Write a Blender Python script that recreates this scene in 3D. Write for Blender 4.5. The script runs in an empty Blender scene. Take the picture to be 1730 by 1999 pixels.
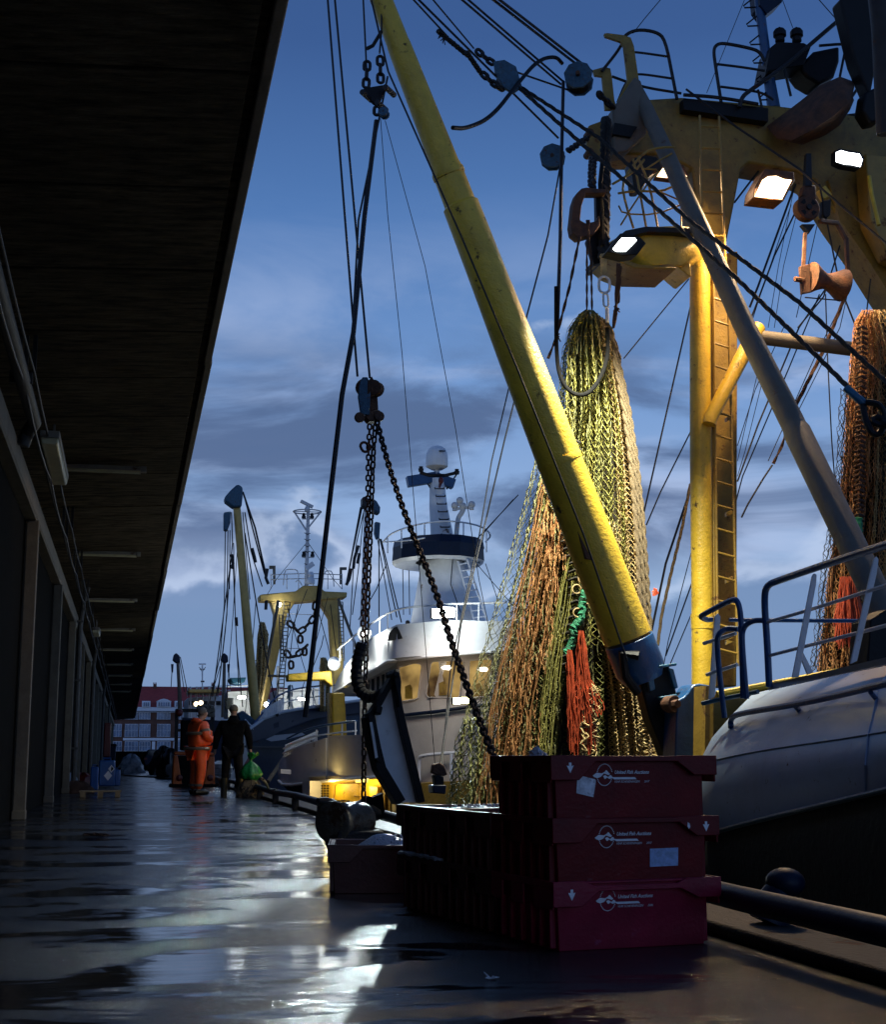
import bpy, math, random
import numpy as np
from mathutils import Vector, Matrix
random.seed(7); rng = np.random.default_rng(7)
R = math.radians
scene = bpy.context.scene
COL = scene.collection
# ---------------------------------------------------------------- camera
CAMH = 0.80; FPX = 2777.0
TH = math.atan(480/FPX); PS = math.atan(618*math.cos(TH)/FPX)
cd = bpy.data.cameras.new('camera'); cam = bpy.data.objects.new('camera', cd); COL.objects.link(cam)
cd.sensor_fit = 'HORIZONTAL'; cd.sensor_width = 36; cd.lens = 36*FPX/1730
cd.clip_start = 0.05; cd.clip_end = 3000
cam.location = (0, 0, CAMH); cam.rotation_euler = (math.pi/2+TH, 0, -PS)
scene.camera = cam
# ---------------------------------------------------------------- sky
w = bpy.data.worlds.new('World'); scene.world = w; w.use_nodes = True
nt = w.node_tree; nt.nodes.clear(); N = nt.nodes.new; Lk = nt.links.new
out = N('ShaderNodeOutputWorld'); bg = N('ShaderNodeBackground'); Lk(bg.outputs[0], out.inputs[0])
tc = N('ShaderNodeTexCoord'); sep = N('ShaderNodeSeparateXYZ'); Lk(tc.outputs['Generated'], sep.inputs[0])
ramp = N('ShaderNodeValToRGB'); Lk(sep.outputs['Z'], ramp.inputs[0])
els = ramp.color_ramp.elements
stops = [(0.0,(.33,.47,.68)),(.06,(.33,.49,.74)),(.16,(.25,.40,.69)),(.26,(.135,.275,.58)),(.36,(.060,.170,.44)),(.47,(.026,.085,.27)),(.8,(.016,.045,.14)),(1,(.014,.038,.12))]
els[0].position = 0; els[0].color = (*stops[0][1],1); els[1].position = 1; els[1].color = (*stops[-1][1],1)
for p, c in stops[1:-1]:
    e = els.new(p); e.color = (*c,1)
sky = N('ShaderNodeTexSky'); sky.sky_type = 'NISHITA'; sky.sun_disc = False
sky.sun_elevation = R(1.0); sky.sun_rotation = R(200); sky.dust_density = 0.5
skm = N('ShaderNodeMix'); skm.data_type = 'RGBA'; skm.blend_type = 'ADD'; skm.inputs[0].default_value = 0.03
Lk(ramp.outputs[0], skm.inputs[6]); Lk(sky.outputs[0], skm.inputs[7])
# two layers of cloud
def mth(op, a, b=None, c=None):
    n = N('ShaderNodeMath'); n.operation = op
    for i, v in enumerate((a, b, c)):
        if v is None: continue
        if isinstance(v, (int, float)): n.inputs[i].default_value = v
        else: Lk(v, n.inputs[i])
    return n.outputs[0]
def cnoise(sx, sz, scale, detail, rough, off, dist=0.0):
    mp = N('ShaderNodeMapping'); mp.inputs['Scale'].default_value = (sx, sx, sz); mp.inputs['Location'].default_value = off
    Lk(tc.outputs['Generated'], mp.inputs[0])
    n = N('ShaderNodeTexNoise'); n.inputs['Scale'].default_value = scale; n.inputs['Detail'].default_value = detail
    n.inputs['Roughness'].default_value = rough; n.inputs['Distortion'].default_value = dist
    Lk(mp.outputs[0], n.inputs['Vector']); return n.outputs[0]
def sstep(v, a, b):
    n = N('ShaderNodeMapRange'); n.interpolation_type = 'SMOOTHSTEP'; Lk(v, n.inputs[0])
    n.inputs[1].default_value = a; n.inputs[2].default_value = b; return n.outputs[0]
def mixc(fac, a, col):
    m = N('ShaderNodeMix'); m.data_type = 'RGBA'; Lk(fac, m.inputs[0]); Lk(a, m.inputs[6])
    m.inputs[7].default_value = (*col,1); return m.outputs[2]
zz = sep.outputs['Z']
# thin high streaks, pale
a1 = cnoise(1.0, 3.6, 3.4, 9, .58, (0,0,0), .5)
hi = mth('MULTIPLY', sstep(a1, .44, .66), mth('SUBTRACT', 1.0, sstep(zz, .22, .40)))
c1 = mixc(mth('MULTIPLY', hi, .75), skm.outputs[2], (.44,.54,.78))
# soft dark band
a2 = cnoise(1.0, 3.0, 4.2, 9, .56, (3.1,1.7,.3), .5)
band = mth('MULTIPLY', sstep(zz, .10, .17), mth('SUBTRACT', 1.0, sstep(zz, .24, .31)))
c2 = mixc(mth('MULTIPLY', mth('MULTIPLY', sstep(a2, .41, .58), band), .92), c1, (.085,.140,.28))
# low heaped clouds: dark blue body below a noisy top edge, bright rim
a3 = cnoise(1.0, 1.6, 5.2, 8, .50, (7.7,2.2,.9), .25)
top = mth('ADD', mth('MULTIPLY', mth('SUBTRACT', a3, .5), .60), .130)
d = mth('SUBTRACT', top, zz)
rim = mth('MULTIPLY', sstep(d, -.030, .0), mth('SUBTRACT', 1.0, sstep(d, .0, .018)))
c3 = mixc(mth('MULTIPLY', rim, .5), c2, (.54,.65,.86))
low = mth('MULTIPLY', sstep(d, -.004, .030), .8)
c4 = mixc(low, c3, (.145,.245,.45))
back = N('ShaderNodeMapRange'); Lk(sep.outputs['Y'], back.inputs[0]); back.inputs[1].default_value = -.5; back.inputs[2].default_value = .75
back.inputs[3].default_value = 1.25; back.inputs[4].default_value = 1.0      # unseen sky behind the camera, brightened to light faces turned that way
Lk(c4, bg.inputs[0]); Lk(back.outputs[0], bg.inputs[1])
scene.view_settings.view_transform = 'Standard'; scene.view_settings.look = 'None'
scene.view_settings.exposure = 0.0; scene.view_settings.gamma = 1.0
# last glow of the day: the sun is below the horizon, only a broad faint cool light is left
sd = bpy.data.lights.new('sun', 'SUN'); sd.energy = 0.10; sd.angle = R(40); sd.color = (.6,.75,1.0)
so = bpy.data.objects.new('sun', sd); COL.objects.link(so); so.rotation_euler = (R(48), 0, R(200))
# ---------------------------------------------------------------- helpers
cam_f = Vector((math.sin(PS)*math.cos(TH), math.cos(PS)*math.cos(TH), math.sin(TH)))
cam_r = Vector((math.cos(PS), -math.sin(PS), 0)); cam_u = cam_r.cross(cam_f)
def ray(x, y): return cam_f*FPX + cam_r*(x-865) - cam_u*(y-999.5)
def P(x, y, Y):                      # sight line met at distance Y down the quay
    d = ray(x, y); return Vector((0,0,CAMH)) + d*(Y/d.y)
def G(x, y, z=0):
    d = ray(x, y); return Vector((0,0,CAMH)) + d*((z-CAMH)/d.z)
def PX(Y): return Y/2818.0           # metres per photo pixel at that distance
BASE = {}
def tag(o, label=None, cat=None, group=None, kind=None):
    if label: o['label'] = label
    if cat: o['category'] = cat
    if group: o['group'] = group
    if kind: o['kind'] = kind
    return o
def thing(name, label, cat, loc=(0,0,0), group=None, rz=0):
    o = bpy.data.objects.new(name, None); COL.objects.link(o); o.location = loc; o.rotation_euler = (0,0,rz)
    o.empty_display_size = .1
    BASE[o.name] = Vector(loc); return tag(o, label, cat, group)
class MB:
    def __init__(s): s.v = []; s.f = []
    def add(s, vs, fs):
        n = len(s.v); s.v += [tuple(v) for v in vs]; s.f += [tuple(i+n for i in f) for f in fs]; return s
    def box(s, a, b):
        x0,y0,z0 = a; x1,y1,z1 = b
        return s.add([(x0,y0,z0),(x1,y0,z0),(x1,y1,z0),(x0,y1,z0),(x0,y0,z1),(x1,y0,z1),(x1,y1,z1),(x0,y1,z1)],
                     [(0,3,2,1),(4,5,6,7),(0,1,5,4),(1,2,6,5),(2,3,7,6),(3,0,4,7)])
    def prism(s, pts, off):          # closed polygon pts (3D) swept by vector off
        n = len(pts); off = Vector(off)
        vs = [Vector(p) for p in pts]; vs += [p+off for p in vs]
        fs = [tuple(range(n)), tuple(range(2*n-1, n-1, -1))] + [(i,n+i,n+(i+1)%n,(i+1)%n) for i in range(n)]
        return s.add(vs, fs)
    def pp(s, pts, Y, t):            # outline at distance Y, t metres thick
        return s.prism([P(x,y,Y) for x,y in pts], (0,t,0))
    def tube(s, pts, r, n=8, cap=True):
        pts = [Vector(p) for p in pts]; m = len(pts)
        rs = r if isinstance(r, (list,tuple)) else [r]*m
        vs = []; up = None
        for i, p in enumerate(pts):
            t = (pts[min(i+1,m-1)]-pts[max(i-1,0)])
            t = t.normalized() if t.length > 1e-9 else Vector((0,0,1))
            if up is None:
                up = Vector((0,0,1)) if abs(t.z) < .9 else Vector((0,1,0))
            a = t.cross(up)
            if a.length < 1e-4: a = t.cross(Vector((1,0,0)))
            a.normalize(); b = a.cross(t).normalized(); up = b
            for k in range(n):
                q = 2*math.pi*k/n; vs.append(p + a*(math.cos(q)*rs[i]) + b*(math.sin(q)*rs[i]))
        fs = [(i*n+k, i*n+(k+1)%n, (i+1)*n+(k+1)%n, (i+1)*n+k) for i in range(m-1) for k in range(n)]
        if cap: fs += [tuple(range(n-1,-1,-1)), tuple(range((m-1)*n, m*n))]
        return s.add(vs, fs)
    def pt(s, pts, r, n=8):          # tube through (x, y, Y) photo points
        return s.tube([P(*p) for p in pts], r, n)
    def bar(s, a, b, w, h):
        a = Vector(a); b = Vector(b); t = (b-a).normalized(); u = Vector((0,0,1)) if abs(t.z)<.95 else Vector((0,1,0))
        x = t.cross(u).normalized()*(w/2); y = x.cross(t).normalized()*(h/2)
        return s.prism([a-x-y, a+x-y, a+x+y, a-x+y], b-a)
    def ball(s, c, r, nu=12, nv=8, sc=(1,1,1)):
        c = Vector(c); vs = [c+Vector((0,0,r*sc[2]))]
        for j in range(1, nv):
            t = math.pi*j/nv
            for k in range(nu):
                q = 2*math.pi*k/nu; vs.append(c+Vector((r*sc[0]*math.sin(t)*math.cos(q), r*sc[1]*math.sin(t)*math.sin(q), r*sc[2]*math.cos(t))))
        vs.append(c-Vector((0,0,r*sc[2]))); L = len(vs)-1; fs = [(0,1+k,1+(k+1)%nu) for k in range(nu)]
        fs += [(1+j*nu+k, 1+(j+1)*nu+k, 1+(j+1)*nu+(k+1)%nu, 1+j*nu+(k+1)%nu) for j in range(nv-2) for k in range(nu)]
        fs += [(L, 1+(nv-2)*nu+(k+1)%nu, 1+(nv-2)*nu+k) for k in range(nu)]
        return s.add(vs, fs)
    def lathe(s, c, prof, n=20, axis=(0,0,1)):   # prof: (radius, height)
        ax = Vector(axis).normalized(); u = Vector((0,1,0)) if abs(ax.y)<.8 else Vector((1,0,0))
        a = ax.cross(u).normalized(); b = ax.cross(a); c = Vector(c); vs = []
        for r_, h in prof:
            for k in range(n):
                q = 2*math.pi*k/n; vs.append(c+ax*h+a*(r_*math.cos(q))+b*(r_*math.sin(q)))
        m = len(prof); fs = [(i*n+k, i*n+(k+1)%n, (i+1)*n+(k+1)%n, (i+1)*n+k) for i in range(m-1) for k in range(n)]
        fs += [tuple(range(n-1,-1,-1)), tuple(range((m-1)*n, m*n))]
        return s.add(vs, fs)
    def grid(s, rows, closed=False, thick=None):   # rows of 3D points
        nr = len(rows); nc = len(rows[0]); vs = [Vector(p) for r_ in rows for p in r_]
        fs = [(i*nc+k, i*nc+k+1, (i+1)*nc+k+1, (i+1)*nc+k) for i in range(nr-1) for k in range(nc-1)]
        if thick is None: return s.add(vs, fs)
        off = Vector(thick); n = len(vs); vs2 = vs + [v+off for v in vs]
        f2 = fs + [tuple(n+i for i in reversed(f)) for f in fs]
        for k in range(nc-1): f2 += [(k,n+k,n+k+1,k+1), ((nr-1)*nc+k,(nr-1)*nc+k+1,n+(nr-1)*nc+k+1,n+(nr-1)*nc+k)]
        for i in range(nr-1): f2 += [(i*nc,(i+1)*nc,n+(i+1)*nc,n+i*nc), (i*nc+nc-1,n+i*nc+nc-1,n+(i+1)*nc+nc-1,(i+1)*nc+nc-1)]
        return s.add(vs2, f2)
    def build(s, name, mat, parent=None, bevel=0, smooth=35, local=False):
        me = bpy.data.meshes.new(name); base = Vector((0,0,0))
        if parent is not None and not local: base = BASE[parent.name]
        me.from_pydata([tuple(Vector(v)-base) for v in s.v], [], s.f)
        if me.validate(verbose=True): print('INVALID', name)
        import bmesh
        bm = bmesh.new(); bm.from_mesh(me); bmesh.ops.recalc_face_normals(bm, faces=bm.faces)
        if smooth:
            for e in bm.edges:
                e.smooth = not (len(e.link_faces)==2 and e.calc_face_angle(0) > R(smooth))
            for f in bm.faces: f.smooth = True
        bm.to_mesh(me); bm.free()
        for m_ in (mat if isinstance(mat, list) else [mat]): me.materials.append(m_)
        o = bpy.data.objects.new(name, me); COL.objects.link(o)
        if parent is not None: o.parent = parent
        BASE[o.name] = base
        if bevel:
            b = o.modifiers.new('bevel','BEVEL'); b.width = bevel; b.segments = 2; b.limit_method = 'ANGLE'; b.angle_limit = R(40)
        return o
def recenter(o):                     # put a top-level mesh's origin at its base
    vs = np.array([v.co for v in o.data.vertices]); c = Vector(((vs[:,0].min()+vs[:,0].max())/2, (vs[:,1].min()+vs[:,1].max())/2, vs[:,2].min()))
    o.data.transform(Matrix.Translation(-c)); o.location = c; return o
def solo(mb, name, mat, label, cat, group=None, kind=None, **k):
    o = mb.build(name, mat, None, **k)
    if kind is None: recenter(o)
    return tag(o, label, cat, group, kind)
def copy_tree(o, parent=None):
    c = o.copy(); COL.objects.link(c); c.parent = parent
    for ch in list(o.children): copy_tree(ch, c)
    return c
def chaikin(pts, it=2, closed=False):
    pts = [Vector(p) for p in pts]
    for _ in range(it):
        q = [] if closed else [pts[0]]
        rng_ = range(len(pts)) if closed else range(len(pts)-1)
        for i in rng_:
            a, b = pts[i], pts[(i+1)%len(pts)]; q += [a*.75+b*.25, a*.25+b*.75]
        if not closed: q.append(pts[-1])
        pts = q
    return pts
def cat_pts(a, b, sag, n=14):        # hanging line between two points
    a = Vector(a); b = Vector(b); return [a.lerp(b, i/n) - Vector((0,0,4*sag*(i/n)*(1-i/n))) for i in range(n+1)]
# ---------------------------------------------------------------- materials
M = {}
def mat(name, col, rough=.5, metal=0, var=.0, vscale=6, bump=0, bscale=40, rust=0, rustcol=(.10,.035,.012), rscale=3.5, spec=.5, dirt=0, coat=0, stretch=(1,1,1), emit=None, estr=0, col2=None):
    m = bpy.data.materials.new(name); m.use_nodes = True; t = m.node_tree; b = t.nodes['Principled BSDF']
    b.inputs['Roughness'].default_value = rough; b.inputs['Metallic'].default_value = metal
    b.inputs['Specular IOR Level'].default_value = spec; b.inputs['Coat Weight'].default_value = coat; b.inputs['Coat Roughness'].default_value = .1
    b.inputs['Base Color'].default_value = (*col,1)
    if emit: b.inputs['Emission Color'].default_value = (*emit,1); b.inputs['Emission Strength'].default_value = estr
    nn = t.nodes.new; lk = t.links.new
    tcn = nn('ShaderNodeTexCoord'); mp = nn('ShaderNodeMapping'); mp.inputs['Scale'].default_value = stretch; lk(tcn.outputs['Object'], mp.inputs[0])
    def noise(sc, det=6, ro=.6):
        n = nn('ShaderNodeTexNoise'); n.inputs['Scale'].default_value = sc; n.inputs['Detail'].default_value = det; n.inputs['Roughness'].default_value = ro
        lk(mp.outputs[0], n.inputs['Vector']); return n
    cur = None
    if var or col2:
        n = noise(vscale); cr = nn('ShaderNodeMix'); cr.data_type = 'RGBA'
        mr = nn('ShaderNodeMapRange'); mr.inputs[1].default_value = .3; mr.inputs[2].default_value = .7; lk(n.outputs[0], mr.inputs[0]); lk(mr.outputs[0], cr.inputs[0])
        c2 = col2 if col2 else tuple(c*(1+var) for c in col); c1_ = col if col2 else tuple(c*(1-var) for c in col)
        cr.inputs[6].default_value = (*c1_,1); cr.inputs[7].default_value = (*c2,1); cur = cr.outputs[2]
    if dirt:
        n = noise(1.7, 10, .7); n.inputs['Distortion'].default_value = .6; mr = nn('ShaderNodeMapRange'); mr.inputs[1].default_value = .48; mr.inputs[2].default_value = .75; mr.inputs[4].default_value = dirt; lk(n.outputs[0], mr.inputs[0])
        x = nn('ShaderNodeMix'); x.data_type = 'RGBA'; lk(mr.outputs[0], x.inputs[0])
        if cur: lk(cur, x.inputs[6])
        else: x.inputs[6].default_value = (*col,1)
        x.inputs[7].default_value = (col[0]*.35+.01, col[1]*.3+.008, col[2]*.25+.004, 1); cur = x.outputs[2]
    if rust:
        n = noise(rscale, 12, .72); mr = nn('ShaderNodeMapRange'); mr.inputs[1].default_value = .64-.22*rust; mr.inputs[2].default_value = .70-.18*rust; lk(n.outputs[0], mr.inputs[0])
        x = nn('ShaderNodeMix'); x.data_type = 'RGBA'; lk(mr.outputs[0], x.inputs[0])
        if cur: lk(cur, x.inputs[6])
        else: x.inputs[6].default_value = (*col,1)
        x.inputs[7].default_value = (*rustcol,1); cur = x.outputs[2]
        rr = nn('ShaderNodeMapRange'); lk(mr.outputs[0], rr.inputs[0]); rr.inputs[3].default_value = rough; rr.inputs[4].default_value = .85; lk(rr.outputs[0], b.inputs['Roughness'])
    if cur: lk(cur, b.inputs['Base Color'])
    if bump:
        n = noise(bscale, 5, .65); bp = nn('ShaderNodeBump'); bp.inputs['Strength'].default_value = bump; bp.inputs['Distance'].default_value = .02
        lk(n.outputs[0], bp.inputs['Height']); lk(bp.outputs[0], b.inputs['Normal'])
    M[name] = m; return m
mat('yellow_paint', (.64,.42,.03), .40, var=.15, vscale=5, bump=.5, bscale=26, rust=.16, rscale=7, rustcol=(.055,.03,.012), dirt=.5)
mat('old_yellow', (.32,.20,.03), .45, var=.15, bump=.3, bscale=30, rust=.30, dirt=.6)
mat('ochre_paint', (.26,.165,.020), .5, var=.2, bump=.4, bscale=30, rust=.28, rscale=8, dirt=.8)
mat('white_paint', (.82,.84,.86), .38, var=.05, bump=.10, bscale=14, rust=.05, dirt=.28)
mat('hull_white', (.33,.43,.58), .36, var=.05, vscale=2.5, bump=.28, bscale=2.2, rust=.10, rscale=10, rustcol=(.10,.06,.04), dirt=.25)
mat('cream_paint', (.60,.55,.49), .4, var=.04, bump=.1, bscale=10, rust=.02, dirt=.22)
mat('grey_paint', (.66,.66,.66), .42, var=.06, bump=.25, bscale=60, rust=.05, dirt=.3)
mat('ochre_far', (.52,.36,.10), .5, var=.15, dirt=.4)  # lightened ochre: the lit look of the far gantries is put into the colour
mat('strut_grey', (.13,.115,.09), .68, var=.10, bump=.3, bscale=70, rust=.10, dirt=.45)
mat('blue_paint', (.010,.065,.18), .33, var=.2, bump=.3, bscale=22, rust=.10, dirt=.3)
mat('teal_paint', (.02,.10,.17), .35, var=.2, bump=.3, bscale=22, rust=.12, dirt=.3)
mat('navy_paint', (.004,.011,.032), .45, var=.2, bump=.2, bscale=8, dirt=.2, spec=.25)
mat('black_paint', (.005,.005,.006), .55, var=.3, bump=.3, bscale=14, spec=.25)
mat('dark_steel', (.022,.022,.024), .5, .5, var=.3, bump=.4, bscale=60, rust=.25)
mat('wire', (.013,.014,.017), .55, .3, var=.3, bump=.3, bscale=200)
mat('brown_rope', (.075,.035,.020), .85, var=.4, vscale=50, bump=1, bscale=150)
mat('black_rope', (.018,.018,.017), .8, var=.5, vscale=40, bump=1, bscale=130)
mat('tan_rope', (.20,.145,.075), .8, var=.35, vscale=40, bump=1, bscale=150)
mat('chain_rust', (.055,.022,.012), .65, .4, var=.4, vscale=20, bump=.6, bscale=90, col2=(.16,.055,.022))
mat('chain_dark', (.024,.018,.016), .5, .6, var=.4, vscale=20, bump=.6, bscale=90, col2=(.05,.03,.022))
mat('rusty_steel', (.045,.024,.016), .7, .2, bump=.6, bscale=50, col2=(.15,.062,.028), vscale=9)
mat('blue_block', (.035,.095,.15), .5, .2, var=.35, vscale=25, bump=.6, bscale=70, rust=.3, rscale=14)
mat('net_green', (.165,.17,.042), .65, var=.4, vscale=7)
mat('net_yellow', (.27,.25,.055), .65, var=.3, vscale=7)
mat('net_olive', (.20,.195,.075), .7, var=.4, vscale=7)
mat('net_orange', (.33,.125,.035), .7, col2=(.50,.26,.09), vscale=5)
mat('net_tan', (.48,.35,.15), .7, var=.4, vscale=7)
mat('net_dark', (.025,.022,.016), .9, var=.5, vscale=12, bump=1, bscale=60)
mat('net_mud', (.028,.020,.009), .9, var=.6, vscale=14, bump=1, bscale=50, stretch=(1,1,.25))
mat('orange_twine', (.50,.07,.018), .6, var=.3, vscale=20)
mat('green_twine', (.012,.20,.09), .6, var=.3, vscale=20, bump=.8, bscale=120)
mat('crate_maroon', (.150,.0040,.0055), .45, var=.3, vscale=5, bump=.15, bscale=60, spec=.3, rust=.10, rustcol=(.20,.06,.06), rscale=11)
mat('crate_brown', (.10,.022,.016), .38, var=.3, vscale=5, bump=.10, bscale=40, spec=.5)
mat('crate_purple', (.27,.009,.034), .36, var=.3, vscale=4, bump=.15, bscale=60, spec=.35, rust=.12, rustcol=(.34,.05,.11), rscale=9)
mat('print_white', (.85,.86,.90), .6, var=.1, vscale=60)
mat('print_blue', (.34,.46,.72), .5, var=.3, vscale=40)
mat('sticker', (.72,.73,.78), .5, var=.35, vscale=35, rust=.25, rustcol=(.05,.05,.06), rscale=30)
mat('ice', (.62,.66,.72), .35, var=.1, vscale=60, bump=1, bscale=90)
mat('concrete', (.22,.19,.145), .85, var=.25, vscale=2.5, bump=.5, bscale=30, dirt=.5)
mat('column_paint', (.16,.145,.11), .75, var=.15, bump=.3, bscale=30, dirt=.55)
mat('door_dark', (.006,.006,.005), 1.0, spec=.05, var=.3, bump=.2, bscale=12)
mat('pipe_grey', (.06,.06,.057), .6, .0, var=.2, bump=.3, bscale=60)
mat('lamp_housing', (.30,.29,.26), .5, var=.15, rust=.15)
mat('diffuser', (.80,.76,.50), .3, var=.1, dirt=.5)
mat('cable', (.03,.03,.03), .5)
mat('glass', (.02,.025,.03), .06, spec=.8)
mat('brick', (.13,.060,.042), .85, var=.3, vscale=1.2, bump=.4, bscale=9)
mat('roof_tile', (.32,.042,.038), .75, var=.25, vscale=1.5, bump=.6, bscale=14, stretch=(1,1,3))
mat('trim_white', (.74,.77,.82), .6, var=.06)
mat('pane', (.12,.18,.28), .12, spec=.8, var=.5, vscale=.9)
mat('orange_paint', (.66,.13,.018), .38, var=.15, bump=.3, bscale=24, rust=.2, dirt=.5)
mat('rubber', (.006,.006,.006), .9, bump=.3, spec=.1)
mat('rain_orange', (.95,.115,.022), .42, var=.14, vscale=9, bump=.8, bscale=11, dirt=.2)
mat('reflective', (.20,.15,.10), .35)
mat('skin', (.45,.24,.16), .55); mat('hair_grey', (.16,.15,.14), .8, bump=.8, bscale=80)
mat('cap_beige', (.17,.14,.09), .85, var=.2, vscale=40)
mat('black_cloth', (.004,.004,.0045), .95, spec=.15, var=.4, vscale=9, bump=.9, bscale=13)
mat('trouser_dark', (.008,.008,.010), .9, spec=.15, var=.4, vscale=9, bump=.9, bscale=13)
mat('boot', (.05,.047,.03), .35, bump=.2); mat('boot_black', (.01,.01,.01), .35)
mat('green_bag', (.008,.20,.035), .3, var=.35, vscale=14, bump=1, bscale=14, spec=.6)
mat('clear_bag', (.30,.34,.38), .2, var=.4, vscale=6, bump=1, bscale=8, spec=.6)
mat('blue_plastic', (.014,.085,.30), .3, var=.1, bump=.1)
mat('red_plastic', (.12,.008,.007), .35, var=.2)
mat('wood', (.34,.23,.11), .7, var=.3, vscale=20, bump=.6, bscale=40)
mat('old_wood', (.10,.07,.045), .8, var=.4, vscale=20, bump=.8, bscale=40)
mat('light_panel', (.45,.46,.48), .4, dirt=.3)
mat('bollard_paint', (.012,.010,.009), .6, .0, var=.3, bump=.8, bscale=30, rust=.3)
mat('bollard_steel', (.15,.13,.10), .42, .5, var=.3, bump=.8, bscale=30, rust=.7, rustcol=(.09,.04,.018))
def win_mat():
    m = bpy.data.materials.new('win_lit'); m.use_nodes = True; t = m.node_tree; b = t.nodes['Principled BSDF']; nn = t.nodes.new; lk = t.links.new
    tc_ = nn('ShaderNodeTexCoord'); n = nn('ShaderNodeTexNoise'); n.inputs['Scale'].default_value = 1.6; n.inputs['Detail'].default_value = 3; lk(tc_.outputs['Object'], n.inputs['Vector'])
    cr = nn('ShaderNodeValToRGB'); e = cr.color_ramp.elements; e[0].position = .35; e[0].color = (.05,.025,.008,1); e[1].position = .68; e[1].color = (.50,.32,.10,1); lk(n.outputs[0], cr.inputs[0])
    b.inputs['Base Color'].default_value = (.02,.02,.02,1); b.inputs['Roughness'].default_value = .08; lk(cr.outputs[0], b.inputs['Emission Color']); b.inputs['Emission Strength'].default_value = 1.0; M['win_lit'] = m
win_mat()
def emis(name, col, strength):
    m = bpy.data.materials.new(name); m.use_nodes = True; t = m.node_tree; t.nodes.clear()
    e = t.nodes.new('ShaderNodeEmission'); e.inputs[0].default_value = (*col,1); e.inputs[1].default_value = strength
    o = t.nodes.new('ShaderNodeOutputMaterial'); t.links.new(e.outputs[0], o.inputs[0]); M[name] = m
emis('lamp_white', (.93,1,.97), 14); emis('lamp_warm', (1,.72,.42), 7); emis('lamp_cool', (.9,.97,1), 9)
emis('lamp_bright', (.93,1,.97), 45); emis('lamp_green', (1,.98,.45), 16); emis('lamp_soft', (1,.93,.75), 5); emis('cabin_light', (1,.70,.32), 1.1); emis('lamp_sodium', (1,.62,.12), 3)
def spot(name, loc, to, energy, col, angle=120, size=.08, parent=None, blend=.6):
    l = bpy.data.lights.new(name, 'SPOT'); l.energy = energy; l.color = col; l.spot_size = R(angle); l.spot_blend = blend; l.shadow_soft_size = size
    o = bpy.data.objects.new(name, l); COL.objects.link(o)
    base = BASE[parent.name] if parent else Vector((0,0,0)); o.location = Vector(loc)-base
    o.rotation_euler = (Vector(to)-Vector(loc)).to_track_quat('-Z','Y').to_euler(); o.parent = parent; return o
def point(name, loc, energy, col, size=.08, parent=None):
    l = bpy.data.lights.new(name, 'POINT'); l.energy = energy; l.color = col; l.shadow_soft_size = size
    o = bpy.data.objects.new(name, l); COL.objects.link(o); base = BASE[parent.name] if parent else Vector((0,0,0)); o.location = Vector(loc)-base; o.parent = parent; return o
# ================================================================ the quay, water, canopy building
QX = 2.95
def wet_asphalt():
    m = bpy.data.materials.new('wet_quay'); m.use_nodes = True; t = m.node_tree; b = t.nodes['Principled BSDF']; nn = t.nodes.new; lk = t.links.new
    tcn = nn('ShaderNodeTexCoord')
    def noise(sc, det, ro, scl=(1,1,1), dist=0):
        mp = nn('ShaderNodeMapping'); mp.inputs['Scale'].default_value = scl; lk(tcn.outputs['Object'], mp.inputs[0])
        n = nn('ShaderNodeTexNoise'); n.inputs['Scale'].default_value = sc; n.inputs['Detail'].default_value = det; n.inputs['Roughness'].default_value = ro; n.inputs['Distortion'].default_value = dist
        lk(mp.outputs[0], n.inputs['Vector']); return n.outputs[0]
    def mr(v, a, b_, c, d):
        n = nn('ShaderNodeMapRange'); n.interpolation_type = 'SMOOTHSTEP'; lk(v, n.inputs[0])
        for i, q in enumerate((a,b_,c,d)): n.inputs[i+1].default_value = q
        return n.outputs[0]
    pud = noise(.9, 6, .60, (.7,1.5,1), .5); fine = noise(70, 4, .75); mid = noise(26, 6, .75); damp = noise(2.4, 7, .65, (1.6,.8,1))
    wetm = mr(pud, .50, .57, 0, 1)
    col = nn('ShaderNodeMix'); col.data_type = 'RGBA'; lk(damp, col.inputs[0]); col.inputs[6].default_value = (.006,.007,.010,1); col.inputs[7].default_value = (.022,.024,.029,1); lk(col.outputs[2], b.inputs['Base Color'])
    r1 = mr(damp, .32, .68, .15, .27)
    rr = nn('ShaderNodeMix'); lk(wetm, rr.inputs[0]); lk(r1, rr.inputs[2]); rr.inputs[3].default_value = .08; lk(rr.outputs[0], b.inputs['Roughness'])
    inv = nn('ShaderNodeMath'); inv.operation = 'SUBTRACT'; inv.inputs[0].default_value = 1.0; lk(wetm, inv.inputs[1])
    st = nn('ShaderNodeMath'); st.operation = 'MULTIPLY_ADD'; lk(inv.outputs[0], st.inputs[0]); st.inputs[1].default_value = .76; st.inputs[2].default_value = .05
    hs = nn('ShaderNodeMath'); hs.operation = 'MULTIPLY_ADD'; lk(mid, hs.inputs[0]); hs.inputs[1].default_value = .7; lk(fine, hs.inputs[2])
    bp = nn('ShaderNodeBump'); bp.inputs['Distance'].default_value = .009; lk(st.outputs[0], bp.inputs['Strength']); lk(hs.outputs[0], bp.inputs['Height'])
    bp2 = nn('ShaderNodeBump'); bp2.inputs['Distance'].default_value = .03; bp2.inputs['Strength'].default_value = .22; lk(noise(2.2, 3, .5, (.5,1.6,1)), bp2.inputs['Height']); lk(bp.outputs[0], bp2.inputs['Normal'])
    lk(bp2.outputs[0], b.inputs['Normal']); b.inputs['Specular IOR Level'].default_value = .6
    return m
MB().box((-40,-12,-3.2),(QX,420,0)).build('quay', wet_asphalt(), smooth=0)['kind'] = 'structure'
def water():
    m = mat('water', (.004,.008,.012), .06, bump=.5, bscale=2.2); return m
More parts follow.
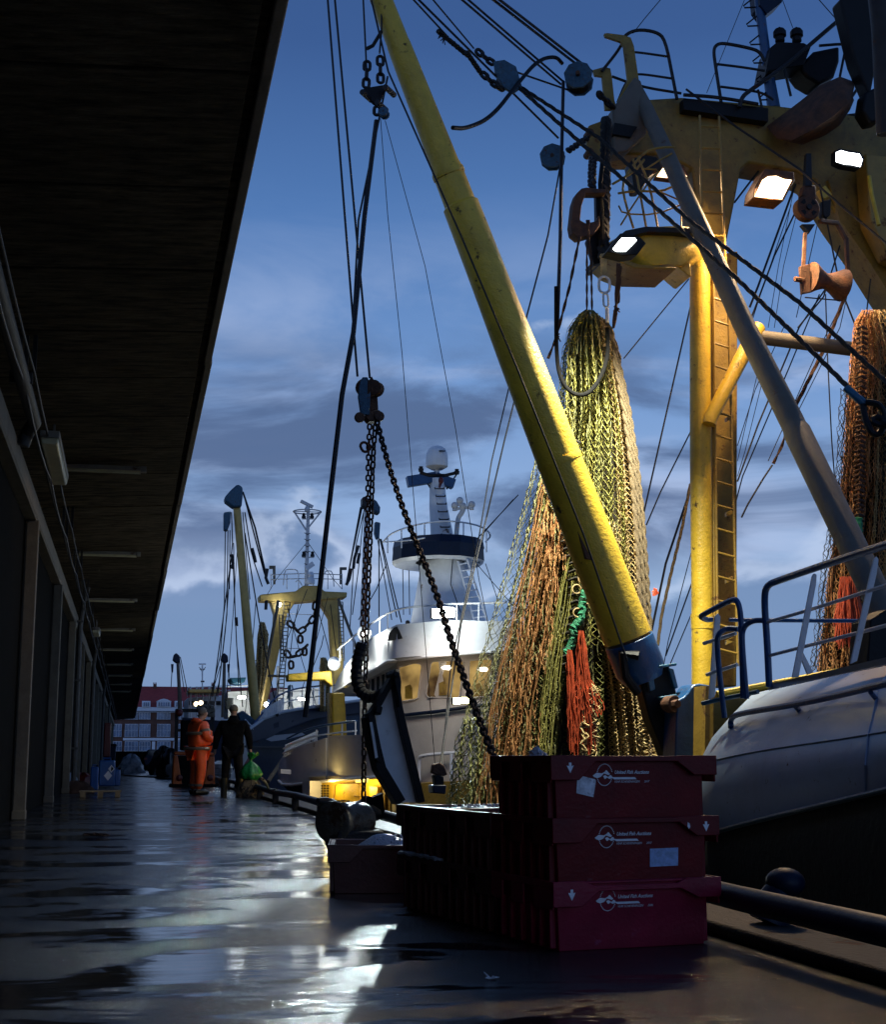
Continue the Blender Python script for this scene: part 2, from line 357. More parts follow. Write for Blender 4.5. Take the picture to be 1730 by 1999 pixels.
MB().add([(QX,-60,-1.6),(500,-60,-1.6),(500,900,-1.6),(QX,900,-1.6)], [(0,1,2,3)]).build('water', water())['kind'] = 'structure'
MB().add([(-900,-300,-1.9),(900,-300,-1.9),(900,1800,-1.9),(-900,1800,-1.9)], [(0,1,2,3)]).build('harbour_bed', M['dark_steel'])['kind'] = 'structure'
MB().box((-60,420.02,-3),(300,900,-.05)).build('far_ground', M['concrete'], smooth=0)['kind'] = 'structure'
# canopy building
mkb = thing('auction_hall', 'long dark hall with concrete canopy and a row of pale columns along the quay', 'building', (-1.5,60,0))
def soffit_mat():
    m = bpy.data.materials.new('board_marked_concrete'); m.use_nodes = True; t = m.node_tree; b = t.nodes['Principled BSDF']; nn = t.nodes.new; lk = t.links.new
    tcn = nn('ShaderNodeTexCoord'); mp = nn('ShaderNodeMapping'); mp.inputs['Scale'].default_value = (.8,3.4,1); lk(tcn.outputs['Object'], mp.inputs[0])
    n1 = nn('ShaderNodeTexNoise'); n1.inputs['Scale'].default_value = 3; n1.inputs['Detail'].default_value = 10; n1.inputs['Roughness'].default_value = .7; lk(mp.outputs[0], n1.inputs['Vector'])
    n2 = nn('ShaderNodeTexNoise'); n2.inputs['Scale'].default_value = .9; n2.inputs['Detail'].default_value = 8; lk(tcn.outputs['Object'], n2.inputs['Vector'])
    wv = nn('ShaderNodeTexWave'); wv.wave_type = 'BANDS'; wv.bands_direction = 'Y'; wv.wave_profile = 'SAW'; wv.inputs['Scale'].default_value = .17; wv.inputs['Distortion'].default_value = .15; lk(tcn.outputs['Object'], wv.inputs['Vector'])
    edge = nn('ShaderNodeMapRange'); edge.inputs[1].default_value = 0; edge.inputs[2].default_value = .03; lk(wv.outputs['Fac'], edge.inputs[0])
    cr = nn('ShaderNodeMix'); cr.data_type = 'RGBA'; mrr = nn('ShaderNodeMapRange'); mrr.inputs[1].default_value = .36; mrr.inputs[2].default_value = .64; lk(n1.outputs[0], mrr.inputs[0]); lk(mrr.outputs[0], cr.inputs[0])
    cr.inputs[6].default_value = (.035,.028,.018,1); cr.inputs[7].default_value = (.26,.215,.14,1)
    c2 = nn('ShaderNodeMix'); c2.data_type = 'RGBA'; c2.blend_type = 'MULTIPLY'; c2.inputs[0].default_value = .8; lk(cr.outputs[2], c2.inputs[6]); lk(n2.outputs['Fac'], c2.inputs[7])
    c3 = nn('ShaderNodeMix'); c3.data_type = 'RGBA'; lk(edge.outputs[0], c3.inputs[0]); c3.inputs[6].default_value = (.012,.010,.008,1); lk(c2.outputs[2], c3.inputs[7]); lk(c3.outputs[2], b.inputs['Base Color'])
    b.inputs['Roughness'].default_value = .95; b.inputs['Specular IOR Level'].default_value = .1
    bp = nn('ShaderNodeBump'); bp.inputs['Strength'].default_value = .8; bp.inputs['Distance'].default_value = .03
    s_ = nn('ShaderNodeMath'); s_.operation = 'ADD'; lk(n1.outputs[0], s_.inputs[0]); lk(edge.outputs[0], s_.inputs[1]); lk(s_.outputs[0], bp.inputs['Height']); lk(bp.outputs[0], b.inputs['Normal'])
    return m
M['soffit'] = soffit_mat()
y = -11.75; k = 0
while y < 150:
    y1 = y+8.95; dz = [.0,.018,-.012,.01][k%4]; dx = [0,.012,-.01,.006][k%4]
    s = MB()
    s.prism([(-1.6,y,4.86+dz),(.60+dx,y,4.985+dz),(.60+dx,y,5.06+dz),(.665+dx,y,5.06+dz),(.665+dx,y,5.42),(-1.6,y,5.42)], (0,y1-y-.016,0))
    s.build('canopy_slab', M['soffit'], mkb, smooth=0, bevel=.008)
    s = MB(); s.prism([(.668+dx,y,4.985+dz),(.745+dx,y,4.99+dz),(.745+dx,y,5.42),(.668+dx,y,5.42)], (0,y1-y-.02,0)); s.build('edge_lip', M['concrete'], mkb, smooth=0, bevel=.012)
    y = y1; k += 1
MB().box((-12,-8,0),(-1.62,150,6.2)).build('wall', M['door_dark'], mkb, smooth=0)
hb = MB(); hb.prism([(-1.62,-8,3.99),(-1.32,-8,3.99),(-1.30,-8,4.02),(-1.30,-8,4.26),(-1.34,-8,4.30),(-1.62,-8,4.30)], (0,158,0))
hb.build('header_beam', M['column_paint'], mkb, smooth=0)
ys = [4.9,12.35]+[19.86+7.42*i for i in range(17)]
for i, yy in enumerate(ys):
    c = MB(); c.box((-1.44,yy-.02,0),(-1.28,yy+.15,3.99))
    c.box((-1.45,yy-.05,0),(-1.27,yy+.18,.12))
    c.build('column', M['column_paint'], mkb, bevel=.012)
    d = MB(); d.box((-1.60,yy-.04,0),(-1.46,yy+7.36,3.98))
    for q in range(0): d.box((-1.56,yy+.42,.35+q*.44),(-1.53,yy+7.28,.38+q*.44))
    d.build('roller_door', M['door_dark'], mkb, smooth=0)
    if i in (4,6,9,12):
        p = MB(); p.tube([(-1.20,yy+.45,0),(-1.20,yy+.45,3.9),(-1.15,yy+.45,4.5),(-1.05,yy+.45,4.86)], .06, 10)
        for q in (1.0,2.6,4.0): p.box((-1.28,yy+.38,q),(-1.13,yy+.52,q+.05))
        p.build('downpipe', M['pipe_grey'], mkb)
# conduits along the header
for (cx, cz, cr_, sag) in ((-1.16,4.50,.022,.05),(-1.10,4.38,.014,.10),(-1.02,4.52,.013,.06)):
    p = []
    for q in range(0, 30):
        a = Vector((cx,-6+q*5,cz)); p += [a + Vector((0,t*5,-sag*4*t*(1-t))) for t in (0,.25,.5,.75)]
    m_ = MB(); m_.tube(p, cr_, 8)
    for q in range(0, 30, 1): m_.box((cx-.02,-6+q*5-.015,cz),(cx+.02,-6+q*5+.015,4.92))
    m_.build('conduit', M['pipe_grey'] if cr_>.02 else M['cable'], mkb)
p = MB(); p.tube([(-1.12,2,4.42),(-1.12,15.5,4.42)], .075, 12); p.tube([(-1.12,15.4,4.42),(-1.12,15.8,4.42),(-1.2,16,4.35),(-1.25,16,4.2)], .075, 12)
for q in (6,10,14): p.box((-1.25,q,4.40),(-1.03,q+.05,4.52))
p.build('drain_pipe', M['pipe_grey'], mkb)
# lamps that are off: battens across the soffit, boxy wall lamps along it
first = None
for i in range(9):
    yy = 20.5+8.8*i
    if first is None:
        t = thing('batten_lamp', '', 'lamp', (-.47,yy,4.89), 'unlit tube lamps under the canopy')
        b_ = MB(); b_.box((-.62,-.05,-.03),(.52,.05,.028)); b_.box((.52,-.065,-.05),(.60,.065,.03)); b_.box((-.70,-.065,-.05),(-.62,.065,.03)); b_.build('housing', M['lamp_housing'], t, local=True, bevel=.006)
        b_ = MB(); b_.tube([(-.62,0,-.05),(.52,0,-.05)], .028, 10); b_.build('tube', M['diffuser'], t, local=True); first = t
    else:
        t = copy_tree(first); t.location = (-.47,yy,4.89)
    t['label'] = 'far unlit tube lamp across the canopy ceiling, in the row running into the distance' if i>2 else ['nearest unlit tube lamp across the dark canopy ceiling, beside the hanging box lamp','second unlit tube lamp across the canopy ceiling, a thin bright line','third unlit tube lamp from the front across the canopy ceiling'][i]
first = None
for i, (yy, lab) in enumerate(((17.9,'long yellowed box lamp hanging under the canopy near the front, unlit'),(43.0,'small yellowed box lamp further down under the canopy, unlit'))):
    if first is None:
        t = thing('box_lamp', lab, 'lamp', (-1.0,yy,4.42), 'box lamps under the canopy edge beam')
        b_ = MB(); b_.box((-.11,-1.3,.02),(.11,1.3,.10)); b_.box((-.015,-.5,.10),(.015,-.47,.36)); b_.box((-.015,.47,.10),(.015,.5,.36)); b_.build('housing', M['lamp_housing'], t, local=True, bevel=.01)
        b_ = MB(); b_.prism([(-.105,-1.28,.02),(-.09,-1.28,-.06),(.09,-1.28,-.06),(.105,-1.28,.02)], (0,2.56,0)); b_.build('diffuser', M['diffuser'], t, local=True, bevel=.02)
        b_ = MB(); [b_.box((-.135,-.60+q*.3,-.01),(-.105,-.56+q*.3,.06)) or b_.box((.105,-.60+q*.3,-.01),(.135,-.56+q*.3,.06)) for q in (-2,-1,0,1,2,3,4,5,6)]; b_.build('clip', M['pipe_grey'], t, local=True); first = t
    else: t = copy_tree(first); t.location = (-1.0,yy,4.42); t['label'] = lab; t.scale = (1,.6,1)
# kerb pipe rail along the edge
kr = MB(); kr.tube([(2.62,y_,.21+.012*math.sin(y_*.9)) for y_ in np.arange(-6,60,1.5)], .055, 12)
krt = thing('edge_rail', 'long low dark pipe rail on short posts along the quay edge', 'rail', (2.62,20,0))
kr.build('pipe', M['navy_paint'], krt)
for i, y_ in enumerate(np.arange(-2,56,3.1)):
    p = MB(); p.box((2.57,y_-.09,0),(2.67,y_+.09,.17)); p.lathe((2.62,y_-.12,.21+.0), [(.062,0),(.062,.24)], 12, (0,1,0)); p.build('post', M['dark_steel'], krt, bevel=.006)
solo(MB().box((QX-.30,-10,.0),(QX+.12,200,.06)), 'quay_edge', M['bollard_paint'], '', '', kind='structure', bevel=.02)
bpy.data.objects['quay_edge']['label'] = 'steel capping along the quay edge'
# ================================================================ fish crates
def text_mesh(s, size, shear=.25, sx=1.0, bold=0.0):
    c = bpy.data.curves.new('writing', 'FONT'); c.body = s; c.size = size; c.shear = shear; c.offset = bold; c.resolution_u = 2
    o = bpy.data.objects.new('writing_tmp', c); COL.objects.link(o); bpy.context.view_layer.update()
    me = bpy.data.meshes.new_from_object(o.evaluated_get(bpy.context.evaluated_depsgraph_get()))
    vs = [(v.co.x*sx, v.co.y) for v in me.vertices]; fs = [tuple(p.vertices) for p in me.polygons]
    bpy.data.objects.remove(o); bpy.data.curves.remove(c); bpy.data.meshes.remove(me); return vs, fs
CL, CW, CHH = .70, .58, .285
def side_pt(x, z):                   # point on the sloping front wall, 2.5 mm proud
    return (x, -.018*z/CHH-.0025, z)
def crate_body(m, sag=True):
    o_ = .018
    def ring(z, g, y0=0): return [(-g,-g,z),(CL+g,-g,z),(CL+g,CW+g,z),(-g,CW+g,z)]
    b = MB(); r0 = ring(0,0); r1 = ring(CHH,o_); r2 = ring(CHH,o_-.014); r3 = ring(.012,-.014)
    vs = r0+r1+r2+r3; fs = [(3,2,1,0)]
    for i in range(4):
        j = (i+1)%4; fs += [(i,j,4+j,4+i),(4+i,4+j,8+j,8+i),(8+i,8+j,12+j,12+i)]
    fs.append((12,13,14,15)); b.add(vs, fs)
    zt = CHH+.003; h = .022 if sag else .004
    e = .045
    # long sides: deep flange at the corners, shallow lip between
    lip = [(-e,zt),(.10,zt),(.15,zt-h),(CL-.15,zt-h),(CL-.10,zt),(CL+e+.025,zt),(CL+e+.025,zt-.085),(CL-.045,zt-.085),(CL-.13,zt-h-.022),(.17,zt-h-.022),(.09,zt-.105),(-e,zt-.105)]
    b.prism([(x,-e,z) for x,z in lip], (0,.012,0)); b.prism([(x,CW+e-.012,z) for x,z in lip], (0,.012,0))
    # short sides: flange in blocks with hand holes between
    for X0 in (-e, CL+e-.012+.025):
        dd = .012
        b.box((X0,-e+.013,zt-.03),(X0+dd,CW+e-.013,zt-.001))
        for y0,y1 in ((-e+.013,.16),(.27,.40),(.50,CW+e-.013)): b.box((X0+.001,y0,zt-.115),(X0+dd-.001,y1,zt-.030))
    # rim top ring and ribs down the short sides
    ex = e+.025
    b.box((-e+.012,-e+.012,zt-.014),(CL+ex-.012,-.010,zt-.004)); b.box((-e+.012,CW+.010,zt-.014),(CL+ex-.012,CW+e-.012,zt-.004))
    b.box((-e+.012,-.009,zt-.014),(-.010,CW+.009,zt-.004)); b.box((CL+.010,-.009,zt-.014),(CL+ex-.012,CW+.009,zt-.004))
    for yy in (.03,.13,.22,.33,.44,.54): b.box((-.032,yy-.010,.01),(-.004,yy+.010,zt-.10)); b.box((CL+.004,yy-.010,.01),(CL+.032,yy+.010,zt-.10))
    return b.build('body', m, None, local=True, bevel=.003)
def logo(year, arrow_left=True):
    b = MB(); k = .00228             # metres per photo pixel on that face
    ox, oz = .225, .205              # logo circle centre
    def add2(pts):                   # polygon in logo units (zoom pixels / 10.8)
        b.add([side_pt(ox+x*k/10.8, oz-y*k/10.8) for x,y in pts], [tuple(range(len(pts)))])
    # dotted ring
    n = 40
    for i in range(n):
        a = 2*math.pi*i/n
        if abs(math.sin(a)) < .28: continue
        x, y = 175*math.cos(a), 218*math.sin(a); s_ = 9
        b.add([side_pt(ox+(x+dx*s_)*k/10.8, oz-(y+dy*s_)*k/10.8) for dx,dy in ((-1,-1),(1,-1),(1,1),(-1,1))], [(0,1,2,3)])
    add2([(-270,15),(-185,-42),(-120,-35),(-60,-30),(0,-60),(30,-92),(45,-92),(80,-55),(125,-15),(95,8),(20,-15),(-20,-25),(-75,35),(-130,58),(-190,60),(-240,45)])
    add2([(-35,30),(0,10),(25,10),(60,35),(85,45),(125,8),(150,10),(185,48),(230,50),(700,50),(745,95),(225,95),(175,65),(130,82),(105,85),(60,55),(20,85),(0,82)])
    vs, fs = text_mesh('United Fish Auctions', .0215, .3, .93, .0004)
    b.add([side_pt(ox+.047+x, oz+.004+y) for x,y in vs], fs)
    vs, fs = text_mesh('VSAF SCHEVENINGEN', .0135, .3, .94); b.add([side_pt(ox+.047+x, oz-.034+y) for x,y in vs], fs)
    vs, fs = text_mesh(year, .0135, .3, .94); b.add([side_pt(ox+.193+x, oz-.034+y) for x,y in vs], fs)
    return b
def arrow(x, z, s=1.0, mirror=1):
    b = MB(); a = [(-.006,.022),(.006,.022),(.006,.008),(.0165,.010),(0,-.022),(-.0165,.010),(-.006,.008)]
    b.add([(x+p*s,-.0475,z+q*s) for p,q in a], [tuple(range(7))]); return b
d_crate = Vector((.989,.150,0)).normalized(); n_crate = Vector((-.150,.989,0)).normalized(); crz = math.atan2(.150,.989)
K0 = G(1092,1857)
CG = 'dark red fish crates stacked on the wet quay'
def make_crate(kind, label, loc, year=None, extra=None, sag=False, rz=crz, group=CG):
    t = thing('fish_crate', label, 'crate', loc, group, rz)
    crate_body(M[kind], sag).parent = t
    if year:
        o = logo(year).build('printed_logo', M['print_white'], t, local=True, smooth=0); o['label'] = 'white printed mountain emblem with dotted ring and lettering'
    if extra: extra(t)
    return t
def ex_top(t):
    arrow(.045,.235).build('printed_arrow', M['print_white'], t, local=True, smooth=0)
    b = MB(); b.add([side_pt(x,z) for x,z in ((.095,.205),(.185,.185),(.172,.110),(.090,.128))], [(0,3,2,1)]); o = b.build('sticker', M['sticker'], t, local=True, smooth=0); o['label'] = 'crumpled pale grey sticker stuck askew'
def ex_mid(t):
    arrow(.700,.242).build('printed_arrow', M['print_white'], t, local=True, smooth=0)
    b = MB(); b.add([side_pt(x,z) for x,z in ((.437,.15),(.577,.152),(.577,.075),(.437,.073))], [(0,3,2,1)]); o = b.build('paper_label', M['print_blue'], t, local=True, smooth=0); o['label'] = 'pale blue rectangular paper label'
    b = MB(); b.add([(x,-.0475,z) for x,z in ((.608,.262),(.618,.255),(.62,.24),(.612,.232),(.606,.245))], [(0,1,2,3,4)]); b.build('paper_scrap', M['sticker'], t, local=True, smooth=0)
def ex_low(t): arrow(.040,.232,1.05).build('printed_arrow', M['print_white'], t, local=True, smooth=0)
PITCH = .262
def at_crate(tn, z, j=0): return K0 + n_crate*tn + d_crate*j + Vector((0,0,z))
make_crate('crate_purple', 'purple red fish crate at the bottom of the front stack, with sagging rim', at_crate(0,0), '2006', ex_low, True)
make_crate('crate_maroon', 'maroon fish crate in the middle of the front stack, with pale blue paper label', at_crate(0,PITCH), '2013', ex_mid)
make_crate('crate_maroon', 'maroon fish crate on top of the front stack, with crumpled grey sticker', at_crate(0,2*PITCH,-.004), '2017', ex_top)
src = None
labs = ['brown fish crate on the ground directly behind the purple front crate', 'open fish crate with ice directly behind the middle crate of the front stack',
        'brown fish crate on the ground at the far end of the joined row, iced rim', 'open fish crate on top at the far left end of the joined row']
i = 0
for tn in (.665, 1.33):
    for z in (0, PITCH):
        loc = at_crate(tn, z, -.006 if z else 0)
        if src is None: src = make_crate('crate_brown', labs[i], loc); c = src
        else: c = copy_tree(src); c.location = loc
        c['label'] = labs[i]; i += 1
c = copy_tree(src); c.location = G(650,1744) + Vector((.01,.0,0)); c.rotation_euler = (0,0,R(-9)); c['label'] = 'single open fish crate with ice standing apart, in front of the bollard'
def ice_heap(loc, sx, sy, h, label, seed, rz=crz):
    r_ = random.Random(seed); rows = []
    n = 15
    for j in range(n):
        row = []
        for i in range(n):
            u, v = i/(n-1)*2-1, j/(n-1)*2-1; e = max(0, 1-(u*u+v*v))
            z = h*(e**.6)*(.75+.35*math.sin(u*3+seed)*math.cos(v*4)) + r_.uniform(-.004,.006)
            row.append((u*sx + r_.uniform(-.004,.004), v*sy + r_.uniform(-.004,.004), z))
        rows.append(row)
    b = MB(); b.grid(rows, thick=(0,0,-.02))
    for _ in range(60):
        a = r_.uniform(0,6.28); q = r_.uniform(.2,1); b.ball((sx*q*math.cos(a), sy*q*math.sin(a), h*max(0,1-q*q)**.6*.9), r_.uniform(.004,.010), 5, 4)
    o = b.build('ice', M['ice'], None, local=True, smooth=20); o.location = loc; o.rotation_euler = (0,0,rz); return tag(o, label, 'ice')
ice_heap(G(650,1744)+Vector((.42,.20,.225)), .26, .24, .115, 'heap of crushed ice in the single crate standing apart', 3, R(-9))
ice_heap(at_crate(1.62,PITCH+.235,.35), .33, .27, .062, 'crushed ice in the open crate at the far end of the joined row', 5)
ice_heap(at_crate(.95,PITCH+.235,.35), .33, .27, .055, 'crushed ice in the open crate just behind the front stack', 6)
ice_heap(at_crate(.42,2*PITCH+.235,.10), .05, .11, .085, 'small lump of ice on top of the topmost front crate', 8)
b = MB(); r_ = random.Random(4)
rows = []
for j in range(12):
    rows.append([(j*.052, v, .006+.012*r_.random() - abs(v)*.15) for v in (-.028,-.012,.004,.02)])
b.grid(rows, thick=(0,0,-.012)); o = b.build('ice', M['ice'], None, local=True, smooth=0); o.location = at_crate(1.31, .293, -.045); o.rotation_euler = (0,0,crz+R(90)); tag(o, 'thin crust of ice between the two crates at the far end of the row', 'ice')
# bollard drum with a rope end on it
bl = G(700,1668)+Vector((.07,0,0)); t = thing('bollard', 'rusty double headed bollard by the quay edge behind the single crate', 'bollard', bl)
ax = Vector((.66,.75,0)).normalized()
b = MB(); b.lathe(bl+Vector((-.30,-.02,.27)), [(.03,-.01),(.150,-.01),(.172,.0),(.176,.025),(.165,.05),(.160,.2),(.162,.40),(.150,.46),(.10,.49),(.02,.5)], 28, ax)
b.build('drum', M['bollard_steel'], t)
b = MB(); b.prism([bl+Vector(p) for p in ((-.30,-.1,0),(.18,-.02,0),(.14,-.02,.2),(-.26,-.1,.2))], (0,.2,0)); b.lathe(bl+Vector((-.27,-.02,.12)), [(.05,-.03),(.10,-.02),(.11,.03),(.08,.07)], 16, ax); b.build('foot', M['bollard_paint'], t, bevel=.015)
b = MB()
for i in range(26):
    a0 = bl+Vector((-.30,-.02,.27))+ax*(.08+.09*r_.random()); q = r_.uniform(-.5,1.6); pts = []
    for s_ in range(5):
        qq = q+s_*.14; pts.append(a0 + ax*(s_*.022*r_.uniform(-.4,1.3)) + Vector((0,-math.sin(qq)*.172,math.cos(qq)*.172+.006*r_.random())))
    b.tube(pts, .005, 5)
b.build('frayed_rope', M['tan_rope'], t)
# gull feather / scraps on the floor
def scrap(px, py, s, label, m_, seed, cat='litter', h=.02):
    r_ = random.Random(seed); c_ = G(px,py); b = MB()
    for i in range(5):
        a = r_.uniform(0,6.28); l = s*r_.uniform(.5,1); w_ = l*.35
        d_ = Vector((math.cos(a),math.sin(a)*.8,0)); n_ = Vector((-d_.y,d_.x,0))
        b.add([c_-d_*l*.2, c_+d_*l*.4+n_*w_*.5+Vector((0,0,h*r_.random())), c_+d_*l+Vector((0,0,.004+h*r_.random())), c_+d_*l*.4-n_*w_*.5+Vector((0,0,.004))], [(0,1,2,3)])
    o = solo(b, 'litter', m_, label, cat, smooth=0); sol = o.modifiers.new('s','SOLIDIFY'); sol.thickness = .002; o.location.z = .003; return o
scrap(957,1912,.035,'small white torn scrap on the wet quay in front of the crates',M['print_white'],2)
for (x_, y_, s_) in ((190,1634,.09),): 
    b = MB(); c_ = G(x_,y_); rr_ = random.Random(9)
    for i in range(10):
        a = rr_.uniform(0,6.28); b.tube(chaikin([c_+Vector((rr_.uniform(-.14,.14),rr_.uniform(-.1,.1),.012+rr_.random()*.03)) for _ in range(4)],2), .008, 6)
    solo(b, 'rope_scrap', M['brown_rope'], 'small brown tangle of old rope lying on the dark quay at left', 'rope')
b = MB(); c_ = G(400,1572); rr_ = random.Random(11)
for i in range(7): b.tube(chaikin([c_+Vector((rr_.uniform(-.25,.15),rr_.uniform(-.2,.2),.02+rr_.random()*.04)) for _ in range(4)],2), .014, 6)
solo(b, 'rope_scrap', M['tan_rope'], 'bit of tangled rope on the floor before the man in orange', 'rope')
# pallet with canisters, sacks and ropes beside the hall columns
pl = G(215,1556); 
def pallet(c, label):
    t = thing('pallet', label, 'pallet', c)
    b = MB()
    for q in range(5): b.box(Vector((-.42,-.4+q*.17,.115))+c, Vector((.42,-.29+q*.17,.135))+c)
    b.build('top_boards', M['wood'], t)
    b = MB()
    for q in (-.40,-.05,.30):
        for y_ in (-.38,0,.36): b.box(Vector((q,y_-.05,.02))+c, Vector((q+.1,y_+.05,.113))+c)
        b.box(Vector((q,-.4,0))+c, Vector((q+.1,.41,.02))+c)
    b.build('blocks', M['wood'], t); return t
pallet(pl+Vector((-.20,.1,0)), 'pale wooden pallet under the blue canister by the columns')
def canister(px, py, w_, d_, h_, label, m_, diamonds, z=.137):
    c = G(px,py); c.z = z; t = thing('canister', label, 'canister', c)
    b = MB(); b.box(c+Vector((-w_/2,0,0)), c+Vector((w_/2,d_,h_*.93))); b.build('body', m_, t, bevel=.03)
    b = MB(); b.tube([c+Vector((-w_*.25,d_*.5,h_*.92)), c+Vector((-w_*.25,d_*.5,h_*1.0)), c+Vector((w_*.2,d_*.5,h_*1.0)), c+Vector((w_*.2,d_*.5,h_*.92))], .018, 8); b.build('handle', m_, t)
    b = MB(); b.lathe(c+Vector((w_*.33,d_*.3,h_*.92)), [(.03,0),(.035,.045),(.02,.05)], 12); b.build('cap', M['rubber'], t)
    if diamonds:
        b = MB()
        for (x_, z_, s_) in ((w_*.27,h_*.62,.075),(w_*.08,h_*.38,.095)): b.prism([c+Vector((x_+u*s_,-.004,z_+v*s_*1.25)) for u,v in ((-1,0),(0,-1),(1,0),(0,1))], (0,.003,0))
        b.build('hazard_label', M['print_white'], t, smooth=0)
        b = MB(); b.prism([c+Vector((w_*.27+u*.055,-.007,h_*.62+v*.065)) for u,v in ((-.2,-1),(1,0),(0,1))], (0,.002,0)); b.build('hazard_symbol', M['rubber'], t, smooth=0)
    return t
canister(207,1546,.38,.34,.66,'large blue canister with white hazard diamonds on the pallet',M['blue_plastic'],True)
canister(228,1545,.14,.14,.42,'slim blue and white jug beside the large blue canister',M['blue_plastic'],False)
canister(183,1540,.20,.22,.62,'dark blue canister half hidden behind the large one on the pallet',M['blue_plastic'],False,0)
def heap(px, py, sx, sz, label, m_, seed, cat, name, sy=None, rough=.12, dy=.4):
    c = G(px,py); rr_ = random.Random(seed); sy = sy or sx*.8; b = MB(); rows = []
    ph = [rr_.uniform(0,6) for _ in range(6)]
    for j in range(13):
        t_ = j/12*math.pi/2; row = []
        for i in range(25):
            q = i/24*2*math.pi; w_ = 1+rough*(math.sin(3*q+ph[0]+t_*2)+.6*math.sin(7*q+ph[1]-t_*5)+.4*math.sin(11*q+ph[2]+t_*9)+.35*rr_.uniform(-1,1))
            row.append(c+Vector((sx*math.cos(q)*math.cos(t_)**.75*w_, dy+sy*math.sin(q)*math.cos(t_)**.75*w_, sz*math.sin(t_)*(1+.10*math.sin(5*q+ph[3])))))
        row[-1] = row[0]; rows.append(row)
    b.grid(rows); return solo(b, name, m_, label, cat, smooth=50)
heap(126,1545,.30,.42,'white and red netting sack in the dark beside the pallet',M['clear_bag'],2,'sack','sack')
heap(150,1548,.34,.26,'heap of orange brown rope on the ground left of the canister',M['brown_rope'],3,'rope heap','rope_heap')
heap(158,1535,.45,.36,'dark red sack behind the rope heap by the columns',M['red_plastic'],7,'sack','sack')
bg_ = heap(256,1509,.62,.95,'translucent grey plastic rubbish bag standing on the wet quay far left',M['clear_bag'],12,'bag','rubbish_bag',.5,.16)
wb = G(213,1506); t = thing('wheeled_bin', 'dark blue wheeled bin standing before the columns', 'bin', wb)
b = MB(); b.prism([wb+Vector(p) for p in ((-.28,0,.08),(.28,0,.08),(.36,0,1.5),(-.36,0,1.5))], (0,.6,0)); b.build('body', M['navy_paint'], t, bevel=.02)
b = MB(); b.prism([wb+Vector(p) for p in ((-.40,-.05,1.505),(.40,-.05,1.505),(.36,-.05,1.64),(-.30,-.05,1.66))], (0,.75,0)); b.build('lid', M['black_paint'], t, bevel=.02)
for s_ in (-.24,.24):
    b = MB(); b.lathe(wb+Vector((s_-.03,.55,.1)), [(.1,0),(.1,.06)], 16, (1,0,0)); b.build('wheel', M['rubber'], t)
fx = P(209,1447,44); t = thing('fire_hose_box', 'tall dark red box mounted on a column down the hall front', 'box', fx-Vector((0,0,.5)))
b = MB(); b.box(fx+Vector((-.10,0,-.45)), fx+Vector((.10,.25,.55))); b.build('body', M['red_plastic'], t, bevel=.02)
b = MB(); b.box(fx+Vector((-.08,-.02,-.4)), fx+Vector((.08,.0,.5))); b.build('door', M['red_plastic'], t, bevel=.01)
b = MB(); b.tube(chaikin([G(x_,y_,.03) for x_,y_ in ((225,1510),(262,1515),(300,1516),(345,1521),(385,1520),(420,1517))],2), .035, 8)
solo(b, 'hose', M['pipe_grey'], 'pale hose lying across the wet quay behind the orange truck', 'hose')
# ---------------------------------------------------------------- pallet truck / lift behind the two men
fk = G(380,1536); t = thing('stacker_truck', 'orange stacker truck with black mast standing behind the two men', 'truck', fk)
s_ = PX(fk.y)
def L(x, y): return P(x, y, fk.y)
for xs in (((336,1534),(339,1474),(347,1474),(356,1534)),((397,1534),(408,1476),(419,1476),(420,1534))):
    b = MB(); b.prism([L(*p) for p in xs], (0,.9,0)); b.build('side_cover', M['orange_paint'], t, bevel=.03)
b = MB(); b.prism([L(*p) for p in ((339,1473),(419,1475),(419,1469),(341,1467))], (0,.95,0)); b.build('top_cover', M['orange_paint'], t, bevel=.03)
b = MB(); b.prism([L(*p) for p in ((348,1536),(412,1536),(412,1475),(342,1475))], (0,.7,0)); b.v = [(x,y+.08,z) for x,y,z in b.v]; b.build('centre_panel', M['rubber'], t)
b = MB(); b.prism([L(*p) for p in ((330,1538),(424,1538),(424,1530),(332,1530))], (0,1.0,0)); b.v = [(x,y-.05,z) for x,y,z in b.v]; b.build('skirt', M['rubber'], t, bevel=.02)
for x_ in (344,415):
    b = MB(); b.bar(L(x_,1470)+Vector((0,.3,0)), L(x_+2,1384)+Vector((0,.3,0)), .10, .12); b.build('mast_rail', M['dark_steel'], t)
b = MB(); b.bar(L(344,1386)+Vector((0,.3,0)), L(417,1386)+Vector((0,.3,0)), .08, .1); b.bar(L(344,1425)+Vector((0,.32,0)), L(417,1425)+Vector((0,.32,0)), .08, .08); b.build('mast_crossbar', M['dark_steel'], t)
b = MB(); b.box(L(352,1465)+Vector((0,.2,0)), L(408,1405)+Vector((0,.55,0))); b.build('motor_housing', M['rubber'], t, bevel=.05)
for x_ in (350,410):
    b = MB(); b.ball(L(x_,1518)+Vector((0,-.02,0)), .09, 12, 8, (1,.3,1)); b.build('tail_lamp', M['red_plastic'], t)
b = MB(); b.ball(L(350,1391), .11, 10, 8); b.build('beacon', M['red_plastic'], t)
b = MB()
for i in range(30): b.tube(chaikin([L(402+rr_.uniform(-16,18), 1384+rr_.uniform(-8,14))+Vector((0,.2+rr_.uniform(-.2,.2),0)) for _ in range(4)],2), .045, 5)
solo(b, 'rope_bundle', M['column_paint'], 'bundle of pale cream rope on top of the orange stacker truck', 'rope')
dr = G(432,1532); b = MB(); b.lathe(dr+Vector((0,.2,0)), [(.27,0),(.32,.1),(.34,.45),(.30,.62),(.12,.72)], 24)
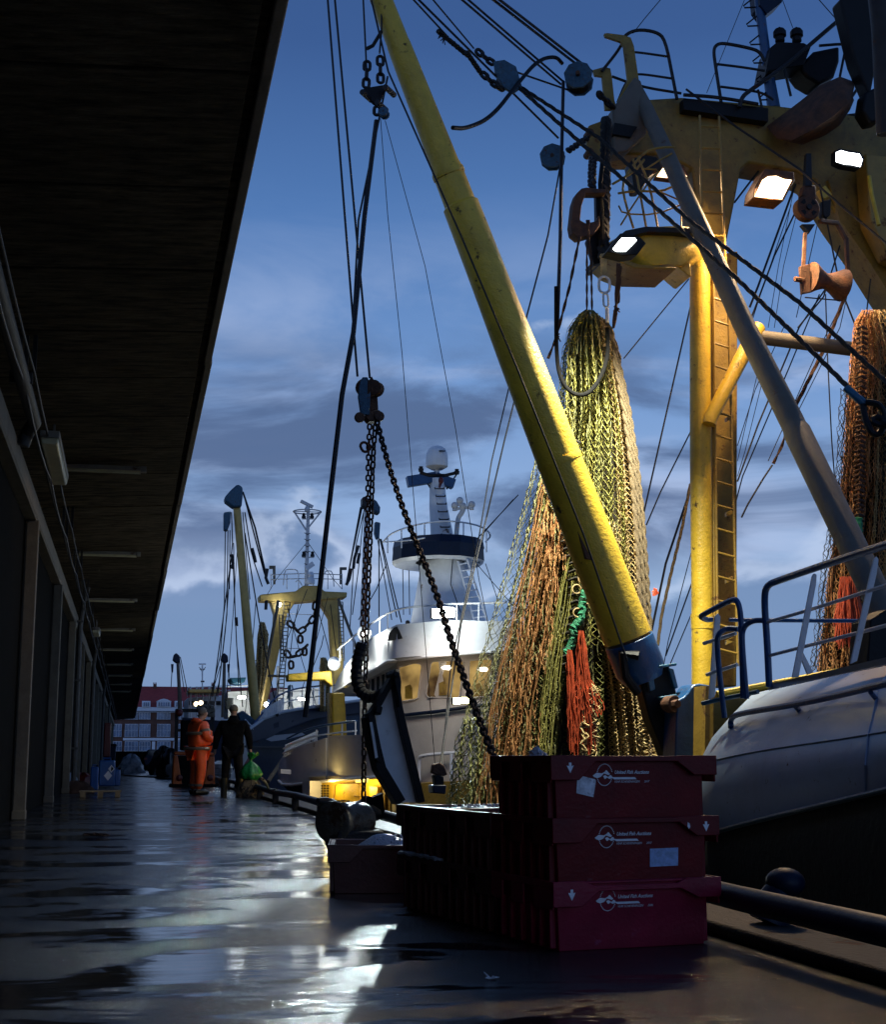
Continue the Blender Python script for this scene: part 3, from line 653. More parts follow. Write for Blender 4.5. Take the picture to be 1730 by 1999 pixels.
for q in (.12,.3,.5): b.lathe(dr+Vector((0,.2,q)), [(.345,0),(.36,.02),(.345,.04)], 24)
solo(b, 'drum', M['clear_bag'], 'grey ribbed plastic drum between the truck and the man in black', 'drum')
# green sack on a heap of net
gb = G(490,1551); gb.y += .1
net_h = heap(490,1557,.27,.36,'round heap of brown and cream netting under the green sack',M['net_dark'],21,'net heap','net_heap',.27,.10,.25)
b = MB(); c_ = G(490,1557)+Vector((0,.25,0))
for i in range(90):
    a = rr_.uniform(0,6.28); e_ = rr_.uniform(0,1.3); pts = []
    for q in range(6):
        aa = a+q*.22*rr_.uniform(.5,1.2); ee = min(1.5,max(0,e_+.25*math.sin(q*1.7+i))); pts.append(c_+Vector((.29*math.cos(aa)*math.cos(ee), .28*math.sin(aa)*math.cos(ee), .385*math.sin(ee))))
    b.tube(chaikin(pts,1), .011, 5)
b.build('twine', M['tan_rope'], net_h)
o_ = bpy.data.objects[net_h.children[0].name]; o_.data.transform(Matrix.Translation(-net_h.location))
t = thing('green_sack', 'knotted bright green plastic sack resting on the net heap', 'sack', c_+Vector((0,0,.34)))
b = MB(); rows = []
for j in range(15):
    tt = j/14
    rad = .43*[.10,.34,.46,.52,.53,.50,.44,.36,.27,.16,.07,.06,.13,.22,.27][j]; z_ = [.0,.03,.08,.14,.20,.27,.34,.41,.47,.52,.56,.60,.66,.73,.80][j]
    rows.append([c_+Vector((rad*math.cos(q/28*6.2832)*(1+.10*math.sin(q*1.57+j*.2)+.07*rr_.uniform(-1,1)) + (.05*(j-11)/3 if j>11 else 0), rad*.85*math.sin(q/28*6.2832)*(1+.10*math.sin(q*1.57)), .34+z_*.70+(.03*math.sin(q*1.1) if j==14 else 0))) for q in range(29)])
for r2 in rows: r2[-1] = r2[0]
b.grid(rows); b.build('bag', M['green_bag'], t, smooth=60)
b = MB(); b.tube(chaikin([G(x_,y_,z_) for x_,y_,z_ in ((507,1520,.5),(512,1519,.55),(520,1530,.45),(526,1543,.12),(530,1548,.03))],2), .02, 6)
solo(b, 'mooring_rope', M['tan_rope'], 'pale rope looping down from the net heap to the quay edge', 'rope')
b = MB(); b.tube([P(523,1526,34), P(540,1500,36), P(560,1470,38)], .05, 8); solo(b, 'mooring_line', M['tan_rope'], 'thick mooring line running from the quay up to the grey bow', 'rope')
# parked cars and clutter by the end of the quay
def car(c, label, m_, s_=1, group='cars parked at the far end of the quay'):
    t = thing('parked_car', label, 'car', c, group)
    b = MB(); b.prism([c+Vector(p)*s_ for p in ((-.85,0,.3),(.85,0,.3),(.9,0,.75),(.78,0,.95),(.60,0,1.38),(-.60,0,1.38),(-.78,0,.95),(-.9,0,.75))], (0,4.1,0)); b.build('body', m_, t, bevel=.08)
    b = MB(); b.prism([c+Vector(p)*s_ for p in ((-.68,-.02,.97),(.68,-.02,.97),(.55,-.02,1.32),(-.55,-.02,1.32))], (0,.03,0)); b.build('rear_window', M['glass'], t)
    for x_ in (-.75,.75):
        b = MB(); b.lathe(c+Vector((x_-.1,.7,.3)), [(.3,0),(.3,.2)], 16, (1,0,0)); b.build('wheel', M['rubber'], t)
        b = MB(); b.box(c+Vector((x_-.12,-.03,.68)), c+Vector((x_+.1,.0,.82))); b.build('tail_light', M['red_plastic'], t)
    return t
car(G(306,1503), 'dark parked car far down the quay left of the stacker truck', M['navy_paint'])
car(G(283,1498), 'dark grey parked car farthest down the quay, beside the hall', M['dark_steel'])
def low_wall():
    b = MB(); b.prism([(-1.2,100,0),(3.0,100,0),(3.0,100,1.25),(-1.2,100,1.25)], (0,.3,0)); 
    return solo(b, 'low_wall', M['door_dark'], 'low dark wall across the end of the quay', 'wall', smooth=0)
low_wall()
for (px,py,w_,h_,lab) in ((330,1520,.9,1.1,'dark crate pile beside the quay edge left of the stacker truck'),(318,1512,1.1,1.3,'taller dark gear pile further along the quay edge')):
    heap(px,py,w_*.5,h_,lab,M['dark_steel'],int(px),'gear pile','gear_pile',.6,.22,.5)
# ================================================================ people
def skin(name, pts, edges, rad, m_, parent, sub=2, off=Vector((0,0,0)), tweak=None, sc=1.0):
    me = bpy.data.meshes.new(name); keys = list(pts); idx = {k:i for i,k in enumerate(keys)}
    me.from_pydata([tuple(Vector(pts[k])) for k in keys], [(idx[a],idx[b]) for a,b in edges], [])
    o = bpy.data.objects.new(name, me); COL.objects.link(o)
    o.modifiers.new('skin','SKIN'); sk = me.skin_vertices[0].data
    for k in keys:
        r_ = rad[k]; sk[idx[k]].radius = r_ if isinstance(r_, tuple) else (r_, r_)
    sk[0].use_root = True
    s_ = o.modifiers.new('sub','SUBSURF'); s_.levels = sub; s_.render_levels = sub
    bpy.context.view_layer.update()
    me2 = bpy.data.meshes.new_from_object(o.evaluated_get(bpy.context.evaluated_depsgraph_get()))
    bpy.data.objects.remove(o); me2.name = name
    if tweak:
        for v in me2.vertices: v.co = tweak(v.co.copy())
    me2.transform(Matrix.Scale(sc,4)); me2.transform(Matrix.Translation(off))
    for p in me2.polygons: p.use_smooth = True
    me2.materials.append(m_); q = bpy.data.objects.new(name, me2); COL.objects.link(q); q.parent = parent; return q
def body_def(sh=.20, hip=.095, armL=None, armR=None, legL=None, legR=None, head=(0,.02)):
    p = {'pelvis':(0,0,.93),'waist':(0,0,1.07),'chest':(0,0,1.28),'neck0':(0,-.01,1.47),'neck':(head[0]*.4,head[1]*.3,1.53),'jaw':(head[0],head[1]+.035,1.60),'skull':(head[0],head[1],1.68),'crown':(head[0],head[1]-.005,1.75)}
    r_ = {'pelvis':(.155,.115),'waist':(.14,.10),'chest':(.165,.115),'neck0':(.075,.065),'neck':.056,'jaw':(.062,.070),'skull':(.076,.092),'crown':(.058,.07)}
    e = [('pelvis','waist'),('waist','chest'),('chest','neck0'),('neck0','neck'),('neck','jaw'),('jaw','skull'),('skull','crown')]
    for s_, arm, leg in ((-1,armL,legL),(1,armR,legR)):
        n = 'L' if s_<0 else 'R'
        el, wr = arm; kn, an, toe = leg
        p['sh'+n] = (s_*sh,0,1.395); p['el'+n] = el; p['wr'+n] = wr; r_['sh'+n] = .062; r_['el'+n] = .044; r_['wr'+n] = .028
        e += [('chest','sh'+n),('sh'+n,'el'+n),('el'+n,'wr'+n)]
        d_ = (Vector(wr)-Vector(el)).normalized(); a_ = Vector(wr)+d_*.05; p['pa'+n] = tuple(a_); r_['pa'+n] = (.036,.018); e.append(('wr'+n,'pa'+n))
        sd_ = d_.cross(Vector((1,0,0))) if abs(d_.x)<.8 else d_.cross(Vector((0,0,1))); sd_.normalize(); cr_ = sd_.cross(d_)
        for f in range(4):
            b0 = a_+d_*.035+sd_*(f-1.5)*.019; ln = (.06,.072,.068,.052)[f]
            p[f'f{f}{n}'] = tuple(b0); p[f'g{f}{n}'] = tuple(b0+d_*ln*.6+cr_*.012*s_); p[f'h{f}{n}'] = tuple(b0+d_*ln*.9+cr_*.035*s_)
            for q, rr in (('f',.010),('g',.009),('h',.0075)): r_[f'{q}{f}{n}'] = rr
            e += [('pa'+n,f'f{f}{n}'),(f'f{f}{n}',f'g{f}{n}'),(f'g{f}{n}',f'h{f}{n}')]
        tb = Vector(wr)+d_*.02+sd_*.03; p['ta'+n] = tuple(tb); p['tb'+n] = tuple(tb+sd_*.03+d_*.035); r_['ta'+n] = .011; r_['tb'+n] = .009
        e += [('wr'+n,'ta'+n),('ta'+n,'tb'+n)]
        p['hi'+n] = (s_*hip,0,.88); p['kn'+n] = kn; p['an'+n] = an; p['to'+n] = toe
        r_['hi'+n] = .098; r_['kn'+n] = .062; r_['an'+n] = .045; r_['to'+n] = (.045,.035)
        e += [('pelvis','hi'+n),('hi'+n,'kn'+n),('kn'+n,'an'+n),('an'+n,'to'+n)]
    return p, e, r_
def head_tweak(head):
    def f(co):                       # eye sockets, nose, chin on the +Y side of the head
        hx, hy = head
        if co.z > 1.55:
            dy = co.y-hy
            if dy > .03:
                if abs(co.x-hx) < .018 and 1.625 < co.z < 1.68: co.y += .022
                if .018 < abs(co.x-hx) < .05 and 1.665 < co.z < 1.70: co.y -= .012
                if abs(co.x-hx) < .03 and 1.575 < co.z < 1.60: co.y += .008
            if abs(dy) < .02 and abs(abs(co.x-hx)-.075) < .012 and 1.62 < co.z < 1.69: co.x += .016*(1 if co.x > hx else -1)
        return co
    return f
def sub_def(p, e, r_, keys, grow, over={}):
    return {k:p[k] for k in keys}, [x for x in e if x[0] in keys and x[1] in keys], {k: over.get(k, tuple(q+grow for q in (r_[k] if isinstance(r_[k],tuple) else (r_[k],r_[k])))) for k in keys}
# --- the man in black, seen from behind
c = G(452,1555); SC = 1.93/1.80
t = thing('person', 'man in black hooded jacket and pale cap standing with arms hanging, seen from behind', 'person', c)
t.rotation_euler = (0,0,R(-6)); t.scale = (SC,SC,SC)
p, e, r_ = body_def(.225, .10, ((-.32,-.01,1.14),(-.345,.05,.90)), ((.32,-.01,1.14),(.345,.04,.90)), ((-.13,.02,.50),(-.15,0,.09),(-.17,.14,.04)), ((.13,.02,.50),(.155,-.02,.09),(.19,.11,.04)))
skin('body', p, e, r_, M['skin'], t, tweak=head_tweak((0,.02)))
k_ = ['chest','waist','pelvis','neck0','shL','elL','wrL','shR','elR','wrR']
skin('jacket', *sub_def(p, e, r_, k_, .045, {'pelvis':(.215,.155),'waist':(.225,.165),'chest':(.220,.165),'neck0':(.135,.12),'wrL':.048,'wrR':.048,'elL':.078,'elR':.078,'shL':.105,'shR':.105}), M['black_cloth'], t)
k_ = ['pelvis','hiL','knL','anL','hiR','knR','anR']
skin('trousers', *sub_def(p, e, r_, k_, .03, {'knL':.088,'knR':.088,'anL':.066,'anR':.066,'hiL':.118,'hiR':.118,'pelvis':(.17,.14)}), M['trouser_dark'], t)
for n in 'LR':
    q = Vector(p['an'+n]); h_ = Vector(p['to'+n])
    b = MB(); b.tube([(q.x,q.y-.01,.36),(q.x,q.y-.01,.22),(q.x,q.y,.10),(q.x,q.y,.0)], [.078,.068,.062,.06], 12); b.tube([(q.x,q.y-.05,.055),(q.x,q.y,.06),(h_.x,h_.y-.02,.05),(h_.x,h_.y+.04,.04)], [.05,.06,.055,.03], 10); b.build('boot', M['boot'], t, local=True, smooth=60)
b = MB(); b.ball((0,.012,1.70), .098, 18, 12, (.92,1.08,.92)); b.v = [v for v in b.v]; b.v = [(x,y,max(z,1.665)) for x,y,z in b.v]; b.build('cap', M['cap_beige'], t, local=True, smooth=70)
b = MB(); b.tube([(-.10,-.02,1.44),(-.07,-.10,1.46),(0,-.13,1.45),(.07,-.10,1.46),(.10,-.02,1.44)], [.04,.055,.06,.055,.04], 10); b.tube([(0,-.02,1.42),(0,-.015,1.50),(0,-.005,1.565)], [.13,.095,.078], 14); b.build('hood', M['black_cloth'], t, local=True, smooth=60)
b = MB(); b.lathe((0,0,.80), [(.19,0),(.215,.03),(.225,.12),(.22,.24)], 20); b.v = [(x,y*.74,z) for x,y,z in b.v]; b.build('jacket_hem', M['black_cloth'], t, local=True, smooth=60)
# --- the man in orange rainwear, seen from the side and behind, leaning back over his belly
c = G(384,1551)
t = thing('person', 'grey haired man in orange rain suit with reflective bands, standing with hands before his belly', 'person', c)
SC = 1.95/1.80; t.rotation_euler = (0,0,R(-62)); t.scale = (SC,SC,SC)
hd = (0,.10)
p, e, r_ = body_def(.20, .09, ((-.27,.02,1.15),(-.16,.26,1.10)), ((.27,.02,1.15),(.16,.26,1.10)), ((-.10,.03,.48),(-.11,-.03,.09),(-.13,.14,.04)), ((.10,.02,.48),(.11,-.04,.09),(.13,.13,.04)), hd)
skin('body', p, e, r_, M['skin'], t, tweak=head_tweak(hd))
k_ = ['chest','waist','pelvis','neck0','shL','elL','wrL','shR','elR','wrR']
def coat(co):
    if co.z < 1.02: s_ = (1.02-co.z)*1.1; co.y -= s_*.55; co.x *= 1+s_*.3
    if 1.0 < co.z < 1.3 and co.y > .05 and abs(co.x) < .2: co.y += .07
    return co
skin('jacket', *sub_def(p, e, r_, k_, .045, {'pelvis':(.24,.20),'waist':(.25,.215),'chest':(.24,.18),'neck0':(.115,.11),'wrL':.058,'wrR':.058,'elL':.092,'elR':.092,'shL':.12,'shR':.12}), M['rain_orange'], t, tweak=coat, sub=3)
k_ = ['pelvis','hiL','knL','anL','hiR','knR','anR']
skin('trousers', *sub_def(p, e, r_, k_, .04, {'knL':.122,'knR':.122,'anL':.085,'anR':.085,'hiL':.145,'hiR':.145,'pelvis':(.20,.17)}), M['rain_orange'], t, sub=3)
for zz_, rx, ry, yo in ((1.24,.262,.215,.0),(.93,.275,.245,-.03)):
    b = MB(); n = 28; b.tube([(rx*math.cos(q/n*6.2832),yo+ry*math.sin(q/n*6.2832),zz_) for q in range(n+1)], .028, 6); b.v = [(x,y,zz_+(z-zz_)*1.3) for x,y,z in b.v]; b.build('reflective_band', M['reflective'], t, local=True)
for n in 'LR':
    q = Vector(p['an'+n]); h_ = Vector(p['to'+n])
    b = MB(); b.tube([(q.x,q.y,.22),(q.x,q.y,.17)], .094, 14); b.build('reflective_cuff', M['reflective'], t, local=True)
    b = MB(); b.tube([(q.x,q.y-.06,.05),(q.x,q.y,.06),(h_.x,h_.y,.05),(h_.x,h_.y+.06,.035)], [.05,.062,.055,.03], 10); b.build('boot', M['boot_black'], t, local=True, smooth=60)
    a_, b_ = Vector(p['sh'+n]), Vector(p['el'+n]); m_ = a_.lerp(b_,.45); b = MB(); b.tube([m_-(b_-a_)*.09, m_+(b_-a_)*.09], .112, 14); b.build('reflective_band', M['reflective'], t, local=True)
b = MB(); b.ball((hd[0],hd[1]-.02,1.69), .096, 18, 12, (.90,1.02,.95)); b.v = [(x, min(y,hd[1]+.05), max(z,1.60+(.06 if y>hd[1] else 0))) for x,y,z in b.v]; b.build('hair', M['hair_grey'], t, local=True, smooth=60)
b = MB(); b.tube([(-.11,.03,1.45),(-.09,-.08,1.50),(0,-.12,1.51),(.09,-.08,1.50),(.11,.03,1.45)], [.035,.05,.055,.05,.035], 10); b.build('collar', M['rain_orange'], t, local=True, smooth=60)
# ================================================================ the near beam trawler on the right
A = thing('beam_trawler', 'near beam trawler with thick yellow boom, tall gantry and white bow shelter with blue rails', 'ship', (6,12,-1.6))
# ---- hull and bow shelter
def rowpts(spec, n=15):              # spec: [(x,y,Y)...] smoothed and resampled
    p = chaikin([P(*q) for q in spec], 3); d_ = [0]
    for a_, b_ in zip(p, p[1:]): d_.append(d_[-1]+(b_-a_).length)
    out_ = []
    for i in range(n):
        s_ = d_[-1]*i/(n-1); k = max(j for j in range(len(d_)) if d_[j] <= s_+1e-9); k = min(k, len(p)-2)
        out_.append(p[k].lerp(p[k+1], (s_-d_[k])/max(1e-9, d_[k+1]-d_[k])))
    return out_
rows = [rowpts([(1372,1630,11.0),(1480,1600,9.6),(1730,1541,7.4),(2150,1440,5.2)]),
        rowpts([(1362,1560,10.9),(1480,1530,9.5),(1730,1487,7.3),(2150,1390,5.1)]),
        rowpts([(1364,1490,10.9),(1480,1464,9.6),(1730,1430,7.4),(2150,1340,5.2)]),
        rowpts([(1390,1440,11.0),(1500,1420,9.8),(1730,1390,7.6),(2150,1300,5.4)]),
        rowpts([(1428,1396,11.2),(1520,1374,10.1),(1730,1343,7.9),(2150,1260,5.7)]),
        rowpts([(1470,1354,11.9),(1560,1332,11.0),(1730,1300,8.9),(2150,1215,6.6)])]
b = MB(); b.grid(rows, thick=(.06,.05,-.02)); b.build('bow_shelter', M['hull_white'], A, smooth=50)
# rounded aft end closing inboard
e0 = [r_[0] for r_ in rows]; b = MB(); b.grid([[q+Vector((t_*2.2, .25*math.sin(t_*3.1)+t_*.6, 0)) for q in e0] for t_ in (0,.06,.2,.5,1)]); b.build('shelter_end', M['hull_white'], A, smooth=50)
for k_ in (8,):
    b = MB(); b.tube([r_[k_]+Vector((-.004,-.004,0)) for r_ in rows], .006, 6); b.build('weld_seam', M['hull_white'], A)
b = MB(); b.tube([q+Vector((-.004,-.004,0)) for q in rows[2]], .006, 6); b.build('weld_seam', M['hull_white'], A)
b = MB(); b.tube([q+Vector((-.01,-.01,0)) for q in rows[0]], .016, 8); b.build('trim_line', M['teal_paint'], A)
b = MB(); b.grid([[q+Vector((.05,.05,0)) for q in rows[0]], [Vector((q.x+.02,q.y+.06,q.z-.25)) for q in rows[0]], [Vector((q.x+.15,q.y+.2,-.6)) for q in rows[0]], [Vector((q.x+.45,q.y+.4,-1.9)) for q in rows[0]]], thick=(.1,.1,0)); b.build('bow_hull', M['black_paint'], A, smooth=50)
b = MB(); prof = [(3.95,12.5),(4.05,17),(5.2,19.5),(8.5,19.5),(9.4,18),(9.6,11),(5.0,11)]
b.prism([(x,y,-1.9) for x,y in prof], (0,0,2.15)); b.build('main_hull', M['black_paint'], A, smooth=0)
b = MB(); b.prism([(x,y,.25) for x,y in [(4.1,12.6),(4.2,16.9),(5.3,19.3),(8.4,19.3),(9.3,17.9),(9.5,11.3),(5.1,11.3)]], (0,0,.1)); b.build('deck', M['dark_steel'], A, smooth=0)
# rub tubes standing off the shelter, with brackets
def rail(pts, r_px, m_, name='railing', n=10, it=2):
    q = chaikin([P(*p_) for p_ in pts], it); Y = sum(p_[2] for p_ in pts)/len(pts); b_ = MB(); b_.tube(q, r_px*PX(Y), n); return b_.build(name, M[m_], A)
rail([(1427,1420,10.75),(1427,1402,10.7),(1441,1393,10.5),(1553,1375,9.3),(1638,1357,8.5),(1730,1334,7.6),(2100,1250,5.5)], 7.0, 'blue_paint', 'rub_tube')
for a_, c_ in (((1554,1379,9.3),(1573,1402,9.55)),((1700,1351,7.85),(1722,1378,8.1)),((1427,1412,10.7),(1434,1428,11.0))):
    b = MB(); b.tube([P(*a_),P(*c_)], 5.5*PX(a_[2]), 8); b.build('rub_tube_bracket', M['blue_paint'], A)
# railings on the shelter
rail([(1391,1209,11.2),(1380,1210,11.2),(1367,1204,11.1),(1374,1199,11.0),(1427,1171,10.6),(1440,1170,10.5),(1447,1200,10.5),(1448,1250,10.5),(1451,1363,10.5)], 6.0, 'blue_paint')
rail([(1415,1401,10.8),(1407,1335,10.8),(1400,1262,10.8),(1402,1236,10.7),(1420,1226,10.7),(1442,1228,10.6)], 6.0, 'blue_paint')
rail([(1495,1211,10.2),(1468,1211,10.3),(1450,1226,10.4),(1449,1255,10.4),(1458,1364,10.4)], 6.0, 'blue_paint')
rail([(1502,1341,10.1),(1498,1253,10.1),(1492,1172,10.1),(1496,1143,10.0),(1520,1133,9.9),(1638,1093,9.0),(1730,1063,8.3),(2100,950,6.0)], 8.2, 'blue_paint')
rail([(1424,1210,11.6),(1520,1211,11.6),(1690,1212,11.6)], 4.4, 'blue_paint', 'far_railing')
rail([(1496,1215,10.1),(1590,1188,9.4),(1702,1151,8.6),(2000,1060,6.5)], 4.2, 'grey_paint', 'mid_railing')
rail([(1501,1280,10.1),(1590,1257,9.4),(1700,1229,8.6),(2000,1150,6.5)], 4.2, 'grey_paint', 'mid_railing')
rail([(1374,1256,11),(1437,1236,10.7)], 4, 'grey_paint', 'mid_railing'); rail([(1380,1317,11),(1440,1297,10.7)], 4, 'grey_paint', 'mid_railing')
rail([(1371,1373,11.0),(1400,1366,10.9),(1480,1350,10.5)], 5, 'teal_paint', 'toe_rail')
for pts, Y in (([(1586,1125),(1590,1119),(1595,1122),(1594,1140),(1560,1321),(1547,1323)],9.35),([(1559,1272),(1566,1268),(1589,1313),(1577,1317)],9.4),([(1706,1092),(1712,1086),(1716,1092),(1712,1120),(1674,1290),(1661,1296)],8.6),([(1396,1203),(1402,1197),(1407,1203),(1406,1230),(1396,1360),(1384,1366)],10.95)):
    b = MB(); b.pp(pts, Y, .016); b.build('stanchion', M['grey_paint'], A, bevel=.003)
b = MB(); b.prism([P(1499,1347,10.15),P(1503,1335,10.15),P(1694,1292,8.75),P(1760,1276,8.2),P(1760,1290,8.2),P(1694,1304,8.75)], (.03,.03,0)); b.build('toe_plate', M['grey_paint'], A)
b = MB(); b.prism([P(1393,1450,12.2),P(1393,1356,12.2),P(1420,1352,12.2),P(1700,1300,12.2),P(1800,1290,12.2),P(1800,1450,12.2)], (0,.08,0)); b.build('yellow_bulwark', M['old_yellow'], A, smooth=0)
b = MB(); b.tube([P(1400,1356,12.15),P(1700,1300,12.15),P(1800,1284,12.15)], .035, 8); b.build('bulwark_cap', M['yellow_paint'], A)
# blue bulkhead and hinge of the boom
b = MB(); b.pp(chaikin([(x,y,0) for x,y in ((1322,1368),(1330,1362),(1342,1352),(1348,1342),(1356,1336),(1388,1337))],1)[0:0] or [(1322,1366),(1334,1361),(1343,1352),(1348,1343),(1355,1336),(1366,1334),(1388,1338),(1384,1480),(1318,1480)], 13.6, .35); b.build('boom_pedestal', M['blue_paint'], A, bevel=.015)
b = MB(); b.pp([(1378,1338),(1394,1340),(1388,1560),(1375,1560)], 13.3, .5); b.build('pedestal_edge', M['old_yellow'], A)
BY = 14.0
def B(x, y, dy=0): return P(x, y, BY+dy)
b = MB(); b.pp([(1245,1310),(1305,1298),(1320,1345),(1327,1375),(1350,1400),(1372,1480),(1300,1480),(1268,1400),(1255,1350)], 13.95, .22); b.build('boom_fork', M['black_paint'], A, bevel=.02)
b = MB(); b.pp([(1262,1312),(1275,1309),(1280,1345),(1270,1350)], 13.86, .06); b.build('fork_web', M['teal_paint'], A, bevel=.01); b = MB(); b.pp([(1305,1303),(1316,1306),(1325,1342),(1318,1345)], 13.86, .06); b.build('fork_web', M['teal_paint'], A, bevel=.01)
b = MB(); b.pp([(1288,1360),(1322,1354),(1328,1366),(1328,1380),(1300,1372)], 13.75, .1); b.build('hinge_lug', M['teal_paint'], A, bevel=.01)
b = MB(); c_ = P(1318,1374,13.6); b.lathe(c_, [(.085,0),(.085,.12),(.062,.13),(.062,.17)][::1], 24, (-.25,1,0)); b.lathe(c_-Vector((0,.05,0)), [(.045,-.02),(.045,.05)], 6, (-.25,1,0)); b.build('hinge_pin', M['rusty_steel'], A, bevel=.004)
# ---- the boom
ax0, ax1 = P(1226,1245,14.0), P(690,-140,13.4)
def on_boom(t_): return ax0.lerp(ax1, t_)
def tt(y): return (1245-y)/(1245+140)
segs = [(1245,51*PX(14)),(1060,50*PX(14)),(880,47*PX(14)),(700,44*PX(14)),(560,41*PX(13.9)),(402,39*PX(13.8)),(398,34*PX(13.8)),(330,33*PX(13.7)),(322,31*PX(13.7)),(130,27*PX(13.6)),(90,26*PX(13.6)),(84,25*PX(13.6)),(-60,23*PX(13.5)),(-140,22*PX(13.5))]
b = MB(); b.tube([on_boom(tt(y)) for y,_ in segs], [r_ for _,r_ in segs], 40); b.build('boom', M['yellow_paint'], A, smooth=40)
dirb = (ax1-ax0).normalized()
for y_ in (900,1110,340):
    b = MB(); r_ = .24 if y_>500 else .172; c_ = on_boom(tt(y_)); b.lathe(c_, [(r_,-.03),(r_+.002,-.01),(r_+.002,.01),(r_,.03)], 40, dirb); b.build('weld_seam', M['yellow_paint'], A)
b = MB(); b.lathe(ax0-dirb*.05, [(.262,.02),(.262,-.30),(.20,-.42)], 36, dirb); b.build('boom_collar', M['blue_paint'], A, bevel=.006)
b = MB(); c_ = B(1290,1303,-.1); b.prism([B(1257,1308,-.2),B(1262,1302,-.2),B(1322,1293,-.2),B(1322,1299,-.2)], (0,.4,0)); b.build('fork_flange', M['teal_paint'], A, bevel=.01)
b = MB(); b.tube([B(1248,1280,-.3),B(1215,1275,-.22),B(1222,1320,-.2),B(1245,1352,-.15)], .05, 8); b.build('hydraulic_hose', M['black_paint'], A)
b = MB(); b.prism([B(1119,1010,-.28),B(1133,1016,-.28),B(1165,1090,-.28),B(1160,1095,-.28),B(1144,1090,-.28)], (0,.14,0)); b.build('boom_cleat', M['rusty_steel'], A, bevel=.006)
b = MB(); b.prism([B(1133,1010,-.30),B(1136,1010,-.30),B(1168,1088,-.30),B(1165,1090,-.30)], (0,.05,0)); b.build('cleat_edge', M['yellow_paint'], A)
# ---- gantry
GY = 17.0
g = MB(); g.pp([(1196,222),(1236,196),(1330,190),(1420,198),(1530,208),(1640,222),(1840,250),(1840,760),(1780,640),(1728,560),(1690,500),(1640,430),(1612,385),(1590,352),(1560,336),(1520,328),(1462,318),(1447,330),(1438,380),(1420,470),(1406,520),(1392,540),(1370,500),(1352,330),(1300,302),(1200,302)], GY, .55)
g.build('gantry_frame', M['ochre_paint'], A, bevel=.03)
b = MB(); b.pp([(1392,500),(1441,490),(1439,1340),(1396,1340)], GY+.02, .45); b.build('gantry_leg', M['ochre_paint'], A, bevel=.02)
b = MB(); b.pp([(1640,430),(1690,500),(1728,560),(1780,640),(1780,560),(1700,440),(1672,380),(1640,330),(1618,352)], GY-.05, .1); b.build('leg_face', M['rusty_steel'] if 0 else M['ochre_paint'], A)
b = MB(); b.pt([(1367,498,16.4),(1368,900,16.4),(1371,1150,16.4),(1372,1345,16.4)], 23*PX(16.4), 32); b.build('pillar', M['yellow_paint'], A)
b = MB(); b.pt([(1391,510,16.35),(1393,900,16.35),(1396,1340,16.35)], 3.0*PX(16.4), 8); b.build('pillar_pipe', M['old_yellow'], A)
b = MB(); b.pt([(1371,1200,16.4),(1372,1228,16.4)], 24.5*PX(16.4), 32); b.build('pillar_collar', M['yellow_paint'], A)
b = MB(); b.pt([(1385,828,16.2),(1388,815,16.2),(1462,672,16.3),(1480,640,16.4)], [15*PX(16.3)]*2+[17*PX(16.3)]*2, 20); b.build('knee_brace', M['yellow_paint'], A)
b = MB(); b.pt([(1478,658,16.4),(1730,690,16.0),(1900,712,15.8)], 16*PX(16.3), 24); b.build('cross_tube', M['strut_grey'], A)
b = MB(); b.pt([(1240,168,16.8),(1262,215,16.6),(1455,640,13.4),(1545,820,12.2),(1552,835,12.15),(1557,845,12.1),(1720,1180,10.1),(1745,1230,9.9)], [13*PX(16.8),17*PX(16.6),24*PX(13.4),27*PX(12.2),27*PX(12.15),30.5*PX(12.1),32*PX(10.1),32*PX(9.9)], 28); b.build('support_strut', M['strut_grey'], A)
b = MB(); b.pp([(1690,1370),(1700,1210),(1730,1190),(1800,1180),(1800,1370)], 9.7, .3); b.build('strut_foot', M['black_paint'], A, bevel=.01)
# ladder
lad = None
def ladder(pts_l, pts_r, n, m_, r_px, Y, parent, y0=None, name='ladder'):
    b_ = MB(); pl_, pr_ = [P(*q, Y) for q in pts_l], [P(*q, Y) for q in pts_r]
    b_.tube(pl_, r_px*PX(Y), 8); b_.tube(pr_, r_px*PX(Y), 8)
    def at(ps, t_):
        L_ = [0]
        for a_, c_ in zip(ps, ps[1:]): L_.append(L_[-1]+(c_-a_).length)
        s_ = t_*L_[-1]
        for i in range(len(ps)-1):
            if s_ <= L_[i+1]+1e-6: return ps[i].lerp(ps[i+1], (s_-L_[i])/(L_[i+1]-L_[i]))
        return ps[-1]
    for i in range(n): t_ = (i+.5)/n; b_.tube([at(pl_,t_), at(pr_,t_)], r_px*PX(Y)*.85, 8)
    return b_.build(name, m_, parent)
ladder([(1366,226),(1372,500),(1392,520),(1397,900),(1402,1290)], [(1404,228),(1416,500),(1421,560),(1430,900),(1441,1300)], 24, M['old_yellow'], 3.0, 16.3, A)
b = MB()
for y_ in (560,815,1000,1130,1250): b.pp([(1419,y_),(1432,y_-6),(1432,y_+2),(1419,y_+8)], 16.4, .06)
b.build('ladder_bracket', M['old_yellow'], A)
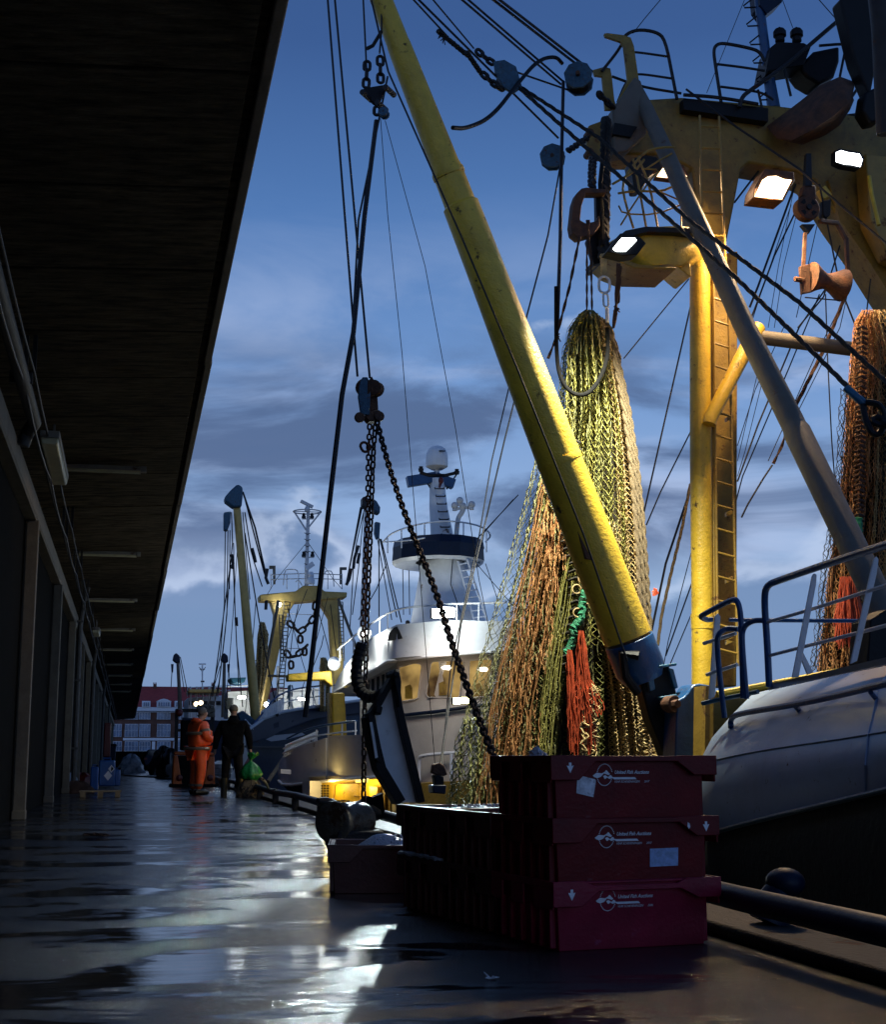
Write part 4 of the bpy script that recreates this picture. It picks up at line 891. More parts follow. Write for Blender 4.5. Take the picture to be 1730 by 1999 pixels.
# head fittings, horns, hoops
b = MB(); b.pp([(1180,66),(1186,65),(1218,69),(1232,74),(1238,90),(1248,158),(1262,200),(1200,215),(1210,190),(1226,158),(1218,90),(1212,82),(1182,72)], 16.75, .05); b.build('mast_horn', M['ochre_paint'], A, bevel=.005)
b = MB(); b.pp([(1158,137),(1180,131),(1192,134),(1195,150),(1200,196),(1206,215),(1182,215),(1176,150),(1162,148)], 16.95, .05); b.build('mast_horn', M['ochre_paint'], A, bevel=.005)
b = MB(); b.pp([(1150,245),(1175,236),(1200,232),(1210,300),(1172,310),(1152,306),(1146,280)], 16.8, .12); b.build('lug_plate', M['ochre_paint'], A, bevel=.02)
for q in ((1153,258),(1153,296)):
    b = MB(); c_ = P(*q,16.78); b.lathe(c_, [(.05,0),(.05,.16)], 16, (0,1,0)); b.build('lug_pin', M['rusty_steel'], A)
b = MB(); b.pp([(1196,215),(1240,150),(1252,158),(1268,215),(1262,262),(1225,296),(1200,300)], 16.6, .3); b.build('head_plate', M['strut_grey'], A, bevel=.02)
b = MB(); b.pp([(1200,240),(1245,248),(1232,268),(1196,262)], 16.55, .1); b.build('head_recess', M['black_paint'], A)
def hoop(pts, r_px, Y, m_='dark_steel', name='guard_hoop', it=2):
    b_ = MB(); b_.tube(chaikin([P(x,y,Y) for x,y in pts], it), r_px*PX(Y), 8); return b_.build(name, M[m_], A)
hoop([(1216,92),(1218,70),(1244,58),(1282,63),(1299,78),(1314,154),(1322,195)], 4.0, 16.9)
hoop([(1222,118),(1230,104),(1240,102),(1302,111)], 2.8, 16.9); hoop([(1206,200),(1222,160),(1240,147),(1252,145),(1312,154)], 2.8, 16.9)
hoop([(1216,84),(1204,104),(1175,140)], 3.5, 16.9); hoop([(1195,150),(1250,170),(1330,183)], 3.2, 17.3)
hoop([(1410,212),(1397,130),(1393,98),(1400,87),(1415,85),(1470,96),(1484,103),(1493,120)], 4.0, 16.9)
hoop([(1400,126),(1450,132),(1493,139)], 3.0, 16.9); hoop([(1407,170),(1455,176),(1490,182),(1510,196)], 3.0, 16.9)
hoop([(1444,210),(1448,192),(1460,180),(1530,133),(1600,72),(1668,15)], 5.0, 16.8)
hoop([(1660,195),(1690,150),(1698,110),(1680,92),(1650,86),(1600,90)], 3.5, 17.0); hoop([(1530,130),(1544,188)], 3.2, 16.9); hoop([(1652,90),(1640,150)], 3.2, 17.0); hoop([(1480,176),(1488,212)], 3.0, 16.9)
hoop([(1335,186),(1400,190),(1480,204)], 4.2, 16.8, 'dark_steel', 'deck_rail'); hoop([(1655,226),(1690,222),(1740,232)], 3.5, 17.1, 'dark_steel', 'deck_rail')
b = MB(); b.pp([(1335,192),(1500,212),(1500,238),(1335,214)], 16.85, .2); b.build('platform_edge', M['black_paint'], A)
# small signal mast with triangular steps
b = MB(); b.pt([(1476,-80,17.2),(1484,20,17.2),(1498,130,17.2),(1511,212,17.2)], [10*PX(17.2),11*PX(17.2),12*PX(17.2),15*PX(17.2)], 16); b.build('signal_mast', M['blue_paint'], A)
for i in range(6):
    x_, y_ = 1472+i*6, 8+i*36; b = MB(); b.tube([P(x_,y_-12,17.2),P(x_-20,y_+4,17.2),P(x_-18,y_+8,17.2),P(x_+4,y_+7,17.2)], 1.9*PX(17.2), 6); b.build('mast_step', M['dark_steel'], A)
b = MB(); b.pp([(1480,-30),(1530,-20),(1527,5),(1498,28),(1484,10)], 17.1, .3); b.build('lamp_board', M['navy_paint'], A)
b = MB(); b.pp([(1506,92),(1518,82),(1570,84),(1584,92),(1570,128),(1545,132),(1500,140),(1494,150)], 17.0, .4); b.build('lamp_platform', M['black_paint'], A, bevel=.02)
for x_ in (1523,1556):
    b = MB(); c_ = P(x_,82,17.1); k_ = PX(17.1); b.lathe(c_, [(11*k_,0),(11*k_,10*k_),(15*k_,13*k_),(15*k_,24*k_),(11*k_,30*k_),(3*k_,31*k_),(2*k_,36*k_)], 18); b.build('navigation_lamp', M['black_paint'], A)
# big scoop shaped guide on the top beam and the gear behind it
b = MB(); b.grid([[P(x,y,Y) for x,y,Y in r_] for r_ in ([(1500,245,16.9),(1560,200,16.7),(1600,168,16.5),(1640,150,16.4),(1668,160,16.5)],[(1520,268,16.6),(1575,232,16.3),(1612,200,16.1),(1648,176,16.05),(1668,172,16.2)],[(1545,275,16.5),(1590,252,16.2),(1630,225,16.05),(1655,200,16.0),(1664,188,16.2)],[(1570,280,16.9),(1615,262,16.7),(1640,245,16.6),(1660,215,16.5),(1668,196,16.5)])], thick=(0,.05,0)); b.build('rope_guide', M['rusty_steel'], A, smooth=60)
b = MB(); b.pp([(1560,130),(1590,100),(1640,90),(1640,120),(1630,150),(1600,165),(1575,150)], 17.1, .4); b.build('winch_head', M['black_paint'], A, bevel=.04)
for pts in ([(1640,0),(1660,-20),(1700,-10),(1720,80),(1700,190),(1670,120)], [(1690,180),(1712,170),(1722,235),(1700,240),(1684,215)]):
    b = MB(); b.pp(pts, 16.2, .25); b.build('hanging_gear', M['black_paint'], A, bevel=.03)
b = MB(); b.pt([(1735,262,14.6),(1722,60,14.4),(1700,-120,14.2)], [28*PX(14.5),24*PX(14.5),20*PX(14.5)], 20); b.build('far_boom', M['dark_steel'], A)
b = MB(); b.pp([(1690,300),(1840,320),(1840,560),(1735,500),(1700,430)], 16.6, .3); b.build('side_box', M['old_yellow'], A, bevel=.02)
b = MB(); b.pt([(1697,345,16.4),(1702,380,16.3),(1716,440,16.2)], 5*PX(16.3), 8); b.build('drain_pipe', M['yellow_paint'], A)
# half way platform with cage
b = MB(); rows_ = []
for j, (yy_, sx_) in enumerate(((444,1.0),(456,1.02),(480,1.0),(500,.9),(518,.55))):
    rows_.append([P(1300+sx_*x_, yy_+dy_, 16.0+dY) for x_, dy_, dY in ((-112,30,-.1),(-80,12,-.55),(-40,0,-.7),(10,-2,-.7),(60,0,-.6),(82,4,0))])
b.grid(rows_, thick=(0,.06,0)); b.build('work_platform', M['yellow_paint'], A, smooth=60)
b = MB(); b.pp([(1188,478),(1222,450),(1262,442),(1380,446),(1382,456),(1262,454),(1226,464),(1196,492)], 15.2, .9); b.build('platform_rim', M['dark_steel'], A, bevel=.01)
b = MB(); b.pp([(1186,492),(1196,486),(1222,506),(1246,516),(1320,522),(1320,526),(1240,524),(1210,512)], 15.3, .7); b.build('platform_floor', M['ochre_paint'], A, bevel=.01)
b = MB(); b.pp([(1305,478),(1345,478),(1350,540),(1344,538),(1308,508)], 15.6, .5); b.build('platform_bracket', M['yellow_paint'], A, bevel=.01)
cage = [[(1237,446),(1222,400),(1214,360),(1230,330),(1260,296),(1290,288),(1318,288)],[(1262,446),(1243,340),(1236,310)],[(1285,448),(1268,360),(1245,306)],[(1207,378),(1240,373),(1290,375),(1320,362)],[(1196,360),(1240,335),(1258,312)],[(1208,402),(1216,418),(1280,420),(1330,400)],[(1286,374),(1310,384),(1328,392)],[(1256,330),(1290,332),(1275,345),(1240,395),(1212,440)],[(1330,445),(1330,380)],[(1312,300),(1290,312),(1262,330)]]
for i, c_ in enumerate(cage): hoop(c_, 2.8 if i<5 else 2.0, 15.6, 'old_yellow', 'safety_cage', 1)
b = MB(); b.pp([(1230,316),(1252,300),(1285,306),(1296,330),(1268,345),(1254,372),(1240,372),(1236,345)], 16.6, .25); b.build('hanging_roller', M['dark_steel'], A, bevel=.03)
# flood lamps
def flood(pts_face, pts_house, Y, emi, m_, name='floodlight', dh=.12, proud=.01):
    h = MB(); h.pp(pts_house, Y, dh); ho = h.build(name, m_, A, bevel=.01)
    e_ = MB(); e_.pp(pts_face, Y-proud, proud*.8); e2 = e_.build('lens', M[emi], ho, smooth=0); return ho
flood([(1474,384),(1489,352),(1500,345),(1516,344),(1530,350),(1546,352),(1527,389)], [(1471,386),(1474,366),(1494,330),(1550,336),(1552,352),(1530,393)], 15.8, 'lamp_warm', M['rusty_steel'], dh=.3)
flood([(1283,345),(1300,322),(1330,330),(1341,345),(1316,348)], [(1280,347),(1296,312),(1334,322),(1346,345),(1318,352)], 16.9, 'lamp_warm', M['rusty_steel'])
flood([(1633,298),(1642,294),(1656,298),(1678,301),(1684,312),(1680,326),(1664,322),(1650,321),(1633,316)], [(1630,294),(1640,290),(1680,297),(1688,308),(1685,325),(1676,330),(1645,325),(1630,318)], 16.3, 'lamp_cool', M['black_paint'])
flood([(1197,486),(1214,465),(1240,465),(1243,470),(1222,491),(1204,491)], [(1185,492),(1212,455),(1250,463),(1262,475),(1245,497),(1218,500)], 14.0, 'lamp_white', M['black_paint'], dh=.2)
spot('lamp_light', P(1510,372,15.7), P(1330,1400,15.0), 1000, (1,.66,.34), 150, .15, A)
spot('lamp_light', P(1312,340,16.85), P(1330,1400,15.0), 260, (1,.70,.40), 150, .12, A)
spot('lamp_light', P(1658,312,16.1), P(1560,1400,8.0), 70, (.86,.93,1), 120, .10, A)
spot('lamp_light', P(1214,484,13.6), P(1160,1520,14.9), 3400, (1,.98,.80), 104, .10, A, 1.0)
# ---- running and standing rigging
def wire(pts, r_px, Ys, m_='wire', parent=None, name='rigging_wire', sag=0, n=6, strands=0):
    parent = parent or A
    if isinstance(Ys, (int,float)): Ys = [Ys]*len(pts)
    q = [P(x,y,Y) for (x,y),Y in zip(pts,Ys)]
    if len(q)==2 and sag: q = cat_pts(q[0], q[1], sag)
    r_ = r_px*PX(sum(Ys)/len(Ys)); b_ = MB()
    if strands:
        qq = []; L_ = 0
        for a_, c_ in zip(q, q[1:]):
            k = max(2, int((c_-a_).length/(r_*3.2)))
            for i in range(k): qq.append(a_.lerp(c_, i/k))
        qq.append(q[-1]); t0 = (q[-1]-q[0]).normalized(); u_ = t0.cross(Vector((0,1,0))).normalized(); v_ = t0.cross(u_)
        for s_ in range(strands):
            b_.tube([p_+(u_*math.cos(i*.9+s_*6.283/strands)+v_*math.sin(i*.9+s_*6.283/strands))*r_*.5 for i,p_ in enumerate(qq)], r_*.58, 5)
    else: b_.tube(q, r_, n)
    return b_.build(name, M[m_], parent)
# left of the boom, from its head down
for pts, r_, Ys in (([(628,-150),(698,735)],2.4,(13.6,13.0)),([(640,-150),(722,738)],2.4,(13.6,13.0)),
    ([(702,-150),(716,140)],2.0,13.4),([(746,-140),(745,60),(741,105)],2.0,13.4),([(690,-150),(758,140),(900,460),(1010,720),(1140,1045),(1225,1290)],2.2,(13.4,13.3,13.3,13.3,13.3,13.5)),
    ([(743,232),(757,420),(785,690),(802,900),(850,1500)],.8,(13.2,13.2,13.2,13.2,13.2)),([(752,236),(830,520),(890,840),(935,1130),(960,1250)],.8,13.2),
    ([(797,-20),(1090,270)],2.6,(14.5,16.0)),([(770,-40),(872,70)],2.2,(14.0,14.6)),([(820,-30),(925,95)],2.0,(14.3,15.4)),
    ([(890,-10),(1095,165)],2.6,(14.5,16.3)),([(900,-12),(1100,160)],2.6,(14.5,16.3)),([(950,-10),(1150,145)],3.2,(14.5,16.5)),([(962,-10),(1156,140)],3.2,(14.5,16.5)),
    ([(1004,140),(1120,180)],2.2,(15.6,16.4)),([(1290,0),(1258,38),(1236,66)],1.1,16.9),([(1454,0),(1380,182)],.8,17.5),([(1524,-10),(1548,55)],.9,17.5),([(1590,-10),(1636,42)],1.1,17.5),
    ([(1100,160),(1096,330),(1094,470),(1088,640)],4.0,(16.2,15.5,15.3,15.2)),([(1093,330),(1070,460),(1020,650)],1.9,(15.5,15.3,15.5)),
    ([(1020,720),(985,860),(950,1010),(900,1220),(858,1505)],1.8,(15.5,15.6,15.8,14.5,12.3)),([(1020,645),(960,900),(935,1050),(880,1300),(862,1505)],1.5,(15.8,15.8,15.8,14.5,12.35)),
    ([(1345,545),(1218,700)],1.5,(18,18)),([(1348,600),(1262,980),(1255,1010)],1.9,(18,18,18)),([(1350,840),(1290,960),(1262,1025)],1.6,18.2),([(1350,950),(1300,1100),(1260,1290)],2.6,(18,18,18)),
    ([(1352,1070),(1305,1250),(1290,1330)],1.0,19),([(1354,1130),(1300,1280)],1.6,19),([(1358,1180),(1290,1340),(1275,1380)],1.2,19),
    ([(1488,325),(1434,396)],2.4,17.2),([(1553,360),(1480,560),(1464,600)],2.6,17.2),([(1560,400),(1512,500),(1475,600),(1455,650)],2.0,17.2),([(1557,335),(1520,520),(1500,640)],.8,18),([(1570,360),(1530,520),(1512,640)],.8,18),
    ([(1640,480),(1608,580),(1558,640)],1.8,17),([(1615,560),(1560,640),(1480,830),(1440,940)],1.9,17.6),([(1600,575),(1540,720),(1450,930),(1405,1100)],1.5,17.8),([(1502,690),(1455,880),(1440,930)],.8,18),([(1488,690),(1440,900)],.8,18),
    ([(1612,575),(1616,700),(1624,860),(1631,950)],1.6,16.8),([(1700,545),(1692,610)],1.8,16.8),([(1600,360),(1640,560),(1680,660),(1710,690)],2.2,16.4)):
    wire(pts, r_, Ys)
for pts_ in ([(1418,560),(1350,740)],[(1660,240),(1600,420),(1555,620)],[(1700,240),(1690,420),(1640,640),(1560,800)],[(1448,690),(1490,560),(1545,400)],[(1500,900),(1590,700),(1660,560)],[(1440,870),(1475,760),(1530,640)]): wire(pts_, 1.0, 17.8)
wire([(1340,175),(1440,250),(1560,330),(1640,400),(1760,500)], 2.8, (16.6,16.2,15.8,15.4,15.0), 'wire')
wire([(1000,160),(1146,290),(1240,370),(1440,545),(1600,700),(1665,765)], 5.2, (15.4,14.6,14.0,12.6,11.4,10.9), 'black_rope', strands=3)
wire([(1000,160),(1170,270),(1345,430),(1560,590),(1730,745),(1850,850)], 5.2, (15.6,14.6,13.4,12.0,11.0,10.0), 'black_rope', strands=3)
wire([(735,236),(712,420),(690,650),(668,770),(640,1010),(596,1400)], 5.2, (13.2,13.0,12.8,12.7,12.7,12.8), 'wire')
wire([(757,150),(700,430),(690,620)], 2.2, (13.3,13.0,12.9), 'wire')
wire([(1348,945),(1332,1030),(1310,1120),(1292,1200),(1284,1260)], 3.6, 17.6, 'tan_rope', strands=3)
wire([(1548,800),(1527,870),(1510,905)], 3.5, 16.5, 'brown_rope', strands=2); wire([(1650,580),(1610,680),(1560,780),(1545,805)], 4.4, 16.5, 'brown_rope', strands=3); wire([(1508,908),(1490,935),(1460,985),(1448,1010)], 2.0, 16.5, 'dark_steel')
# hoses
b = MB(); b.tube(chaikin([P(*q) for q in ((884,250,14.0),(910,252,14.2),(960,230,14.6),(1010,165,15.2),(1050,118,15.8),(1085,110,16.0),(1098,125,16.1))],3), 4.6*PX(15), 10); b.build('hydraulic_hose', M['black_paint'], A)
b = MB(); b.tube(chaikin([P(*q) for q in ((1086,560,15),(1086,700,15),(1096,745,14.9),(1120,772,14.8),(1150,770,14.8),(1175,735,14.8),(1188,690,14.8),(1186,640,14.8))],3), 4.6*PX(15), 10); b.build('hanging_hose', M['rubber'], A)
# ---- blocks, chains, shackles: each its own thing
def block(px, py, rpx, Y, label, ang, w_=.16, name='pulley_block', m_='blue_block', sides=9):
    c_ = P(px,py,Y); k_ = PX(Y); t_ = thing(name, label, 'pulley block', c_-Vector((0,0,rpx*k_)), 'pulley blocks hanging in the rigging')
    ax_ = Vector((-math.cos(ang)*.38,-.92,-math.sin(ang)*.1)).normalized()
    b_ = MB(); b_.lathe(c_-ax_*w_*.5, [(rpx*k_*.98,0),(rpx*k_,.015),(rpx*k_,.035)], sides, ax_); b_.lathe(c_+ax_*w_*.3, [(rpx*k_,0),(rpx*k_,.03)], sides, ax_); b_.build('cheek', M[m_], t_, bevel=.006)
    b_ = MB(); b_.lathe(c_-ax_*w_*.38, [(rpx*k_*.86,0),(rpx*k_*.6,w_*.3),(rpx*k_*.86,w_*.6)], 20, ax_); b_.build('sheave', M['dark_steel'], t_)
    b_ = MB(); b_.lathe(c_-ax_*w_*.7, [(rpx*k_*.16,0),(rpx*k_*.16,w_*1.3)], 6, ax_); b_.build('pin', M['rusty_steel'], t_)
    return t_
def links(pts, link_len, wire_r, m_, name, label, wfac=.72, cat='chain', n=8, parent=None, tw=0.):
    q = [P(*p_) for p_ in pts] if len(pts[0])==3 and not isinstance(pts[0], Vector) else pts
    q = chaikin(q, 2); d_ = [0]
    for a_, c_ in zip(q, q[1:]): d_.append(d_[-1]+(c_-a_).length)
    b_ = MB(); s_ = link_len*.5; i = 0
    while s_ < d_[-1]:
        k = max(j for j in range(len(d_)) if d_[j] <= s_); k = min(k, len(q)-2); p_ = q[k].lerp(q[k+1], (s_-d_[k])/(d_[k+1]-d_[k]))
        t_ = (q[k+1]-q[k]).normalized(); u_ = t_.cross(Vector((.12,1,.1))).normalized(); v_ = t_.cross(u_)
        a_ = (i%2)*math.pi/2 + tw + .15*math.sin(i*1.7); s1 = u_*math.cos(a_)+v_*math.sin(a_)
        ll = link_len/2; ww = link_len*wfac/2-wire_r; loop = []
        for h in range(14):
            an = h/14*2*math.pi; x_ = math.cos(an); y_ = math.sin(an); loop.append(p_ + s1*(ww*x_*(1 if abs(y_)<.75 else .95)) + t_*((ll-wire_r-ww)*(1 if y_>0 else -1)*(1 if abs(y_)>.1 else 0) + ww*y_))
        loop.append(loop[0]); b_.tube(loop, wire_r, 6, False); s_ += link_len-wire_r*2.6; i += 1
    if parent is not None: return b_.build(name, M[m_], parent)
    return solo(b_, name, M[m_], label, cat)
block(1130,154,32,16.2,'large dark blue round block at the left tip of the gantry, where the hose ends',.25,.30)
block(1079,308,28,15.9,'round blue block hanging left of the gantry lug on a short chain',.3,.14)
links([(1108,296,15.9),(1150,268,16.6)], .13, .018, 'dark_steel', 'short_chain', 'short chain between the round blue block and the gantry lug')
links([(1165,180,16.3),(1198,212,16.5)], .15, .026, 'dark_steel', 'short_chain', 'heavy chain holding the large dark blue block to the gantry head')
t = thing('pulley_block', 'angular grey blue block in the topping wires left of the gantry', 'pulley block', P(990,150,15.4), 'pulley blocks hanging in the rigging')
b = MB(); b.pp([(965,120),(985,117),(1008,130),(1020,170),(1004,182),(985,172),(968,145)], 15.3, .05); b.pp([(966,130),(990,120),(1012,140),(1018,172),(1000,182),(972,150)], 15.5, .05); b.build('cheek', M['blue_block'], t, bevel=.008)
b = MB(); b.lathe(P(990,150,15.35), [(.10,0),(.07,.07),(.10,.14)], 18, (0,1,0)); b.build('sheave', M['dark_steel'], t)
links([(938,140,15.3),(958,160,15.3),(985,178,15.3)], .14, .024, 'dark_steel', 'shackle_chain', 'shackles joining the lower topping wire to the angular block'); links([(928,96,15.4),(945,112,15.4),(968,128,15.4)], .14, .022, 'dark_steel', 'shackle_chain', 'shackles joining the upper topping wire to the angular block')
for (a_, c_) in (((856,62),(912,108)),((912,104),(938,142))):
    b = MB(); pa, pb = P(*a_,14.6), P(*c_,14.9)
    for i in range(22):
        p_ = pa.lerp(pb, i/21); b.lathe(p_, [(.028+.006*math.sin(i*2.4),-.012),(.030,.012)], 7, (pb-pa))
    b.build('wire_serving', M['black_rope'], A)
for (x0,y0) in ((859,68),(866,75),(1207,0)):
    b = MB()
    if y0: [b.tube([P(x0,y0,14.6),P(x0+rr_.uniform(-9,9),y0+rr_.uniform(2,14),14.6)], .006, 4) for _ in range(5)]; b.build('frayed_end', M['black_rope'], A)
t = thing('triangle_plate', 'dark triangular plate joining two chain ended wires left of the boom', 'rigging plate', P(725,200,13.2))
b = MB(); b.pp([(705,178),(712,172),(748,166),(756,172),(740,205),(730,202)], 13.15, .05); b.build('plate', M['black_paint'], t, bevel=.008)
b = MB(); [b.lathe(P(x_,y_,13.05), [(.03,0),(.03,.2)], 10, (.6,.8,0)) for x_,y_ in ((707,180),(752,170),(736,200))]; b.build('bolt', M['dark_steel'], t)
for pts, lab in (([(717,118,13.3),(716,148,13.25),(714,178,13.2)],'left pair of shackles above the triangular plate'),([(742,108,13.3),(743,140,13.25),(743,170,13.2)],'right pair of shackles above the triangular plate')): links(pts, .155, .017, 'dark_steel', 'shackle_chain', lab, .62)
links([(737,205,13.2),(735,230,13.2)], .13, .018, 'dark_steel', 'shackle_chain', 'shackle below the triangular plate')
block(750,222,11,13.1,'small grey block hanging under the triangular plate',.4,.10)
b = MB(); b.tube([P(716,96,13.35),P(728,90,13.35),P(745,62,13.35)], .02, 6); b.build('lashing', M['black_rope'], A)
# rusty twin block with its chains
t = thing('twin_block', 'rusty grey twin sheave block holding the two rusty chains', 'pulley block', P(720,810,13.0))
b = MB(); b.pp([(702,748),(708,736),(718,736),(724,752),(722,810),(704,808),(699,775)], 12.9, .03); b.build('cheek', M['blue_block'], t, bevel=.008)
b = MB(); b.pp([(719,744),(726,734),(736,752),(739,800),(722,802)], 13.05, .03); b.build('cheek', M['rusty_steel'], t, bevel=.008)
b = MB(); b.lathe(P(710,756,12.92), [(.085,0),(.06,.06),(.085,.13)], 16, (.5,.86,0)); b.lathe(P(729,756,12.95), [(.075,0),(.05,.05),(.075,.1)], 16, (.5,.86,0)); b.build('sheave', M['rusty_steel'], t)
b = MB(); b.pp([(718,802),(742,800),(746,812),(738,822),(720,822),(712,812)], 12.92, .14); b.lathe(P(703,814,12.9), [(.05,0),(.05,.05)], 14, (0,1,0)); b.lathe(P(741,812,12.9), [(.05,0),(.05,.05)], 14, (0,1,0)); b.build('swivel', M['rusty_steel'], t, bevel=.01)
links([(722,826,12.95),(719,900,12.95),(718,1000,12.95),(713,1100,12.9),(709,1200,12.85),(708,1258,12.85)], .074, .0095, 'chain_rust', 'chain', 'rusty chain hanging straight down from the twin block into the black hose', .75)
links([(733,826,12.95),(728,900,12.95),(725,1000,12.95),(720,1120,12.95),(716,1230,12.9),(713,1340,12.85),(711,1450,12.8),(710,1566,12.8)], .088, .0105, 'chain_dark', 'chain', 'dark chain hanging straight from the twin block down to the quay edge behind the bollard', .70, tw=.7)
links([(735,820,12.95),(760,915,12.6),(800,1030,12.1),(850,1150,11.4),(880,1250,10.9),(915,1350,10.3),(950,1440,9.9),(985,1530,9.4)], .088, .0125, 'chain_dark', 'chain', 'long slanting chain running from the twin block down behind the front crates', .74, tw=.5)
links([(706,862,12.9),(716,880,12.9)], .12, .013, 'chain_rust', 'shackle', 'open rusty shackle beside the straight chains', .8, cat='shackle')
t = thing('chafing_hose', 'thick black ribbed hose sleeve hooked round the chain above the trawl shoe', 'hose', P(700,1360,12.6))
b = MB(); q = chaikin([P(*p_) for p_ in ((708,1258,12.7),(698,1285,12.7),(695,1320,12.7),(702,1350,12.65),(722,1362,12.6),(745,1358,12.55),(760,1345,12.5))],3); b.tube(q, 11*PX(12.7), 12); b.build('sleeve', M['black_paint'], t)
b = MB()
for i in range(2, len(q)-1, 3): b.lathe(q[i], [(12.4*PX(12.7),-.012),(12.6*PX(12.7),.012)], 14, q[min(i+1,len(q)-1)]-q[i-1])
b.build('wrapping', M['black_rope'], t)
# trawl beam shoe hanging by the hull
t = thing('trawl_shoe', 'tall curved trawl shoe with pale plate and black steel edges, hanging before the white hull', 'trawl gear', P(800,1566,12.4))
b = MB(); b.pp([(762,1346),(772,1330),(776,1372),(784,1400),(792,1440),(806,1500),(822,1566),(786,1566),(768,1530),(752,1500),(744,1462),(737,1425),(733,1385)], 12.42, .03); b.build('plate', M['white_paint'], t, smooth=0)
def edge(pts, w_, dep, nm='edge_bar'):
    b_ = MB(); n = len(pts); q_ = [P(x,y,12.3) for x,y in pts]; prev = None
    L_, R_ = [], []
    for i, p_ in enumerate(q_):
        tt_ = (q_[min(i+1,n-1)]-q_[max(i-1,0)]).normalized(); s_ = Vector((tt_.z,0,-tt_.x))*w_*.5; L_.append(p_+s_); R_.append(p_-s_)
    b_.prism(L_+R_[::-1], (0,dep,0)); return b_.build(nm, M['black_paint'], t, bevel=.004)
edge([(771,1308),(775,1340),(780,1380),(790,1425),(806,1490),(824,1566)], .06, .30)
edge([(776,1310),(762,1335),(742,1372),(728,1392),(720,1398)], .05, .22)
edge([(723,1398),(728,1425),(735,1460),(745,1500),(764,1532),(784,1566)], .085, .28)
b = MB(); b.pp([(718,1398),(730,1396),(734,1440),(744,1486),(736,1488),(726,1440)], 12.25, .12); b.build('wear_plate', M['black_paint'], t, bevel=.006)
b = MB(); b.pp([(722,1410),(727,1409),(738,1478),(733,1480)], 12.22, .03); b.build('shoe_stripe', M['grey_paint'], t)
b = MB(); b.pp([(736,1374),(748,1380),(744,1396),(732,1390)], 12.2, .2); b.build('lug', M['black_paint'], t, bevel=.01)
b = MB(); b.pp([(766,1312),(772,1305),(780,1308),(784,1330),(782,1380),(776,1360)], 12.2, .28); b.lathe(P(774,1315,12.15), [(.03,0),(.03,.36)], 10, (0,1,0)); b.build('apex', M['black_paint'], t, bevel=.01)
# lower block at (855,1500)
t = thing('deck_block', 'small rusty deck block with dark weight where two wires run down beside the net', 'pulley block', P(860,1550,12.3))
b = MB(); b.pp([(843,1508),(846,1492),(858,1488),(868,1494),(874,1512),(862,1516)], 12.2, .08); b.build('cheek', M['rusty_steel'], t, bevel=.008)
b = MB(); b.pp([(846,1512),(866,1514),(868,1530),(862,1534),(850,1534)], 12.18, .1); b.build('shackle', M['black_paint'], t, bevel=.01)
b = MB(); b.pp([(845,1532),(872,1532),(870,1550),(846,1548)], 12.1, .2); b.build('weight', M['navy_paint'], t, bevel=.01)
# frame shackle, thick rope and ring above the net
t = thing('frame_shackle', 'large dark rectangular frame shackle carrying the net ropes under the gantry lug', 'rigging frame', P(1140,462,15.3))
b = MB(); b.pp([(1136,368),(1146,366),(1184,370),(1186,376),(1170,378),(1144,378),(1136,402),(1133,430),(1144,436),(1164,432),(1170,420),(1172,440),(1160,458),(1130,466),(1118,456),(1115,440),(1120,395),(1126,378)], 15.2, .16); b.build('frame', M['rusty_steel'], t, bevel=.01)
b = MB(); b.pp([(1164,376),(1172,378),(1178,420),(1182,512),(1160,516),(1146,470),(1165,430)], 15.35, .1); b.build('side_plate', M['black_paint'], t, bevel=.01)
links([(1158,308,16.6),(1156,335,16.0),(1156,366,15.4)], .17, .026, 'dark_steel', 'short_chain', 'short heavy chain from the gantry lug to the frame shackle', .72)
t = thing('thick_rope', 'thick braided black rope hanging from the gantry head, pale at its lower end', 'rope', P(1180,570,15.2))
b = MB(); c0, c1 = P(1184,232,16.0), P(1178,505,15.2); n = 60
for s_ in range(3): b.tube([c0.lerp(c1, i/n)+Vector((math.cos(i*.8+s_*2.094),.7*math.sin(i*.8+s_*2.094),0))*.036+Vector((rr_.uniform(-1,1)*.006,0,0)) for i in range(n+1)], [.040+.008*rr_.uniform(-1,1) for _ in range(n+1)], 6)
for s_ in range(2): b.tube([P(1184,240,15.8)+Vector((0,0,0)), P(1172,360,15.4), P(1178,480,15.2)], .03, 6)
b.build('braid', M['black_rope'], t)
b = MB(); c0, c1 = P(1178,498,15.15), P(1180,546,15.15); n = 14
for s_ in range(3): b.tube([c0.lerp(c1, i/n)+Vector((math.cos(i*1.1+s_*2.094),.7*math.sin(i*1.1+s_*2.094),0))*(.026-.012*i/n) for i in range(n+1)], .024, 6)
b.build('spliced_end', M['net_tan'], t)
links([(1180,538,15.1),(1180,578,15.1)], .23, .016, 'grey_paint', 'shackle', 'oval steel ring below the thick braided rope', .70, cat='shackle'); links([(1182,572,15.05),(1184,604,15.0)], .20, .013, 'grey_paint', 'shackle', 'steel thimble hanging in the oval ring', .42, cat='shackle')
b = MB(); b.pt([(1185,602,15.0),(1186,630,15.0)], 4.2*PX(15), 10); b.build('ferrule', M['grey_paint'], A)
for pts, r_ in (([(1150,430),(1146,500),(1146,610),(1148,640)],2.6),([(1146,430),(1154,500),(1156,605)],2.6),([(1132,462),(1112,560),(1086,660),(1070,700)],3.4),([(1208,515),(1205,560),(1203,600),(1198,640)],4.8),([(1212,520),(1208,590),(1200,600)],3.0)):
    wire(pts, r_, 15.1, 'brown_rope', strands=2, name='net_rope')
